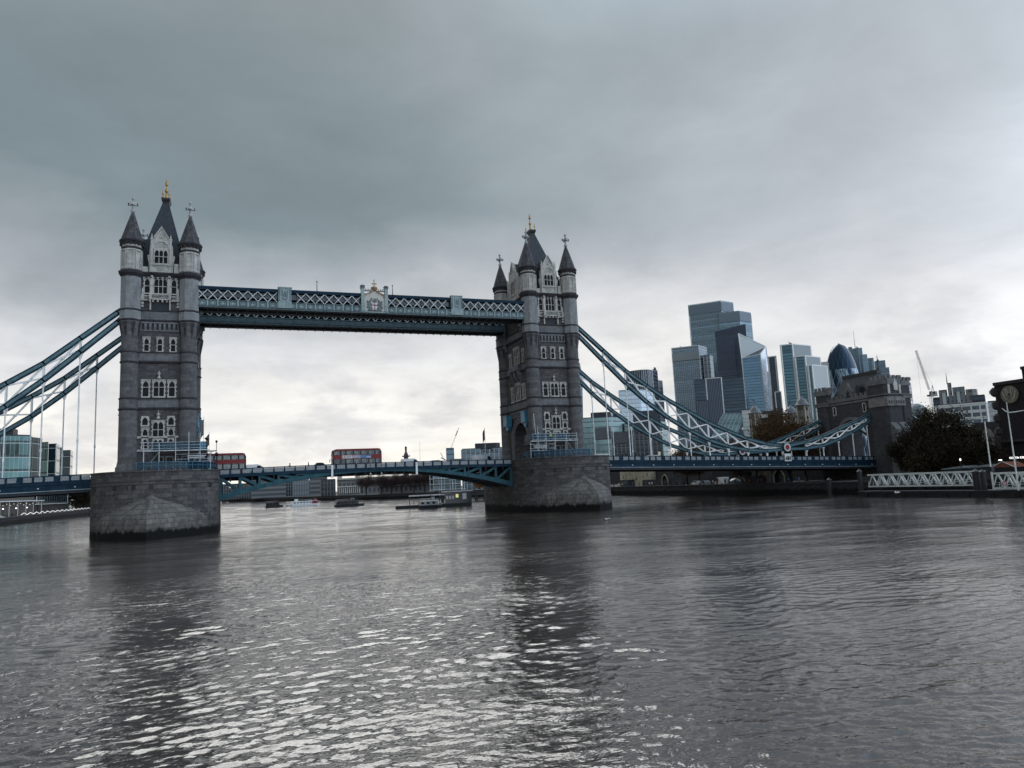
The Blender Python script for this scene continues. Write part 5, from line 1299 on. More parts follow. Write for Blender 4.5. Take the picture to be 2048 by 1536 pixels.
gangway((98, -42.0), (98, -66.5), 4.35, 1.95, 10, 'long white truss gangway in front of the dark trees and gatehouse')
gangway((94.0, -72.2), (94.0, -92), 4.0, 1.5, 9, 'short stretch of white truss gangway cut by the right edge of the photo')
rt = thing('landing_pontoon', 'long dark floating pontoon below the white gangways', 'pontoon', (97, -60, 0))
b = MB(); b.box(-2.5, 2.5, -45, 17.5, -1, 1.0); b.box(-2.7, 2.7, -45.2, 17.7, .75, 1.12); b.build('hull', M_dark, rt)
b = MB()
for k in range(14): b.tube([(-2.75, -43+k*4.5, .3), (-2.6, -43+k*4.5, .3)], .45, 10); b.tube([(-2.2, -42+k*4.5, 1.1), (-2.2, -42+k*4.5, 1.9)], .05, 6)
b.bar((-2.2, -42, 1.9), (-2.2, 16, 1.9), .05); b.build('fender', M_tyre, rt)
def pile(x, y, h, label, mat, r=.45):
    rt = thing('mooring_pile', label, 'mooring pile', (x, y, -2), group='mooring piles of the landing stage')
    b = MB(); b.tube([(0, 0, 0), (0, 0, h+2)], r, 14); b.build('pile', mat, rt); b = MB(); b.lathe([(r+.08, h+1.7), (r+.08, h+2.0), (.02, h+2.5)], 14); b.build('cap', mat, rt)
pile(96.5, -67.5, 4.4, 'thick dark mooring pile between the two gangways', M_dark, .6)
pile(96.2, -69.0, 4.3, 'thinner dark mooring pile beside the white pole', M_dark, .45)
pile(99.5, -38.5, 5.2, 'dark mooring pile at the left end of the long gangway', M_dark, .5)
pile(101.0, -28.0, 3.5, 'dark mooring pile under the gatehouse at the water', M_dark, .5)
rt = thing('tall_pole', 'plain tall white pole left of the lamp post at right', 'pole', (96, -70.8, .9)); b = MB(); b.tube([(0, 0, 0), (0, 0, 3.6)], .16, 10); b.tube([(0, 0, 4.2), (0, 0, 12.2)], [.13, .09], 10); b.build('pole', M_gang, rt); b = MB(); b.box(-.35, .35, -.35, .35, 3.4, 4.25); b.build('clamp', M_dark, rt)
rt = thing('lamp_post', 'tall white lamp post with a long curved arm in front of the hotel emblem', 'lamp post', (92, -77.9, 1.2))
b = MB(); b.tube([(0, 0, 0), (0, 0, 14.5)], [.14, .07], 10); b.build('post', M_gang, rt)
b = MB(); b.tube([(0, .9, 13.6), (0, .3, 13.0), (0, -.3, 12.75), (0, -1.2, 12.75), (0, -4.5, 12.95)], [.05, .09, .1, .09, .07], 8); b.build('arm', M_gang, rt)
b = MB(); b.box(-.15, .15, -5.4, -4.4, 12.85, 13.0); b.build('lamp_head', M_vdark, rt)
rt = thing('life_ring_post', 'red and white life ring on the short gangway railing', 'life ring', (93.6, -74.6, 2.3)); b = MB()
for k in range(16):
    a0, a1 = 2*PI*k/16, 2*PI*(k+1)/16; b.bar((0, .32*math.cos(a0), .32*math.sin(a0)), (0, .32*math.cos(a1), .32*math.sin(a1)), .12)
b.build('ring', paint('faded red', (.4,.12,.12), .6), rt); b = MB(); b.bar((.1, 0, -.8), (.1, 0, .3), .08); b.build('post', M_whited, rt)
# gull flying low over the water
def gull(x, y, z, rz, label, s=1.0):
    b = MB(); b.lathe([(.01, -.28), (.05, -.22), (.085, -.05), (.08, .06), (.05, .15), (.045, .2), (.05, .24), (.02, .3)], 10, smooth=True); b.xf(Matrix.Rotation(-PI/2, 4, 'X'))
    for s_ in (-1, 1):
        W_ = [(0, .08, .03), (0, -.08, .03), (s_*.3, -.06, .16), (s_*.3, .1, .17), (s_*.68, -.12, .05), (s_*.62, .02, .08)]
        b.add(W_, [(0,1,2,3), (3,2,4,5)]); b.add([(p[0], p[1], p[2]-.015) for p in W_], [(3,2,1,0), (5,4,2,3)])
    b.add([(-.06, -.26, 0), (.06, -.26, 0), (.09, -.42, 0), (-.09, -.42, 0)], [(0,1,2,3)])
    b.xf(Matrix.Scale(s, 4)); rt = thing('gull', label, 'bird', (x, y, z), rz); b.build('body', M_vwhite, rt)
    b = MB(); b.add([(-.015*s, .29*s, 0), (.015*s, .29*s, 0), (0, .36*s, -.01)], [(0,1,2)]); b.build('beak', M_gold, rt)
gull(90.0, -56.0, 1.0, 1.2, 'white gull flying low over the water below the gangway', 1.5)
gull(24.5, -62.0, .25, -1.0, 'tiny white gull floating on the water in front of the farther pier', 1.0)
# ================================================================== trees
def leafmat(name, c1, c2, c3):
    mt, t, b = newmat(name)
    no = t.n('ShaderNodeTexNoise', {'Vector': objc(t), 'Scale': .45, 'Detail': 4.0, 'Roughness': .7}); n2 = t.n('ShaderNodeTexNoise', {'Vector': objc(t), 'Scale': 3.0, 'Detail': 2.0})
    c = t.mix(t.maprange(no.outputs[0], .35, .65), c1, c2); c = t.mix(t.maprange(n2.outputs[0], .5, .68), c, c3)
    t.put(b.inputs['Base Color'], c); b.inputs['Roughness'].default_value = .8; b.inputs['Specular IOR Level'].default_value = .15; return mt
L_brown = leafmat('rusty autumn leaves', (.070,.036,.016), (.038,.030,.016), (.12,.060,.022))
L_dark = leafmat('dark olive leaves', (.012,.015,.010), (.027,.020,.011), (.058,.038,.018))
L_bare = leafmat('bare reddish twigs', (.060,.038,.036), (.040,.028,.030), (.085,.052,.045))
def tree(name, label, loc, h, r, seed, mat, nl=5200, ls=.34, crown0=.3, group=None, bare=False, forks=5):
    R_ = random.Random(seed); root = thing(name, label, 'tree', loc, group=group)
    b = MB(); tips = []
    base = Vector((0, 0, 0)); top = Vector((R_.uniform(-.3, .3), R_.uniform(-.3, .3), h*crown0))
    b.tube([base, base+(top-base)*.5+Vector((R_.uniform(-.2, .2), 0, 0)), top], [h*.034, h*.026, h*.022], 8)
    for i in range(forks):
        a = 2*PI*i/forks+R_.uniform(-.4, .4); el = R_.uniform(.5, 1.2)
        L = h*R_.uniform(.28, .42); d = Vector((math.cos(a)*math.cos(el), math.sin(a)*math.cos(el), math.sin(el)))
        p1 = top+d*L*.5+Vector((0, 0, .2)); p2 = top+d*L+Vector((0, 0, L*.25)); b.tube([top, p1, p2], [h*.017, h*.011, h*.006], 6); tips.append(p2)
        for j in range(4):
            a2 = a+R_.uniform(-1.2, 1.2); e2 = R_.uniform(.1, 1.2); L2 = h*R_.uniform(.12, .24); s = p1+(p2-p1)*R_.uniform(0, 1)
            q = s+Vector((math.cos(a2)*math.cos(e2), math.sin(a2)*math.cos(e2), math.sin(e2)))*L2; b.tube([s, (s+q)/2+Vector((0, 0, .15)), q], [h*.007, h*.005, h*.002], 5); tips.append(q)
    b.build('trunk', M_bark, root)
    zc = h*(crown0+1)/2; rz = h*(1-crown0)/2*1.04
    cl = [(t_, R_.uniform(.13, .2)*h) for t_ in tips]
    for _ in range(46):
        while True:
            p = Vector((R_.uniform(-1, 1), R_.uniform(-1, 1), R_.uniform(-1, 1)))
            if .25 < p.length < 1: break
        cl.append((Vector((p.x*r, p.y*r, zc+p.z*rz*.95)), R_.uniform(.07, .16)*h))
    vs = []; fs = []
    g = R_.gauss
    wts = [c[1]**2 for c in cl]; ch = R_.choices(range(len(cl)), wts, k=nl)
    for i in ch:
        c_, cr_ = cl[i]; k = cr_*.52
        p = c_+Vector((g(0, k), g(0, k), g(0, k*.8)))
        if bare:
            d = (p-top+Vector((0, 0, h*.25)))
            if d.length < .1: continue
            d = d.normalized()+Vector((g(0, .45), g(0, .45), g(0, .3))); d = d.normalized()*R_.uniform(.7, 1.7); w_ = d.cross(Vector((g(0,1), g(0,1), g(0,1)))).normalized()*.018*h/9
            o = len(vs); vs += [p, p+w_*1.4, p+d]; fs.append((o, o+1, o+2))
        else:
            n_ = Vector((g(0, 1), g(0, 1), g(0, 1)+.5)).normalized(); a = n_.orthogonal().normalized(); a.rotate(Matrix.Rotation(R_.uniform(0, 6.28), 3, n_)); bb = n_.cross(a); s = ls*R_.uniform(.6, 1.35)
            o = len(vs); vs += [p-a*s, p-bb*s*.55, p+a*s, p+bb*s*.55]; fs.append((o, o+1, o+2, o+3))
    me = bpy.data.meshes.new('crown'); me.from_pydata([tuple(v) for v in vs], [], fs); me.materials.append(mat); o = bpy.data.objects.new('crown', me); C.objects.link(o); o.parent = root
    return root
GW = 'wharf trees below the castle'
tA = tree('wharf_tree', 'rusty brown wharf tree directly left of the gatehouse', (134.5, 15.5, 2.6), 19.2, 5.6, 3, L_brown, 16000, .26, .3, GW)
tB = tree('wharf_tree', 'tallest rusty brown tree, below the domed turrets', (127, 16.5, 2.6), 20.6, 7.0, 8, L_brown, 19000, .26, .3, GW)
dup(tA, (121, 21.5, 2.6), 2.1, 'rusty brown wharf tree rising behind the white ring of the chain joint').scale = (.85, .85, .76)
dup(tB, (122, 30.0, 2.6), 1.0, 'wharf tree with a dark bare trunk under the deck, third from the gatehouse').scale = (.7, .7, .56); bpy.context.view_layer.update()
tC = tree('wharf_tree', 'forked dark wharf tree whose brown crown shows through the falling chains', (112, 38.0, 2.6), 13.2, 5.5, 12, L_brown, 14000, .25, .25, GW, forks=6)
dup(tC, (112, 44.8, 2.6), 2.6, 'forked dark wharf tree nearest to the pointed castle gate')
dup(tC, (118, 27.0, 2.6), 4.4, 'smaller brown wharf tree between the forked trees and the gatehouse trees')
GT = 'dark trees by the gatehouse'
t1 = tree('bankside_tree', 'big dark olive tree right of the gatehouse with a rounded top', (137, -28.5, 2.6), 17.8, 6.3, 21, L_dark, 30000, .25, .16, GT)
t2 = tree('bankside_tree', 'lower dark tree right of the big olive tree, in front of the white block', (136, -37.5, 2.6), 11.2, 5.2, 25, L_dark, 18000, .25, .15, GT)
dup(t2, (137, -20.8, 2.6), 2.0, 'lower dark tree tucked against the right side of the gatehouse')
dup(t2, (131, -30.5, 1.2), 4.0, 'dark bushy tree in front of the big olive tree, above the gangway')
GB = 'bare trees on the far bank'
b1 = tree('bare_tree', 'bare reddish tree just right of the classical building on the far bank', (62, 312, 2.6), 13.2, 5.6, 31, L_bare, 15000, .3, .25, GB, True)
b2 = tree('bare_tree', 'bare reddish tree in the middle of the far bank row', (74, 307, 2.6), 14.2, 6.0, 37, L_bare, 16000, .3, .25, GB, True)
for i, (x, y, o) in enumerate(((53, 318, b2), (67.5, 309, b1), (81, 304, b1), (87.5, 301, b2), (94, 299, b1))):
    dup(o, (x, y, 2.6), i*1.3, ['leftmost bare reddish tree of the far bank row', 'bare reddish tree under the roof with columns', 'bare reddish tree above the covered pontoon', 'bare reddish tree left of the glass grid building', 'bare reddish tree behind the glass grid building'][i])
tS = tree('quay_tree', 'dark tree on the left bank beside the nearer pier', (-100.5, 306, 2.2), 15.5, 7.5, 41, L_dark, 7000, .45, .2, 'dark trees on the left bank')
dup(tS, (-99, 322, 2.2), 2.0, 'dark tree on the left bank right behind the nearer pier'); dup(tS, (-105.5, 292, 2.2), 4.0, 'dark tree right of the low glass front on the left bank')
tO = tree('quay_tree', 'small orange autumn tree by the dark jetty left of the farther pier', (88, 190, 2.6), 7.5, 3.4, 44, leafmat('orange leaves', (.30,.11,.03), (.18,.07,.02), (.42,.20,.07)), 2600, .35, .25, 'orange trees on the far bank'); dup(tO, (95, 184, 2.6), 1.5, 'second orange autumn tree, nearer to the farther pier')

# ================================================================== castle by the wharf
def crenels(b, x0, x1, y0, y1, z, st=1.5, w_=.8, h=.9):
    L = y1-y0; n = int(L/st)
    for k in range(n): b.box(x0, x1, y0+k*st, y0+k*st+w_, z, z+h)
def slits(o, xs, mat=None):
    b = MB()
    for (x, y, z) in xs: b.box(x-.06, x+.02, y-.16, y+.16, z, z+1.3)
    b.build('arrow_slit', M_win, o)
b = MB(); b.lathe([(4.2, 2.4), (3.5, 4.0), (3.4, 11.0)], 24, (131.0, 116.5), smooth=True)
rt = thing('castle_tower', 'pale round castle tower just right of the farther pier, under the deck', 'castle tower', (0, 0, 0), group='castle towers on the far bank'); o = b.build('wall', M_castle, rt)
b = MB(); b.lathe([(3.5, 11.0), (3.7, 11.0), (3.7, 11.9), (3.3, 11.9)], 24, (131, 116.5)); b.build('parapet', M_castle, rt); slits(rt, [(127.7, 118, 5.6), (127.7, 114.8, 5.6)])
b = MB(); b.box(128.5, 134, 94.5, 102.2, 2.4, 11.2); rt = thing('castle_tower', 'pale square castle tower right of the round one, under the deck', 'castle tower', (0, 0, 0), group='castle towers on the far bank'); b.build('wall', M_castle, rt)
b = MB(); crenels(b, 128.3, 129.2, 94.5, 102.2, 11.2); b.build('parapet', M_castle, rt); slits(rt, [(128.5, 100, 5.4), (128.5, 96.8, 6.4)])
b = MB(); b.box(130, 132, 102.2, 114, 2.4, 8.3); rt = thing('castle_wall', 'pale castle curtain wall between the round and the square tower', 'castle wall', (0, 0, 0), group='castle walls on the far bank'); b.build('wall', M_castle, rt); b = MB(); crenels(b, 129.9, 130.6, 102.3, 114, 8.3); b.build('parapet', M_castle, rt); slits(rt, [(130, 111, 4.5), (130, 108, 5.0), (130, 104.5, 4.5)])
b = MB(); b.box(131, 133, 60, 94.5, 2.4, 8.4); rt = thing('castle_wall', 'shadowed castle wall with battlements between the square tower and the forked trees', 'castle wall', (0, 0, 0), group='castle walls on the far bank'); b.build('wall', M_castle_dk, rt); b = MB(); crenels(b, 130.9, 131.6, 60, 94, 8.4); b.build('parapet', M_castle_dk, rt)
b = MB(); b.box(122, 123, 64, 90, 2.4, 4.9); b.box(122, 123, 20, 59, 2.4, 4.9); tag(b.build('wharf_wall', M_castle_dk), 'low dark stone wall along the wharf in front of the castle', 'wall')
def gate(y, w_, zt, label, x=121.8):
    rt = thing('castle_gate', label, 'gate', (x, y, 2.4), group='castle gates on the wharf')
    b = MB(); hw = w_/2
    b.box(0, 1.5, -hw-1.6, -hw, 0, zt+1.2); b.box(0, 1.5, hw, hw+1.6, 0, zt+1.2); b.box(0, 1.5, -hw, hw, zt, zt+1.2)
    for s in (-1, 1): b.plate([(0, s*hw, zt*.55), (0, s*hw, zt), (0, 0, zt), (0, s*hw*.55, zt*.86)], (1.5, 0, 0))
    b.build('wall', M_castle_dk, rt)
    b = MB(); pts = [(s*hw, z) for s, z in ()]; ar = [(-hw-.2, 0), (-hw-.2, zt*.58), (-hw*.6, zt*.88), (0, zt+.1), (hw*.6, zt*.88), (hw+.2, zt*.58), (hw+.2, 0)]
    for p, q in zip(ar, ar[1:]): b.bar((-.1, p[0], p[1]), (-.1, q[0], q[1]), .3, .3, up=(1,0,0))
    b.build('arch_stones', M_castle, rt)
    b = MB(); b.box(.9, 1.0, -hw, hw, 0, zt); b.build('door', M_dark, rt)
gate(73.5, 3.6, 4.1, 'pointed stone castle gate with a pale surround left of the forked trees')
gate(12.5, 4.2, 4.0, 'wide pointed castle gate with a pale surround under the right side span'); gate(30.5, 4.6, 2.4, 'low wide castle gateway with a pale surround behind the parked vehicles')
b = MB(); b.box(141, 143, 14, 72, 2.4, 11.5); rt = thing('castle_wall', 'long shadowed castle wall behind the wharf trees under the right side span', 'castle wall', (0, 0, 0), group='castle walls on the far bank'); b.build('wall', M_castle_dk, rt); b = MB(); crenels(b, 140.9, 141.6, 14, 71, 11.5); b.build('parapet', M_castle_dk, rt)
b = MB(); b.box(126, 132, 23, 27.5, 2.4, 9.5); rt = thing('castle_tower', 'narrow pale square turret beside the low castle gateway', 'castle tower', (0, 0, 0), group='castle towers on the far bank'); b.build('wall', M_castle, rt); b = MB(); crenels(b, 125.9, 126.6, 23, 27.3, 9.5, 1.4, .8); b.build('parapet', M_castle, rt); slits(rt, [(126, 25.2, 4.2), (126, 25.2, 7.0)])
b = MB(); b.box(146, 165, 20, 70, 2.4, 5.0); tag(b.build('castle_terrace', M_castle_dk), 'raised stone terrace behind the castle wall', 'terrace')
b = MB(); b.box(112, 115, 84, 90, 2.6, 5.0); rt = thing('wharf_kiosk', 'small dark flat-roofed kiosk in front of the square castle tower', 'kiosk', (0, 0, 0)); b.build('wall', M_dark, rt); b = MB(); b.box(111.4, 115.6, 83.4, 90.6, 5.0, 5.25); b.build('roof', M_slate, rt)
# White-tower turrets behind the trees
def wturret(x, y, z0, z1, w_, cap, label, mat=M_castle_dk, n=4):
    rt = thing('castle_turret', label, 'castle turret', (x, y, z0), group='capped castle turrets above the trees'); h = z1-z0
    b = MB(); b.lathe([(w_, 0), (w_, h)], n, ph=PI/n+.45); b.build('wall', MATS.get('turret rubble') or stone('turret rubble', (.10,.095,.09), (.22,.205,.18), (.07,.065,.06), .7, .4, .02, stain=(.05,.047,.05)), rt)
    b = MB()
    for k in range(n):
        a = PI/n+.45+2*PI*k/n; b.box(w_*.96*math.cos(a)-.17, w_*.96*math.cos(a)+.17, w_*.96*math.sin(a)-.17, w_*.96*math.sin(a)+.17, 0, h)
    b.build('quoin', M_castle, rt)
    b = MB()
    for k in range(n):
        a = .45+2*PI*(k+.5)/n+PI/n; d = w_*math.cos(PI/n)+.03; tn = Vector((-math.sin(a), math.cos(a), 0)); c0 = Vector((d*math.cos(a), d*math.sin(a), 0))
        for zz in (h-2.2, h-6.0): b.bar(c0-tn*.5+Vector((0,0,zz)), c0-tn*.5+Vector((0,0,zz+1.4)), .5, .1, up=tuple(tn)); b.bar(c0+tn*.5+Vector((0,0,zz)), c0+tn*.5+Vector((0,0,zz+1.4)), .5, .1, up=tuple(tn))
    b.build('window', M_win, rt)
    b = MB(); b.lathe([(w_*1.25, h-.1), (w_*1.3, h+.15), (w_*1.12, h+.5)]+[(w_*r, h+.5+cap*z) for r, z in ((1.0, .08), (.82, .38), (.52, .58), (.25, .75), (.08, .92))]+[(.03, h+.6+cap)], 16, smooth=True); b.build('cap_roof', MATS.get('turret lead') or paint('turret lead', (.095,.11,.125), .5, .2), rt)
    b = MB(); b.tube([(0, 0, h+cap), (0, 0, h+cap+3.2)], [.14, .04], 6); b.box(-.6, .6, -.05, .05, h+cap+2.0, h+cap+2.3); b.lathe([(.02, h+cap+.9), (.3, h+cap+1.1), (.02, h+cap+1.4)], 8); b.build('weather_vane', M_dark, rt)
wturret(181.8, 93.5, 4, 30.7, 2.35, 3.6, 'stone castle turret with a dome cap, left of the brown trees', n=8)
wturret(212.8, 106.2, 4, 31.6, 2.9, 3.8, 'grey domed castle turret in the middle, above the brown trees', M_slate, n=12)
wturret(203.0, 88.2, 4, 33.4, 2.55, 4.0, 'square castle turret with a pointed cap, nearest to the gatehouse')
b = MB(); b.prism([(205, 126), (216, 116.5), (222, 124), (211, 133)], 4, 34.5); rt = thing('castle_keep', 'grey castle keep block between the turrets with a pale window', 'castle keep', (0, 0, 0)); b.build('wall', M_castle_dk, rt); b = MB(); b.bar((207.0, 124.1, 32.2), (211.5, 120.2, 32.2), .3, 1.6); b.build('window', M_pale, rt)

# ================================================================== skyline
VP_ = Vector((CAM.x, CAM.y))
def away(p, d): v_ = (Vector(p)-VP_).normalized(); return (p[0]+v_.x*d, p[1]+v_.y*d)
def block(name, label, front, z1, mat, depth=30, z0=3.0, group=None, cat='building', trim=None, trimmat=None, roofmat=None, topz=None, plant=None):
    """building standing on the real footprint 'front' (its visible corners), extruded away by 'depth'"""
    poly = list(front)+[away(front[-1], depth), away(front[0], depth)]
    cx = sum(p[0] for p in poly)/len(poly); cy_ = sum(p[1] for p in poly)/len(poly)
    rt = thing(name, label, cat, (cx, cy_, z0), group=group); q = [(p[0]-cx, p[1]-cy_) for p in poly]
    b = MB(); tz = [z-z0 for z in topz] if topz else None
    b.prism(q, 0, z1-z0, tz); o = b.build('facade', mat, rt)
    if not topz:
        b = MB(); c_ = [(x*.96, y*.96) for x, y in q]; b.prism(c_, z1-z0+.004, z1-z0+.02*(z1-z0)**.5+.5); b.build('roof', roofmat or M_slate, rt)
    if trim:
        b = MB()
        for i, p in enumerate(q[:len(front)]):
            b.box(p[0]-trim/2, p[0]+trim/2, p[1]-trim/2, p[1]+trim/2, 0, (tz[i] if tz else z1-z0)+trim*.3)
        for i in range(len(front)-1):
            p, r = q[i], q[i+1]; za, zb = (tz[i], tz[i+1]) if tz else (z1-z0, z1-z0); b.bar((*p, za), (*r, zb), trim, trim)
        b.build('edge_trim', trimmat or M_vwhite, rt)
    if plant:
        b = MB(); s = plant; b.prism([(x*s, y*s) for x, y in q], z1-z0+.3, z1-z0+4); b.build('roof_plant', M_slate, rt)
    return rt
def craneling(b, x, y, z, s=1):  # little roof maintenance crane
    b.box(x-1.5*s, x+1.5*s, y-1*s, y+1*s, z, z+2*s); b.bar((x, y, z+2*s), (x-6*s, y-3*s, z+3.4*s), .6*s); b.bar((x, y, z+2*s), (x+4*s, y+2*s, z+2.6*s), .6*s)
GS = 'skyscrapers of the business district'
F_22 = facade('pale blue curtain wall', (.10,.165,.215), (.20,.26,.30), 3.0, 4.2, .10, .30, .16, .55, .40, .004)
F_8 = facade('banded glass wall', (.10,.155,.205), (.30,.37,.42), 3.0, 4.0, .14, .36, .18, .55, .45, .004)
F_8w = facade('white panel wall', (.12,.17,.21), (.38,.43,.47), 6.0, 7.0, .3, .35, .3, .4, .35)
F_dark = facade('midnight glass', (.012,.028,.055), (.012,.022,.04), 3.0, 4.0, .06, .28, .10, .45, .40, .006)
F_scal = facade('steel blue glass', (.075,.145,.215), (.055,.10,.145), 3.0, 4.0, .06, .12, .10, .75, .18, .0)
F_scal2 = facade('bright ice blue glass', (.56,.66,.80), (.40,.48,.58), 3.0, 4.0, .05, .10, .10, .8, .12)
F_stripe = facade('black and silver ribs', (.016,.026,.042), (.34,.40,.45), 2.4, 60., .22, .0, .15, .5, .3)
F_stripe2 = facade('dark ribs', (.014,.028,.05), (.10,.14,.18), 1.9, 60., .30, .0, .15, .5, .3)
F_navy = facade('navy glass', (.018,.045,.075), (.02,.035,.05), 2.6, 3.9, .08, .30, .1, .5, .40, .008)
F_40 = facade('blue banded glass', (.050,.120,.165), (.022,.045,.062), 30., 4.0, .01, .30, .10, .65, .35, .0)
F_louv = facade('grey louvre wall', (.26,.30,.32), (.20,.24,.26), .9, 1.0, .2, .3, .5, .0, .1)
F_whitew = facade('white ribbed wall', (.44,.48,.49), (.34,.38,.40), 40., 2.2, .004, .12, .5, .0, .06)
F_green = facade('grey green glass', (.12,.19,.205), (.22,.29,.30), 2.6, 3.6, .07, .20, .15, .6, .25)
F_teal = facade('sea green glass', (.055,.110,.115), (.46,.54,.54), 1.7, 6.4, .05, .20, .10, .62, .75)
F_tealdk = facade('dark green glass', (.012,.030,.036), (.38,.46,.47), 5, 6.4, .03, .18, .08, .5, .5, .01)
F_heron = facade('grey blue tower glass', (.085,.14,.19), (.14,.20,.25), 3.0, 4.0, .12, .28, .18, .55, .2)
F_office = facade('small paned office', (.025,.035,.045), (.11,.12,.13), 2.4, 3.3, .25, .4, .2, .4, .4, .02)
F_white = facade('white block with dark windows', (.05,.075,.10), (.52,.54,.54), 3.7, 3.3, .16, .42, .2, .3, .5, .0, spcol=(.50,.52,.52))
F_deco = facade('grey deco stone', (.10,.13,.15), (.15,.17,.19), 2.2, 4.5, .45, .3, .4, .1, .2)
F_stone = facade('pale stone front', (.035,.045,.055), (.125,.13,.128), 3.1, 4.4, .42, .34, .4, .1, .3, .0, spcol=(.12,.122,.12))
F_conc = facade('white slab block', (.03,.04,.05), (.09,.10,.105), 40, 4.0, .01, .5, .3, .2, .2, .0, spcol=(.125,.135,.14))
F_inn = facade('dim restaurant windows', (.03,.028,.027), (.05,.055,.06), 2.4, 4.5, .12, .2, .3, .1, .4)
F_pgl = facade('pale quiet glass', (.27,.35,.42), (.22,.28,.34), 3.0, 4.0, .05, .10, .15, .7, .15)
F_grid = facade('white framed glass', (.07,.11,.135), (.36,.40,.41), 3.2, 3.4, .13, .24, .15, .4, .6, .03)
rt = block('skyscraper', 'tallest pale blue glass skyscraper with a stepped flat top', [(746.8, 932), (786.8, 889.9), (817.9, 897.2)], 310, F_22, 40, group=GS, trim=1.4, trimmat=M_whited)
b = MB(); b.prism([(780.2-780, 891.2-900), (807.7-780, 869.6-900), (840.4-780, 878.8-900), (855-780, 895-900), (800-780, 920-900)], 0, 285); b.v = [(x+780-rt.location.x, y+900-rt.location.y, z) for x, y, z in b.v]; b.build('lower_block', F_22, rt)
b = MB()
for p, q, z in (((746.8, 932), (786.8, 889.9), 296.5), ((786.8, 889.9), (817.9, 897.2), 296.5), ((780.2, 891.2), (807.7, 869.6), 275), ((807.7, 869.6), (840.4, 878.8), 275)):
    P, Q = away(p, -.6), away(q, -.6); b.bar((P[0]-rt.location.x, P[1]-rt.location.y, z), (Q[0]-rt.location.x, Q[1]-rt.location.y, z), 1.2, 16)
b.build('crown_louvre', F_stripe2, rt)
rt = block('skyscraper', 'wide skyscraper with a pale banded glass front, left of the tallest one', [(642.5, 840), (674.7, 811.5), (702, 828.7)], 211, F_8, 30, group=GS, trim=1.0, trimmat=M_whited)
b = MB(); craneling(b, -14, 5, 209); b.build('roof_crane', M_dark, rt)
b = MB(); P, Q = away((642.5, 840), -.7), away((674.7, 811.5), -.7); b.bar((P[0]-rt.location.x, P[1]-rt.location.y, 192), (Q[0]-rt.location.x, Q[1]-rt.location.y, 192), 1.2, 12); b.build('plant_band', F_louv, rt)
block('skyscraper', 'narrow white panelled tower wing beside the banded glass skyscraper', [(683.3, 815), (690.3, 806), (702.3, 814)], 195, F_8w, 20, group=GS)
rt = block('skyscraper', 'dark navy skyscraper with a slanting top, in the middle of the cluster', [(648, 731.7), (683.1, 704), (702.5, 726.9)], 0, F_dark, 26, group=GS, topz=[216, 223, 214, 214, 212])
b = MB(); craneling(b, -6, 0, 213, .8); b.build('roof_crane', M_dark, rt)
# wedge tower with a slanting folded front
rt = thing('skyscraper', 'wedge-shaped skyscraper with a pale triangular facet and bright right side', 'building', (630, 652, 3), group=GS)
def W3(p): return (p[0]-630, p[1]-652, p[2]-3)
Aw, Bw, Cw, Dw, Ew, Fw, Gw = map(W3, [(630.4,656.6,196.9), (676.4,657.4,179.5), (628.5,651.8,161.3), (647.5,636,164.1), (629.4,651,3), (648.0,635.5,3), (684,655.5,3)])
bk1, bk2 = W3((650, 690, 196)), W3((690, 680, 179.5)); bk3, bk4 = W3((650, 690, 3)), W3((697, 684, 3))
def facet(name, mat, quads):
    b = MB()
    for qd in quads:
        L0 = Vector(qd[0]); ux = (Vector(qd[1])-L0); ux.z = 0; ux.normalize(); b.add(qd, [tuple(range(len(qd)))], [[((Vector(p)-L0).dot(ux), p[2]) for p in qd]])
    b.build(name, mat, rt)
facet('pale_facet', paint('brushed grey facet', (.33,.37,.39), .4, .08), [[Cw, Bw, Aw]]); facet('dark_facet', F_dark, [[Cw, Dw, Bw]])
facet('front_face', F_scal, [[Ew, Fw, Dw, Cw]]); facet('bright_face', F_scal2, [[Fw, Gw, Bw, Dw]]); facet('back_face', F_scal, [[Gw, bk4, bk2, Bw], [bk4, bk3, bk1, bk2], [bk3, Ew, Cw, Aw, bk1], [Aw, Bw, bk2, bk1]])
b = MB()
for p, q in ((Aw, Bw), (Aw, Cw), (Cw, Bw), (Cw, Dw), (Dw, Bw), (Cw, Ew), (Dw, Fw), (Bw, Gw)): b.bar(p, q, 1.0)
b.build('edge_trim', M_whited, rt)
block('office_block', 'black ribbed office block in front of the cluster, with a pale vertical edge', [(503.0, 565.4), (517.4, 554.7)], 118.6, F_stripe2, 30, group='office blocks below the skyscrapers', trim=1.0, trimmat=M_whited)
block('office_block', 'navy glass office block right of the black ribbed one', [(517.6, 554.5), (537.0, 539.3)], 117, F_navy, 30, group='office blocks below the skyscrapers')
block('office_block', 'lower black ribbed office block at the left foot of the cluster', [(489.3, 567.4), (500.1, 559.6)], 91.6, F_stripe2, 25, group='office blocks below the skyscrapers')
block('office_block', 'dark small-paned office tower left of the black ribbed blocks', [(491.5, 573.7), (502.6, 566.0)], 118, F_navy, 22, group='office blocks below the skyscrapers')
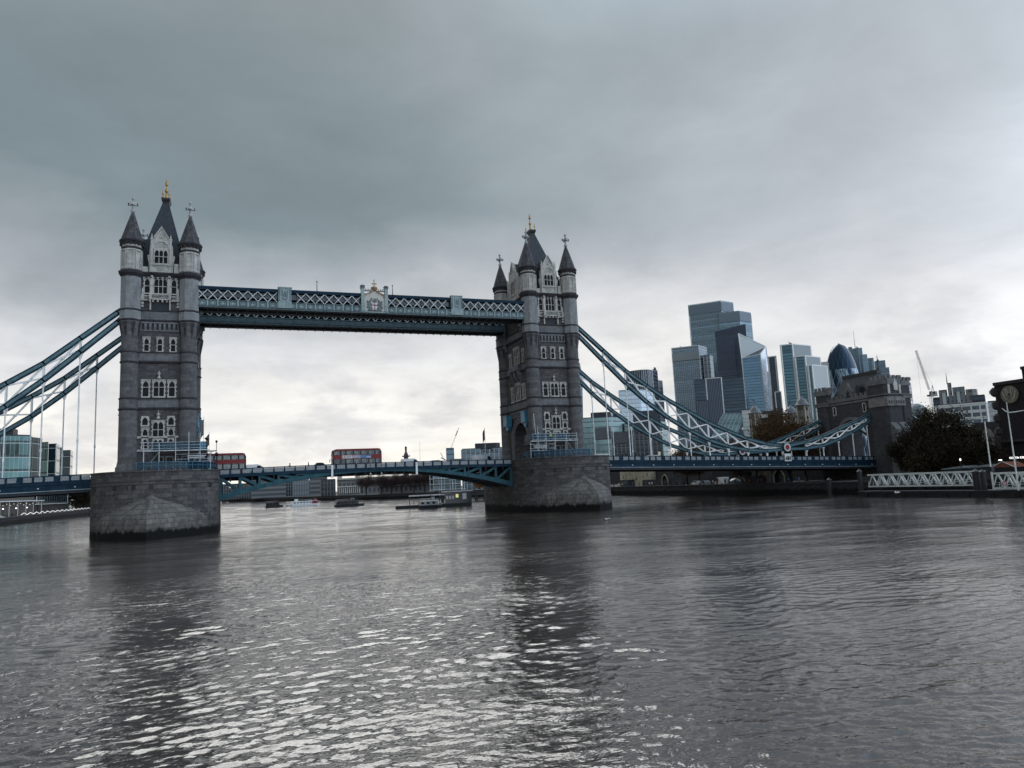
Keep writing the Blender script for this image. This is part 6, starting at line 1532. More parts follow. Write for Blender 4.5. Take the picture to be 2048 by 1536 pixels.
# curved ribbed tower behind the chains
rt = block('office_tower', 'dark office tower with white vertical ribs and a curved front, behind the chains', [(373.5, 530.8), (378, 521), (384, 514.6), (391, 513), (398.6, 515.5)], 119.5, F_stripe, 22, group='towers behind the falling chains')
block('office_tower', 'dark stepped glass tower joined to the right of the white ribbed one', [(398.8, 515.7), (411.1, 525.4)], 120.7, F_dark, 22, group='towers behind the falling chains', plant=.5)
block('office_tower', 'lower dark step of the glass tower behind the chains', [(411.3, 525.6), (420.4, 531.3)], 110, F_dark, 18, group='towers behind the falling chains')
block('glass_block', 'pale grey blue glass block in front of the white ribbed tower', [(316.5, 448.1), (334.2, 437.8), (354.9, 448.5)], 88, F_pgl, 25, group='glass blocks behind the chains')
block('glass_block', 'long grey green glass building right of the farther tower', [(186.3, 268.3), (201.7, 260.2), (216, 263.7)], 45.5, F_green, 18, group='glass blocks behind the chains', plant=.6)
block('glass_block', 'grey green glass building below the falling chains', [(214, 262), (233, 247), (240, 252)], 41, F_green, 18, group='glass blocks behind the chains')
def roofed(name, label, front, z1, zr, wm, rm, depth=12, z0=3, group=None):
    rt = block(name, label, front, z1, wm, depth, z0, group); poly = list(front)+[away(front[-1], depth), away(front[0], depth)]
    L = rt.location; p = [Vector((x-L.x, y-L.y, z1-z0+.3)) for x, y in (poly[0], poly[len(front)-1], poly[-2], poly[-1])]
    r1 = (p[0]+p[3])/2+Vector((0, 0, zr-z1)); r2_ = (p[1]+p[2])/2+Vector((0, 0, zr-z1)); b = MB(); b.add([*p, r1, r2_], [(0,1,5,4), (2,3,4,5), (0,4,3), (1,2,5), (0,3,2,1)]); b.build('pitched_roof', rm, rt); return rt
roofed('riverside_house', 'grey building with a pitched roof right beside the farther tower', [(165.8, 211.4), (173.7, 207.2)], 28, 35, F_green, M_slate, 14, group='grey roofed buildings by the farther tower')
roofed('riverside_house', 'grey building with a lower pitched roof under the falling chains', [(173.9, 207.0), (184.3, 201.2)], 25, 32, F_office, M_slate, 14, group='grey roofed buildings by the farther tower')
roofed('church', 'dark pointed gable of a church behind the chains', [(185, 200.8), (196.8, 193.5)], 31, 43.5, F_office, M_slate, 16)
block('riverside_house', 'brown brick house with square windows behind the hangers', [(172, 196), (180.5, 190.5)], 18.5, F_office, 8, group='grey roofed buildings by the farther tower')
block('riverside_house', 'dark low building on the wharf behind the first hangers', [(146, 166), (160, 158)], 12.5, M_brickdk, 8, group='grey roofed buildings by the farther tower')
rt = block('pavilion', 'low glass pavilion with a thin curved white roof beside the farther tower', [(112, 150), (122, 143), (132, 140)], 14.0, F_navy, 10); b = MB()
cv = [(109, 152.5, 15.3), (115, 147.0, 15.5), (122, 142.0, 15.2), (130, 138.5, 14.4), (135, 137.6, 13.6)]; L = rt.location
for p, q in zip(cv, cv[1:]): b.bar((p[0]-L.x, p[1]-L.y, p[2]-3), (q[0]-L.x, q[1]-L.y, q[2]-3), 1.4, .3)
b.build('roof_edge', M_vwhite, rt)
rt = thing('atrium', 'sloping glass atrium roof left of the first castle turret', 'building', (232, 180, 3)); T = lambda p: (p[0]-232, p[1]-180, p[2]-3)
b = MB(); pA, pB, pC, pD = T((238.1,189.2,40.2)), T((247.6,181.7,39.6)), T((232,172.4,24)), T((221.6,180.0,25.5)); b.add([pD, pC, pB, pA], [(0,1,2,3)], [[(0,0),(13,0),(13,20),(0,20)]]); b.plate([pD, pC, pB, pA], (.3, .4, -.4))
b.build('glass_slope', facade('sloped atrium glass', (.13,.20,.22), (.28,.36,.38), 2.3, 2.6, .06, .06, .1, .6, .3), rt)
b = MB(); b.prism([(pD[0], pD[1]), (pC[0], pC[1]), (pB[0], pB[1]), (pA[0], pA[1])], 0, 22); b.build('lower_storeys', F_office, rt)
block('white_annex', 'white stair block right of the sloping atrium', [(244.5, 180.5), (250.0, 176.5)], 41, F_whitew, 8, group=None)
# flared tower hidden behind the farther bridge tower
rt = thing('skyscraper', 'top-heavy curved glass skyscraper peeping out right behind the farther bridge tower', 'building', (352, 662, 3), group=GS); b = MB(); rg = []
for z, f in ((0, 0), (40, .1), (80, .6), (120, 1.0), (135, .95), (147, .6)):
    w_ = 23+f*5.0; rg.append([(-w_, -14, z), (-w_*.4, -19, z), (w_*.4, -20, z), (w_*.95, -16, z), (w_, 14, z), (-w_, 14, z)])
b.loft(rg); b.build('facade', F_heron, rt); b = MB(); b.loft([[(x*.93, y*.9, 147.2) for x, y, z in rg[-1]], [(x*.8, y*.75, 153) for x, y, z in rg[-1]]]); b.build('roof_crown', F_green, rt)
# stepped tower with white edges
GQ = 'slabs of the stepped white-edged skyscraper'
rt = thing('skyscraper', 'stepped blue glass skyscraper with white edges, left of the rounded one', 'building', (640, 580, 3), group=GS)
def slabq(front, z1, depth, fmat, smat):
    P = [(x-640, y-580) for x, y in front]; v0, v1, v2 = P[0], P[1], P[2] if len(P) > 2 else None
    poly = P+[tuple(Vector(away((P[-1][0]+640, P[-1][1]+580), depth))-Vector((640, 580))), tuple(Vector(away((P[0][0]+640, P[0][1]+580), depth))-Vector((640, 580)))]
    b = MB(); b.prism(poly, 0, z1-3); b.build('glass_slab', fmat, rt)
    if v2:
        b = MB(); e = Vector((v1[1]-v2[1], v2[0]-v1[0])).normalized(); e = e if e.dot(Vector(v1)-Vector(poly[-1])) > 0 else -e
        a_, c_ = Vector(v1)+e*.5, Vector(v2)+e*.5; b.add([(*a_, 0), (*c_, 0), (*c_, z1-3), (*a_, z1-3), (*v1, 0), (*v2, 0), (*v2, z1-3), (*v1, z1-3)], [(0,1,2,3),(3,2,6,7),(0,3,7,4),(1,5,6,2)]); b.build('side_wall', smat, rt)
    b = MB()
    for p in P: b.box(p[0]-.8, p[0]+.8, p[1]-.8, p[1]+.8, 0, z1-2)
    for p, q in zip(P, P[1:]): b.bar((*p, z1-2.6), (*q, z1-2.6), 1.6, 1.2)
    b.build('white_edge', M_vwhite, rt)
slabq([(632.5, 604.5), (639.5, 598)], 154, 20, F_dark, None); slabq([(637.9, 584.8), (648.4, 575.2), (684.6, 582.4)], 166, 22, F_40, F_louv)
slabq([(648.5, 572.6), (656.5, 563.6), (688.3, 571.8)], 148.6, 10, F_40, F_louv); slabq([(656.5, 560.4), (659.6, 556.5), (690.5, 564.0)], 135.6, 8, F_40, F_whitew)
b = MB(); craneling(b, 8, -2, 163.5, .9); b.build('roof_crane', M_dark, rt)
block('office_block', 'narrow black slab between the wedge tower and the stepped skyscraper', [(631, 595.5), (636.2, 590.5)], 106.5, F_dark, 12, group='office blocks below the skyscrapers', trim=.8)
block('office_block', 'pale office tower peeping out between the stepped skyscraper and the rounded one', [(772, 666), (784, 654)], 158.5, F_whitew, 20, group='office blocks below the skyscrapers')
# rounded egg-shaped tower
rt = thing('skyscraper', 'dark egg-shaped glass skyscraper with bright diamond bands', 'building', (866.5, 712, 3), group=GS)
mt, t, b_ = newmat('spiral diamond glass'); uv = t.n('ShaderNodeSeparateXYZ', {0: coords(t, True)}); u, v = uv.outputs[0], uv.outputs[1]
U = t.m('DIVIDE', u, 177.5/18); V_ = t.m('DIVIDE', v, 27.0); a = t.m('ADD', U, V_); d = t.m('SUBTRACT', U, V_)
ln = t.m('MAXIMUM', t.m('LESS_THAN', t.m('FRACT', a), .055), t.m('LESS_THAN', t.m('FRACT', d), .055))
sp3 = t.m('FRACT', t.m('DIVIDE', t.m('ADD', U, t.m('MULTIPLY', V_, 1.0)), 3.0)); dk = t.m('LESS_THAN', sp3, .40); hi = t.m('GREATER_THAN', v, 153.0)
cell = t.n('ShaderNodeCombineXYZ', {0: t.m('FLOOR', t.m('MULTIPLY', a, 4)), 1: t.m('FLOOR', t.m('MULTIPLY', d, 4))}); wn = t.n('ShaderNodeTexWhiteNoise', {'Vector': cell.outputs[0]}, noise_dimensions='2D')
g = t.mix(wn.outputs[0], (.06, .11, .16), (.34, .42, .48)); c = t.mix(t.m('MAXIMUM', dk, hi), g, (.012, .030, .058)); c = t.mix(ln, c, t.mix(hi, (.34, .41, .46), (.075, .12, .17)))
t.put(b_.inputs['Base Color'], c); b_.inputs['Metallic'].default_value = .5; b_.inputs['Roughness'].default_value = .15
prof = [(22.5 if z < 1 else 0, z) for z in (0,)]; prof = []
for k in range(40):
    f = k/39; z = 196.5*f
    r = 24.5+4.6*math.sin(PI*min(1, f/.72)) if f < .36 else 29.1*math.sqrt(max(0, 1-((f-.36)/.64)**2.35))
    prof.append((max(r, .05), z))
b = MB(); b.lathe(prof, 72, smooth=True); b.build('facade', mt, rt); b = MB(); b.lathe([(9.5, 186.6), (9.0, 187.5), (.1, 196.9)], 36, smooth=True); b.build('glass_dome', F_dark, rt)
# grouped tower behind
rt = thing('skyscraper', 'grey blue stepped skyscraper with a thin mast, behind the egg-shaped one', 'building', (965, 750, 3), group=GS)
def hb(front, z1, n='tower_block', dep=18):
    b = MB(); poly = [(x-965, y-750) for x, y in list(front)+[away(front[-1], dep), away(front[0], dep)]]; b.prism(poly, 0, z1-3); b.build(n, F_heron, rt)
hb([(950.2, 769.1), (957, 760), (962.2, 756.3)], 203.4); hb([(947.7, 771.7), (952, 767.3)], 206.6, 'stair_tower', 5); hb([(955.8, 763.2), (960, 756), (966.6, 751.6)], 191.5, dep=10); hb([(966.6, 751.5), (970, 747), (972.7, 744.9)], 184.3); hb([(972.8, 744.6), (983.8, 732.4)], 178.3); hb([(960.2, 728.8), (971.8, 715.8)], 163.5)
b = MB(); b.tube([(-9.5, 14, 200), (-9.8, 14, 231)], [.7, .25], 6); b.build('mast', M_whited, rt); b = MB(); craneling(b, -5, 14, 200.4, .9); craneling(b, 12, -10, 175.4, .7); b.build('roof_crane', M_dark, rt)
rt = block('office_block', 'dark brown office slab just right of the gatehouse roof', [(575.4, 364), (576.9, 354.6), (596, 363)], 84.5, F_dark, 14, group='office blocks right of the gatehouse'); b = MB(); b.box(-6, -3, -3, 3, 81, 85.5); b.box(0, 1, -2, -1, 81, 87); b.build('roof_plant', M_dark, rt)
rt = thing('domed_hall', 'low grey domed roof behind the trees right of the gatehouse', 'building', (294.5, 108.3, 3)); b = MB(); b.lathe([(5.5, 0), (5.5, 26)], 24); b.build('drum', F_office, rt); b = MB(); b.lathe([(5.8, 25.8), (5.6, 27.5), (4.8, 30.0), (3.2, 32.0), (1.2, 33.0), (.05, 33.2)], 32, smooth=True); b.build('dome', paint('pale lead dome', (.14,.17,.19), .5), rt)
block('office_block', 'flat black office block in front of the tower crane', [(362, 153), (372.5, 139)], 44.0, F_dark, 14, group='office blocks right of the gatehouse')
rt = thing('tower_crane', 'white luffing tower crane with its jib raised, above the black block', 'crane', (376.5, 165.5, 3), group='construction cranes')
def lat(b, p, q, w_, n, th=.18):
    p, q = Vector(p), Vector(q); d = (q-p)/n; a = d.cross(Vector((.3, 1, .1))).normalized()*w_/2; c_ = d.cross(a).normalized()*w_/2; cs = [a+c_, a-c_, -a-c_, -a+c_]
    for o in cs: b.bar(p+o, q+o, th)
    for k in range(n):
        for i in range(4): b.bar(p+d*k+cs[i], p+d*(k+1)+cs[(i+1) % 4], th*.7)
b = MB(); lat(b, (0, 0, 0), (0, 0, 44), 1.5, 22, .14); b.build('mast', M_whited, rt); b = MB(); lat(b, (-.3, .5, 48), (-3.3, 4.0, 73.6), .85, 20, .11); b.build('jib', paint('faded red crane paint', (.34,.27,.26), .5), rt)
b = MB(); b.box(-1.8, 3.8, -1.5, 1.5, 44, 45.0); b.box(2.0, 3.9, -1.3, 1.3, 44.6, 47.0); b.build('counter_deck', M_vdark, rt); b = MB(); b.bar((.5, 0, 45), (1.4, -.6, 51), .3); b.bar((2.8, -.6, 45), (1.4, -.6, 51), .3); b.bar((1.4, -.6, 51), (-2.6, 3.2, 68), .1); b.bar((-3.3, 4.0, 73.6), (-3.4, 4.1, 46), .07); b.build('a_frame', M_whited, rt); b = MB(); b.box(-1.6, -.4, -1.6, -.2, 45, 47); b.build('cab', M_vdark, rt)
# art deco tower and white block
rt = block('deco_tower', 'grey stepped art deco stone tower behind the white block', [(347.8, 137.3), (350.4, 134)], 46.3, F_deco, 14); L = rt.location
def db(front, z1, n='tower_step', m_=F_deco):
    b = MB(); b.prism([(x-L.x, y-L.y) for x, y in list(front)+[away(front[-1], 12), away(front[0], 12)]], 0, z1-3); b.build(n, m_, rt)
db([(350.7, 133.7), (351.9, 132.1)], 50.6, 'tall_fin'); db([(352, 132), (355.6, 127.2)], 47.8); db([(355.7, 127.0), (358, 124.6), (361, 124.5), (364, 126)], 46.0, 'round_wing', F_stone)
b = MB()
for p, q in (((348.6, 136.0), (349.7, 134.7)), ((353.0, 130.4), (353.9, 129.2))): P, Q = away(p, -.5), away(q, -.5); b.bar((P[0]-L.x, P[1]-L.y, 37.5), (Q[0]-L.x, Q[1]-L.y, 37.5), .6, 9)
b.build('tall_window', F_grid, rt); b = MB(); P = (351.2, 133); b.tube([(P[0]-L.x, P[1]-L.y+1, 47), (P[0]-L.x, P[1]-L.y+1, 53.5)], [.3, .08], 6); b.build('mast', M_dark, rt)
block('white_office', 'white office block with rows of dark square windows, right of the big dark tree', [(299.4, 101.8), (312.3, 84.8), (316.5, 87.5)], 34.0, F_white, 12, trim=.5)
block('white_office', 'windowless white wing at the right end of the white office block', [(316.8, 87.2), (319.5, 83.6)], 34.2, F_whitew, 10)
block('dark_attic', 'black glazed penthouse above the white office block', [(317.1, 95.2), (320.4, 90.6)], 38, F_dark, 8)
block('brick_house', 'dark brick house with a pale ornate gable left of the hotel', [(179.8, -6.0), (184.2, -11.6)], 17.0, M_brickdk, 8, 2.6); block('stone_terrace_house', 'long low building behind the dark trees, under the white block', [(171, 7), (181.2, -7.5)], 12.6, F_stone, 8, 2.6)
rt = thing('ornate_gable', 'pale carved doorway gable on the dark brick house', 'gable', (178.6, -9.2, 2.6)); b = MB(); b.plate([(0, 0, 6), (1.9, -2.4, 6), (1.9, -2.4, 11), (1.5, -1.9, 12.5), (.95, -1.2, 13.2), (.4, -.5, 12.5), (0, 0, 11)], (-.4, -.3, 0)); b.build('carved_front', paint('worn pink stone', (.20,.17,.165), .8), rt); b = MB(); b.plate([(.6, -.76, 6), (1.3, -1.64, 6), (1.3, -1.64, 8.2), (.6, -.76, 8.2)], (-.5, -.38, 0)); b.build('doorway', M_dark, rt)

# ================================================================== riverside hotel at the right edge
rt = thing('riverside_hotel', 'dark brown concrete hotel with a round golden emblem at the right edge', 'hotel', (140, -42, 2.6)); H = lambda x, y, z: (x-140, y+42, z-2.6)
b = MB(); b.box(0.3, 24, -50, 0, 8, 21.7); b.box(0.3, 24, -50, -6.9, 21.7, 24.3); b.box(2, 24, -50, 1.5, 0, 8); b.build('wall', stone('ribbed brown concrete', (.020,.018,.020), (.028,.025,.027), (.013,.012,.013), .45, 1.6, .05, bump=.4, stain=(.014,.013,.015)), rt)
b = MB(); b.box(-.1, .3, -50, 0.0, 21.0, 21.75); b.box(-.1, .5, -50, -6.9, 23.8, 24.5); b.box(-.2, .3, -50, 0.2, 7.6, 8.2); b.build('concrete_band', M_brickdk, rt)
for k in range(4):
    b = MB()
    z = 9.2+k*3.1; b.lathe([(1.0, z), (1.5, z+.5), (1.5, z+1.7), (1.0, z+2.2)], 14, (1.6, .2)); o = b.build('bay', M_brickdk, rt); b = MB(); b.box(.6, 2.6, .4, 1.62, z+.75, z+1.55); b.build('window', F_grid if False else M_vgrey, o)
b = MB(); b.plate([(-.05, -3.74+2.05*math.cos(2*PI*k/48), 18.5+2.05*math.sin(2*PI*k/48)) for k in range(48)], (-.22, 0, 0)); em = b.build('emblem_disc', paint('old gold emblem', (.15,.125,.08), .5, .12), rt)
b = MB()
for p, q, w_ in (((-.78,.42),(-.42,-.72),.17), ((-.34,.86),(-.04,-.1),.17), ((.34,.86),(.04,-.1),.17), ((.78,.42),(.42,-.72),.17), ((-.04,.12),(-.42,-.8),.17), ((.04,.12),(.42,-.8),.17), ((-.16,-.35),(-.12,-.92),.12), ((.16,-.35),(.12,-.92),.12), ((-.55,.75),(-.12,-.55),.10), ((.55,.75),(.12,-.55),.10)):
    P = (-.32, -3.74-p[0]*1.95, 18.5+p[1]*1.95); Q = (-.32, -3.74-q[0]*1.95, 18.5+q[1]*1.95); b.bar(P, Q, .1, w_*1.9, up=(0, 1, 0) if False else tuple((Vector(Q)-Vector(P)).cross(Vector((1,0,0)))))
b.build('emblem_strokes', paint('pale emblem', (.27,.27,.24), .5), em)
def text(s, size, mat, M, name, parent, ext=.03):
    cu = bpy.data.curves.new('txt', 'FONT'); cu.body = s; cu.size = size; cu.extrude = ext; cu.space_character = 1.12; cu.offset = .012
    o = bpy.data.objects.new('txt', cu); C.objects.link(o); dg = bpy.context.evaluated_depsgraph_get(); me = bpy.data.meshes.new_from_object(o.evaluated_get(dg)); bpy.data.objects.remove(o)
    me.materials.append(mat); q = bpy.data.objects.new(name, me); C.objects.link(q); q.parent = parent; q.matrix_local = M; return q
MT = Matrix(((0,0,-1,-.3),(-1,0,0,-1.75),(0,1,0,3.75),(0,0,0,1)))
text('COSTA COFFEE', .62, glow('lit white letters', (1, .98, .95), 1.6), MT, 'lit_sign', rt)
b = MB()
for k in range(7):
    y = -1.6-k*6.0
    b.box(1.9, 2.02, y-2.6, y-.3, 4.6, 7.4) if k else None
b.build('ground_floor_window', M_win, rt)
b = MB()
for y, z in ((-3.9, 2.6), (-5.4, 2.5), (-6.6, 2.7), (-2.9, 2.2)): b.ball((-.6, y, z), .10, 8)
b.build('cafe_lamp', glow('warm lamp', (1, .93, .82), 5.0), rt)
rt = thing('quay_pavilion', 'small quayside pavilion with a red brown gable roof left of the lit sign', 'pavilion', (125, -52.4, 2.6)); b = MB(); b.box(.3, 4, -2.1, 2.1, 0, 2.1); b.build('wall', M_vdark, rt); b = MB(); b.plate([(0, 2.45, 2.05), (0, -2.45, 2.05), (0, -.15, 3.2), (0, .15, 3.2)], (4.5, 0, 0)); b.build('gable_roof', paint('red brown tiles', (.17,.055,.035), .7), rt); b = MB(); b.bar((-.1, 2.5, 2.1), (-.1, 0, 3.3), .12); b.bar((-.1, -2.5, 2.1), (-.1, 0, 3.3), .12); b.build('barge_board', M_whited, rt); b = MB(); b.lathe([(.05, 3.5), (.35, 3.55), (.35, 3.65), (.05, 3.7)], 10, (0, .4)); b.build('roof_lamp', glow('lamp glow', (1, 1, .95), 3), rt)
for i, (y, wd, zt, lab) in enumerate(((-40.5, 5.5, 5.6, 'low kiosk with a grey sloping roof under the dark trees'), (-46.6, 4.8, 5.7, 'low glazed kiosk with a pale roof left of the red brown pavilion'))):
    rt = thing('quay_kiosk', lab, 'kiosk', (125, y, 2.6), group='kiosks on the right quay'); b = MB(); b.box(.4, 4, -wd/2+.3, wd/2-.3, 0, zt-3.5); b.build('wall', F_navy, rt); b = MB(); b.plate([(0, -wd/2, zt-3.4), (0, wd/2, zt-3.6), (0, wd/2, zt-3.4), (0, -wd/2, zt-2.9)], (4.6, 0, 0)); b.build('roof', paint('pale grey roof', (.20,.23,.25), .6), rt)
rt = thing('quay_lamp', 'dark quay lamp with a small white light in front of the trees', 'lamp post', (124, -43.6, 2.6)); b = MB(); b.tube([(0, 0, 0), (0, 0, 3.8)], .07, 8); b.build('post', M_dark, rt); b = MB(); b.lathe([(.05, 3.8), (.2, 4.0), (.16, 4.3), (.02, 4.4)], 8); b.build('lantern', glow('quay light', (1, 1, .95), 1.2), rt)
b = MB(); b.box(118, 119, -80, -20, 2.6, 3.6); tag(b.build('quay_wall', M_castle_dk), 'low dark quay wall behind the long white gangway', 'wall')

# ================================================================== left bank
rt = block('riverside_offices', 'largest curved green glass office building at the left edge', [(-147.9, 225.0), (-134.6, 223.0), (-125.5, 223.8), (-117.9, 226.3), (-113.8, 229.9)], 37.6, F_teal, 25, 2.2, 'curved glass offices on the left bank'); L = rt.location
b = MB(); b.prism([(x-L.x, y-L.y) for x, y in ((-113.5, 229.6), (-111.4, 237.6), (-114.6, 246.9), (-119.9, 240.3))], 0, 35.0); b.build('dark_corner', F_tealdk, rt); b = MB(); b.box(-130.6-L.x, -121.9-L.x, 232.3-L.y, 240.3-L.y, 35.9, 39.4); b.build('roof_plant', M_dark, rt)
rt = block('riverside_offices', 'middle curved green glass office building of the three on the left bank', [(-118.4, 270.5), (-115.0, 268.0)], 37.1, F_teal, 18, 2.2, 'curved glass offices on the left bank'); L = rt.location; b = MB(); b.prism([(x-L.x, y-L.y) for x, y in ((-114.9, 267.9), (-111.4, 267.6), (-112.6, 282.9), (-116.1, 282.9))], 0, 34.5); b.build('dark_corner', F_tealdk, rt); b = MB(); b.box(-111.6-L.x, -111.2-L.x, 267.2-L.y, 267.8-L.y, 0, 34.8); b.build('white_edge', M_whited, rt)
rt = block('riverside_offices', 'smallest and farthest curved glass office building on the left bank', [(-126.6, 349.5), (-123.8, 347.3)], 39.4, F_teal, 16, 2.2, 'curved glass offices on the left bank'); L = rt.location; b = MB(); b.prism([(x-L.x, y-L.y) for x, y in ((-123.6, 347.1), (-119.1, 346.0), (-120.7, 362.3), (-124.7, 362.3))], 0, 36); b.build('dark_corner', F_tealdk, rt)
rt = block('riverside_restaurant', 'low glass restaurant front with a pale canopy, under the left deck', [(-109, 138), (-109, 216)], 11.0, F_inn, 9, 2.2); L = rt.location; b = MB(); b.bar((-107.2-L.x, 136-L.y, 5.9), (-107.2-L.x, 217-L.y, 5.9), 3.4, .35)
for y in (140, 152, 164, 176, 188, 200, 214): b.bar((-105.8-L.x, y-L.y, 0), (-105.8-L.x, y-L.y, 5.7), .25)
b.build('canopy', M_whited, rt); b = MB()
for k in range(16): b.ball((-106.6-L.x, 140+k*4.8-L.y, 4.4+.5*(k % 2)), .13, 6)
b.build('ceiling_lamp', glow('restaurant lamps', (1, .93, .82), 1.0), rt)
rt = block('riverside_annex', 'dark glass annex with white frame right of the restaurant', [(-108.6, 218), (-108.6, 284)], 12.2, F_tealdk, 10, 6.4, trim=.3); L = rt.location
b = MB()
for y in (219, 240, 262, 283): b.bar((-108.3-L.x, y-L.y, -4.2), (-108.3-L.x, y-L.y, 0), .3)
b.box(-118-L.x, -109.6-L.x, 219-L.y, 283-L.y, -4.2, -.01); b.build('ground_floor', M_brickdk, rt)
block('warehouse', 'long dark warehouse half hidden by the nearer pier on the left bank', [(-108, 300), (-92, 336)], 17.5, M_brickdk, 30, 2.2)
for i, (x, y) in enumerate(((-103, 144.6), (-103, 161.5), (-103, 177), (-102.6, 133.5))):
    rt = thing('embankment_lamp', ['second','third','farthest','nearest'][i]+' globe lamp post along the left embankment wall', 'lamp post', (x, y, 2.2), group='globe lamps on the left embankment'); b = MB(); b.lathe([(.14, 0), (.08, .5), (.06, 3.0)], 8); b.build('post', M_dark, rt); b = MB(); b.lathe([(.05, 3.0), (.26, 3.15), (.3, 3.3), (.05, 3.5)], 8, smooth=True); b.build('globe', glow('globe glow', (1, .97, .9), 1.8), rt)
rt = thing('string_lights', 'zigzag of bright white string lights along the left embankment', 'string lights', (-101.6, 170, 2.6)); b = MB(); pv = None
for k in range(60):
    y = -8+k*2.4; z = .2+.75*(1-abs((k % 4)-2)/2); p = (0, y, z); b.bar(p, (0, y+2.2, .2+.75*(1-abs(((k+1) % 4)-2)/2)), .10)
b.build('light_tube', glow('string light glow', (1, .98, .95), 1.0), rt); b = MB()
for k in range(15): b.bar((0, -8+k*9.6, -.4), (0, -8+k*9.6, .9), .08)
b.build('post', M_dark, rt)
rt = thing('awning', 'grey tent awning on the left embankment in front of the restaurant', 'awning', (-102.5, 139, 2.2)); b = MB(); b.add([(-3, -8, 1.0), (-3, 8, .8), (0, 8, .3), (0, -8, .3), (-1.5, 0, 1.9)], [(0,1,4), (1,2,4), (2,3,4), (3,0,4)]); b.build('canvas', paint('grey canvas', (.16,.18,.19), .7), rt)
for i, (x, y, cl) in enumerate(((-102.2, 136, 'dark'), (-102.2, 148, 'red'), (-102.4, 154, 'black'), (-102.2, 185, 'blue'), (-102.2, 199, 'dark'), (-102.2, 206, 'beige'))):
    person(x, y, 2.25, i*1.7, 'stand' if i % 2 else 'walk', cl, ['person in dark clothes near the grey awning on the left embankment', 'person in a red jacket on the left embankment', 'person in black between the first two embankment lamps', 'person in a blue jacket behind the string lights', 'person in a dark coat behind the string lights', 'person in a beige coat at the far end of the string lights'][i], 'people on the left embankment')

# ================================================================== far bank seen under the drawbridge
rt = thing('far_bridge', 'low flat concrete bridge far upriver, under the left drawbridge leaf', 'bridge', (0, 690, 0)); b = MB(); b.box(-130, 75, -8, 8, 6.2, 8.2); b.box(-130, 75, -8.4, 8.4, 8.2, 9.0); b.build('deck', paint('pale concrete', (.13,.15,.155), .7), rt)
b = MB()
for x in (-22, 40, -90): b.box(x-3, x+3, -9, 9, -3, 6.2); b.plate([(x-22, -8, 6.2), (x+22, -8, 6.2), (x+3, -8, 2.5), (x-3, -8, 2.5)], (0, 16, 0))
b.build('pier', M_brickdk, rt)
GF = 'far bank buildings under the drawbridge'
block('far_office', 'white slab office block with dark window bands, under the left drawbridge leaf', [(-12.1, 538.7), (17.9, 537.3)], 24, F_conc, 30, 2.6, GF); block('far_office', 'grey square office block in the middle under the left drawbridge leaf', [(23.5, 537), (38, 535)], 22, F_whitew if False else F_deco, 30, 2.6, GF); block('far_office', 'dark banded office block right of the grey square one', [(38.3, 535), (54, 533)], 21.5, F_conc, 30, 2.6, GF)
block('far_office', 'brown dark warehouse left of the classical building', [(33.5, 402), (44, 398)], 14.5, F_office, 20, 2.6, GF)
for i, (x0, x1, zt) in enumerate(((-42, -36, 15), (-34, -30, 18), (-27.5, -22, 13.5), (-20, -14, 12))): block('far_tower_block', ['leftmost tall','second tall','third','rightmost low'][i]+' far block seen through the first bays of the left truss', [(x0-12, 800), (x1-12, 800)], zt, F_deco, 15, 2.6, 'far blocks seen through the truss')
block('far_terrace', 'long dark row of far buildings behind the slab office, under the left leaf', [(-60, 640), (5, 632), (62, 628)], 17.5, F_office, 20, 2.6, 'far terraces behind the drawbridge')
block('far_terrace', 'long dark row of far buildings behind the bare trees', [(60, 470), (100, 455), (150, 440)], 15.0, F_office, 20, 2.6, 'far terraces behind the drawbridge')
rt = block('classical_building', 'pale classical building with a row of columns, under the middle of the drawbridge', [(44.6, 394.1), (61.8, 391.6)], 14.5, F_stone, 20, 2.6); L = rt.location; b = MB()
for k in range(11): x = 46+k*1.45; y = 393.4-k*.21; b.lathe([(.4, 1.5), (.34, 6.0)], 8, (x-L.x, y-L.y))
b.bar((44.6-L.x, 393.3-L.y, 6.4), (61.8-L.x, 390.8-L.y, 6.4), 1.2, .8); b.bar((44.6-L.x, 393.4-L.y, 11.7), (61.8-L.x, 390.9-L.y, 11.7), 1.2, .5)
for x in (46.5, 59.5): b.prism([(x-1.5-L.x, 392-L.y), (x+1.5-L.x, 391.6-L.y), (x+1.5-L.x, 395-L.y), (x-1.5-L.x, 395-L.y)], 11.5, 14.5)
b.build('colonnade', M_pale, rt)
rt = roofed('custom_house', 'long pale building with a roof and columns behind the bare trees', [(63, 391.5), (114, 380.5)], 11.5, 15.0, F_stone, M_slate, 14, 2.6); block('stone_quay_house', 'pale low building at the foot of the bare trees', [(62, 322), (96, 311)], 7.0, F_stone, 6, 2.6)
rt = block('glass_grid_building', 'glass building with white grid frames, under the right drawbridge leaf', [(81, 254.8), (96.6, 250.4)], 13.2, F_grid, 14, 2.6); L = rt.location; b = MB()
for z in (1.5, 4.6, 7.8): b.bar((78.5-L.x, 254.2-L.y, z), (99-L.x, 248.4-L.y, z), 1.2, .25)
for f in (0, .33, .66, 1): b.bar((79+19*f-L.x, 254-5.4*f-L.y, 0), (79+19*f-L.x, 254-5.4*f-L.y, 11), .25)
b.build('balcony_frame', M_whited, rt)
rt = block('white_grid_building', 'office building with a pale grid front above the vans, left of the farther tower', [(117.6, 317.1), (144.9, 308), (152, 312)], 30, F_grid, 16, 2.6, plant=.5)
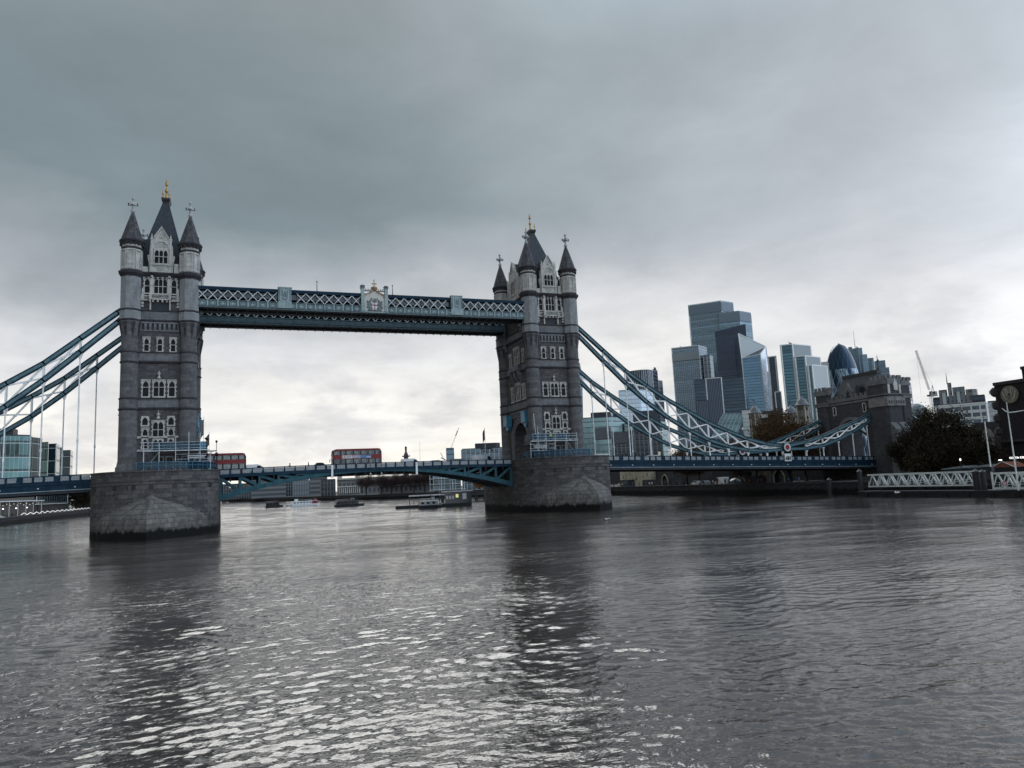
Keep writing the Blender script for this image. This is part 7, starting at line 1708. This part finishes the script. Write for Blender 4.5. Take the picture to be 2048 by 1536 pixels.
rt = thing('stone_column', 'tall stone monument column with a golden urn, above the white van', 'monument', (147.6, 619.3, 3)); b = MB(); b.box(-4, 4, -4, 4, 0, 12); b.lathe([(3.2, 12), (2.7, 14), (2.4, 36)], 16); b.box(-3.6, 3.6, -3.6, 3.6, 36, 37.2); b.lathe([(2.4, 37.2), (2.2, 39), (1.2, 40.5), (1.0, 43)], 12); b.build('column', M_spire, rt); b = MB(); b.lathe([(.7, 43), (1.4, 44.2), (.9, 45.4), (1.5, 46.2), (.2, 47.5)], 10); b.build('urn', M_castle_dk, rt)
rt = block('grey_box_building', 'grey box-shaped roof block under the crane jib, above the cars', [(135.1, 416.2), (141.4, 414.4)], 36, F_heron, 6, 2.6)
rt = thing('luffing_crane', 'small crane with a thin raised jib behind the grey box block', 'crane', (138.5, 418, 3), group='construction cranes'); b = MB(); b.bar((0, 0, 0), (0, 0, 33), .5); b.bar((-7.5, 0, 26), (-3.5, 0, 24), .6); b.bar((-7.5, 0, 30), (-4.8, 0, 24), .35); b.build('mast', M_vdark, rt); b = MB(); lat(b, (1.2, 0, 33.2), (8.6, -1, 50.2), .55, 14, .13); b.build('jib', M_whited, rt); b = MB(); b.bar((5.6, -.6, 43.4), (7.4, -.85, 47.6), .75); b.build('jib_banner', M_vdark, rt); b = MB(); b.bar((-7.5, 0, 30.2), (8.6, -1, 50.2), .05); b.build('stay', M_whited, rt)
rt = thing('thin_mast', 'thin leaning mast on the skyline right of the stone column', 'mast', (126.0, 470, 3)); b = MB(); b.tube([(0, 0, 0), (.6, 0, 43)], [.3, .1], 6); b.build('mast', M_whited, rt)

# ================================================================== boats and pontoons
def boat(name, label, x, y, rz, L, W, decks, hullm, cabm, group=None, white_top=True):
    rt = thing(name, label, 'boat', (x, y, 0), rz, group=group); hl = L/2; hw = W/2
    pl = lambda k, z: [(-hl*k, -hw*k, z), (hl*.55*k, -hw*k, z), (hl*.85*k, -hw*.6*k, z), (hl*k, 0, z), (hl*.85*k, hw*.6*k, z), (hl*.55*k, hw*k, z), (-hl*k, hw*k, z)]
    b = MB(); b.loft([pl(.93, -.5), pl(1, 1.1), pl(1.02, 1.2)]); b.build('hull', hullm, rt)
    for i in range(decks):
        z = 1.2+i*2.0; k = .80-.14*i
        b = MB(); b.box(-hl*.9, hl*(k-.25), -hw*.85, hw*.85, z, z+1.7); c_ = b.build('cabin', cabm, rt)
        b = MB()
        for s in (-1, 1):
            n = int(L*.6/1.2)
            for j in range(n): x0 = -hl*.86+j*(hl*(k+.6))/n; b.box(x0, x0+.8, *sorted((s*hw*.85, s*(hw*.85+.03))), z+.55, z+1.3)
        b.build('window', M_win, c_)
        b = MB(); b.box(-hl*.94, hl*(k-.2), -hw*.92, hw*.92, z+1.7, z+1.9); b.build('deck_roof', M_vwhite if white_top else M_slate, rt)
    zt = 1.2+decks*2.0
    b = MB(); b.box(hl*.1, hl*.32, -hw*.4, hw*.4, zt-.1, zt+1.3); b.build('wheelhouse', cabm, rt); b = MB(); b.tube([(0, 0, zt), (0, 0, zt+2.6)], .06, 6); b.bar((-.5, 0, zt+1.9), (.5, 0, zt+1.9), .05); b.build('mast', M_dark, rt)
    b = MB()
    for s in (-1, 1): b.bar((hl*.4, s*hw*.9, 2.0), (hl*.8, s*hw*.6, 2.0), .06); b.bar((-hl*.9, s*hw*.9, zt+.7), (hl*.3, s*hw*.85, zt+.7), .05)
    b.build('guard_rail', M_whited, rt)
    rt.scale = (1, 1, .72)
    return rt
boat('passenger_boat', 'white passenger boat with dark windows, on far water under the left leaf', 1.5, 200, PI+.1, 12.5, 4, 1, M_vwhite, M_vwhite, 'boats on the far water')
boat('passenger_boat', 'short white boat with a red and white stern right behind the passenger boat', 8.8, 203, .2, 5, 2.4, 1, M_vwhite, M_redpanel, 'boats on the far water')
boat('work_barge', 'dark low work barge with a small white wheelhouse under the bus', 15.6, 136, .1, 12.0, 3.0, 1, M_dark, M_vdark, 'boats on the far water', False)
boat('work_barge', 'dark tug with lit windows left of the white passenger boat', -9.5, 203, .1, 8, 3, 1, M_dark, M_brickdk, 'boats on the far water', False)
boat('tour_boat', 'small tour boat with a pale flat roof at the covered pontoon', 26.6, 50.8, .25-PI*.1, 7.0, 2.6, 1, M_dark, M_vgrey, 'boats on the far water')
rt = thing('covered_pontoon', 'dark covered landing pontoon with a pale roof, left of the farther pier', 'pontoon', (29, 58.5, 0), -.24); b = MB(); b.box(-11, 12, -2, 3, -.5, .9); b.build('hull', M_dark, rt); b = MB(); b.box(-7, 4, -1.8, 2.6, 3.5, 3.8); b.box(3, 12.5, -2.2, 2.8, 4.3, 4.5); b.build('roof', M_vgrey, rt); b = MB()
for k in range(9): b.bar((-6.8+k*1.3, -1.7, .9), (-6.8+k*1.3, -1.7, 3.5), .12); b.bar((-6.8+k*1.3, 2.4, .9), (-6.8+k*1.3, 2.4, 3.5), .12)
b.build('post', M_dark, rt); b = MB(); b.box(4, 12, -1.9, 2.5, .9, 4.3); b.build('cabin', M_vdark, rt); b = MB(); [b.box(4.3+k*.9, 4.9+k*.9, -1.96, -1.9, 2.2, 3.2) for k in range(3)]; b.build('window', M_vgrey, rt); b = MB(); b.box(7.2, 8.0, -2.0, -1.9, 2.6, 3.6); b.build('lit_notice', glow('yellow notice', (.9, .85, .35), .5), rt); b = MB(); b.box(9.2, 10.4, -2.0, -1.9, 2.0, 3.8); b.build('white_mark', M_whited, rt)
rt = thing('dark_jetty', 'black timber jetty between the covered pontoon and the farther pier', 'jetty', (62, 118, 0), -.2); b = MB(); b.box(-14, 18, -3, 3, 2.0, 4.2); b.build('deck', M_dark, rt); b = MB()
for k in range(10): b.bar((-13+k*3.4, -2.6, -2), (-13+k*3.4, -2.6, 2), .5); b.bar((-13+k*3.4, 2.6, -2), (-13+k*3.4, 2.6, 2), .5)
b.build('pile', M_dark, rt)
# ================================================================== wharf visitors and parked vehicles
R3 = random.Random(4); cols = ['dark', 'black', 'blue', 'red', 'beige', 'white']; words = {'dark': 'a dark coat', 'black': 'black', 'blue': 'a blue jacket', 'red': 'a red jacket', 'beige': 'a beige coat', 'white': 'a white top'}
for i in range(46):
    y = 92-i*2.35+R3.uniform(-.7, .7); c_ = R3.choice(cols[:3] if R3.random() < .6 else cols)
    person(105.6+R3.uniform(0, 3.5), y, 2.62, R3.uniform(0, 6.28), R3.choice(['walk', 'stand', 'stand', 'phone']), c_, 'person in '+words[c_]+' among the visitors lined along the castle wharf', 'visitors along the castle wharf')
for i, (y, c_, lab) in enumerate(((37, M_vwhite, 'white car parked on the wharf under the deck, left of the low gateway'), (32.5, M_vgrey, 'silver car parked on the wharf right beside the white one'), (46, M_vdark, 'dark car parked on the wharf behind the forked trees'))):
    o = car(110, y, 2.62, lab, c_, rz=1.4); o['group'] = 'vehicles parked on the wharf'
o = van(110, 24.0, 2.62, 'white van parked on the wharf right of the low gateway', rz=1.5); o['group'] = 'vehicles parked on the wharf'
rt = thing('wharf_tent', 'dark domed tent on the wharf left of the wide castle gate', 'tent', (110, 17.2, 2.6)); b = MB(); b.lathe([(2.6, 0), (2.4, .9), (1.6, 1.7), (.1, 2.1)], 16, smooth=True); b.build('canvas', M_vdark, rt)
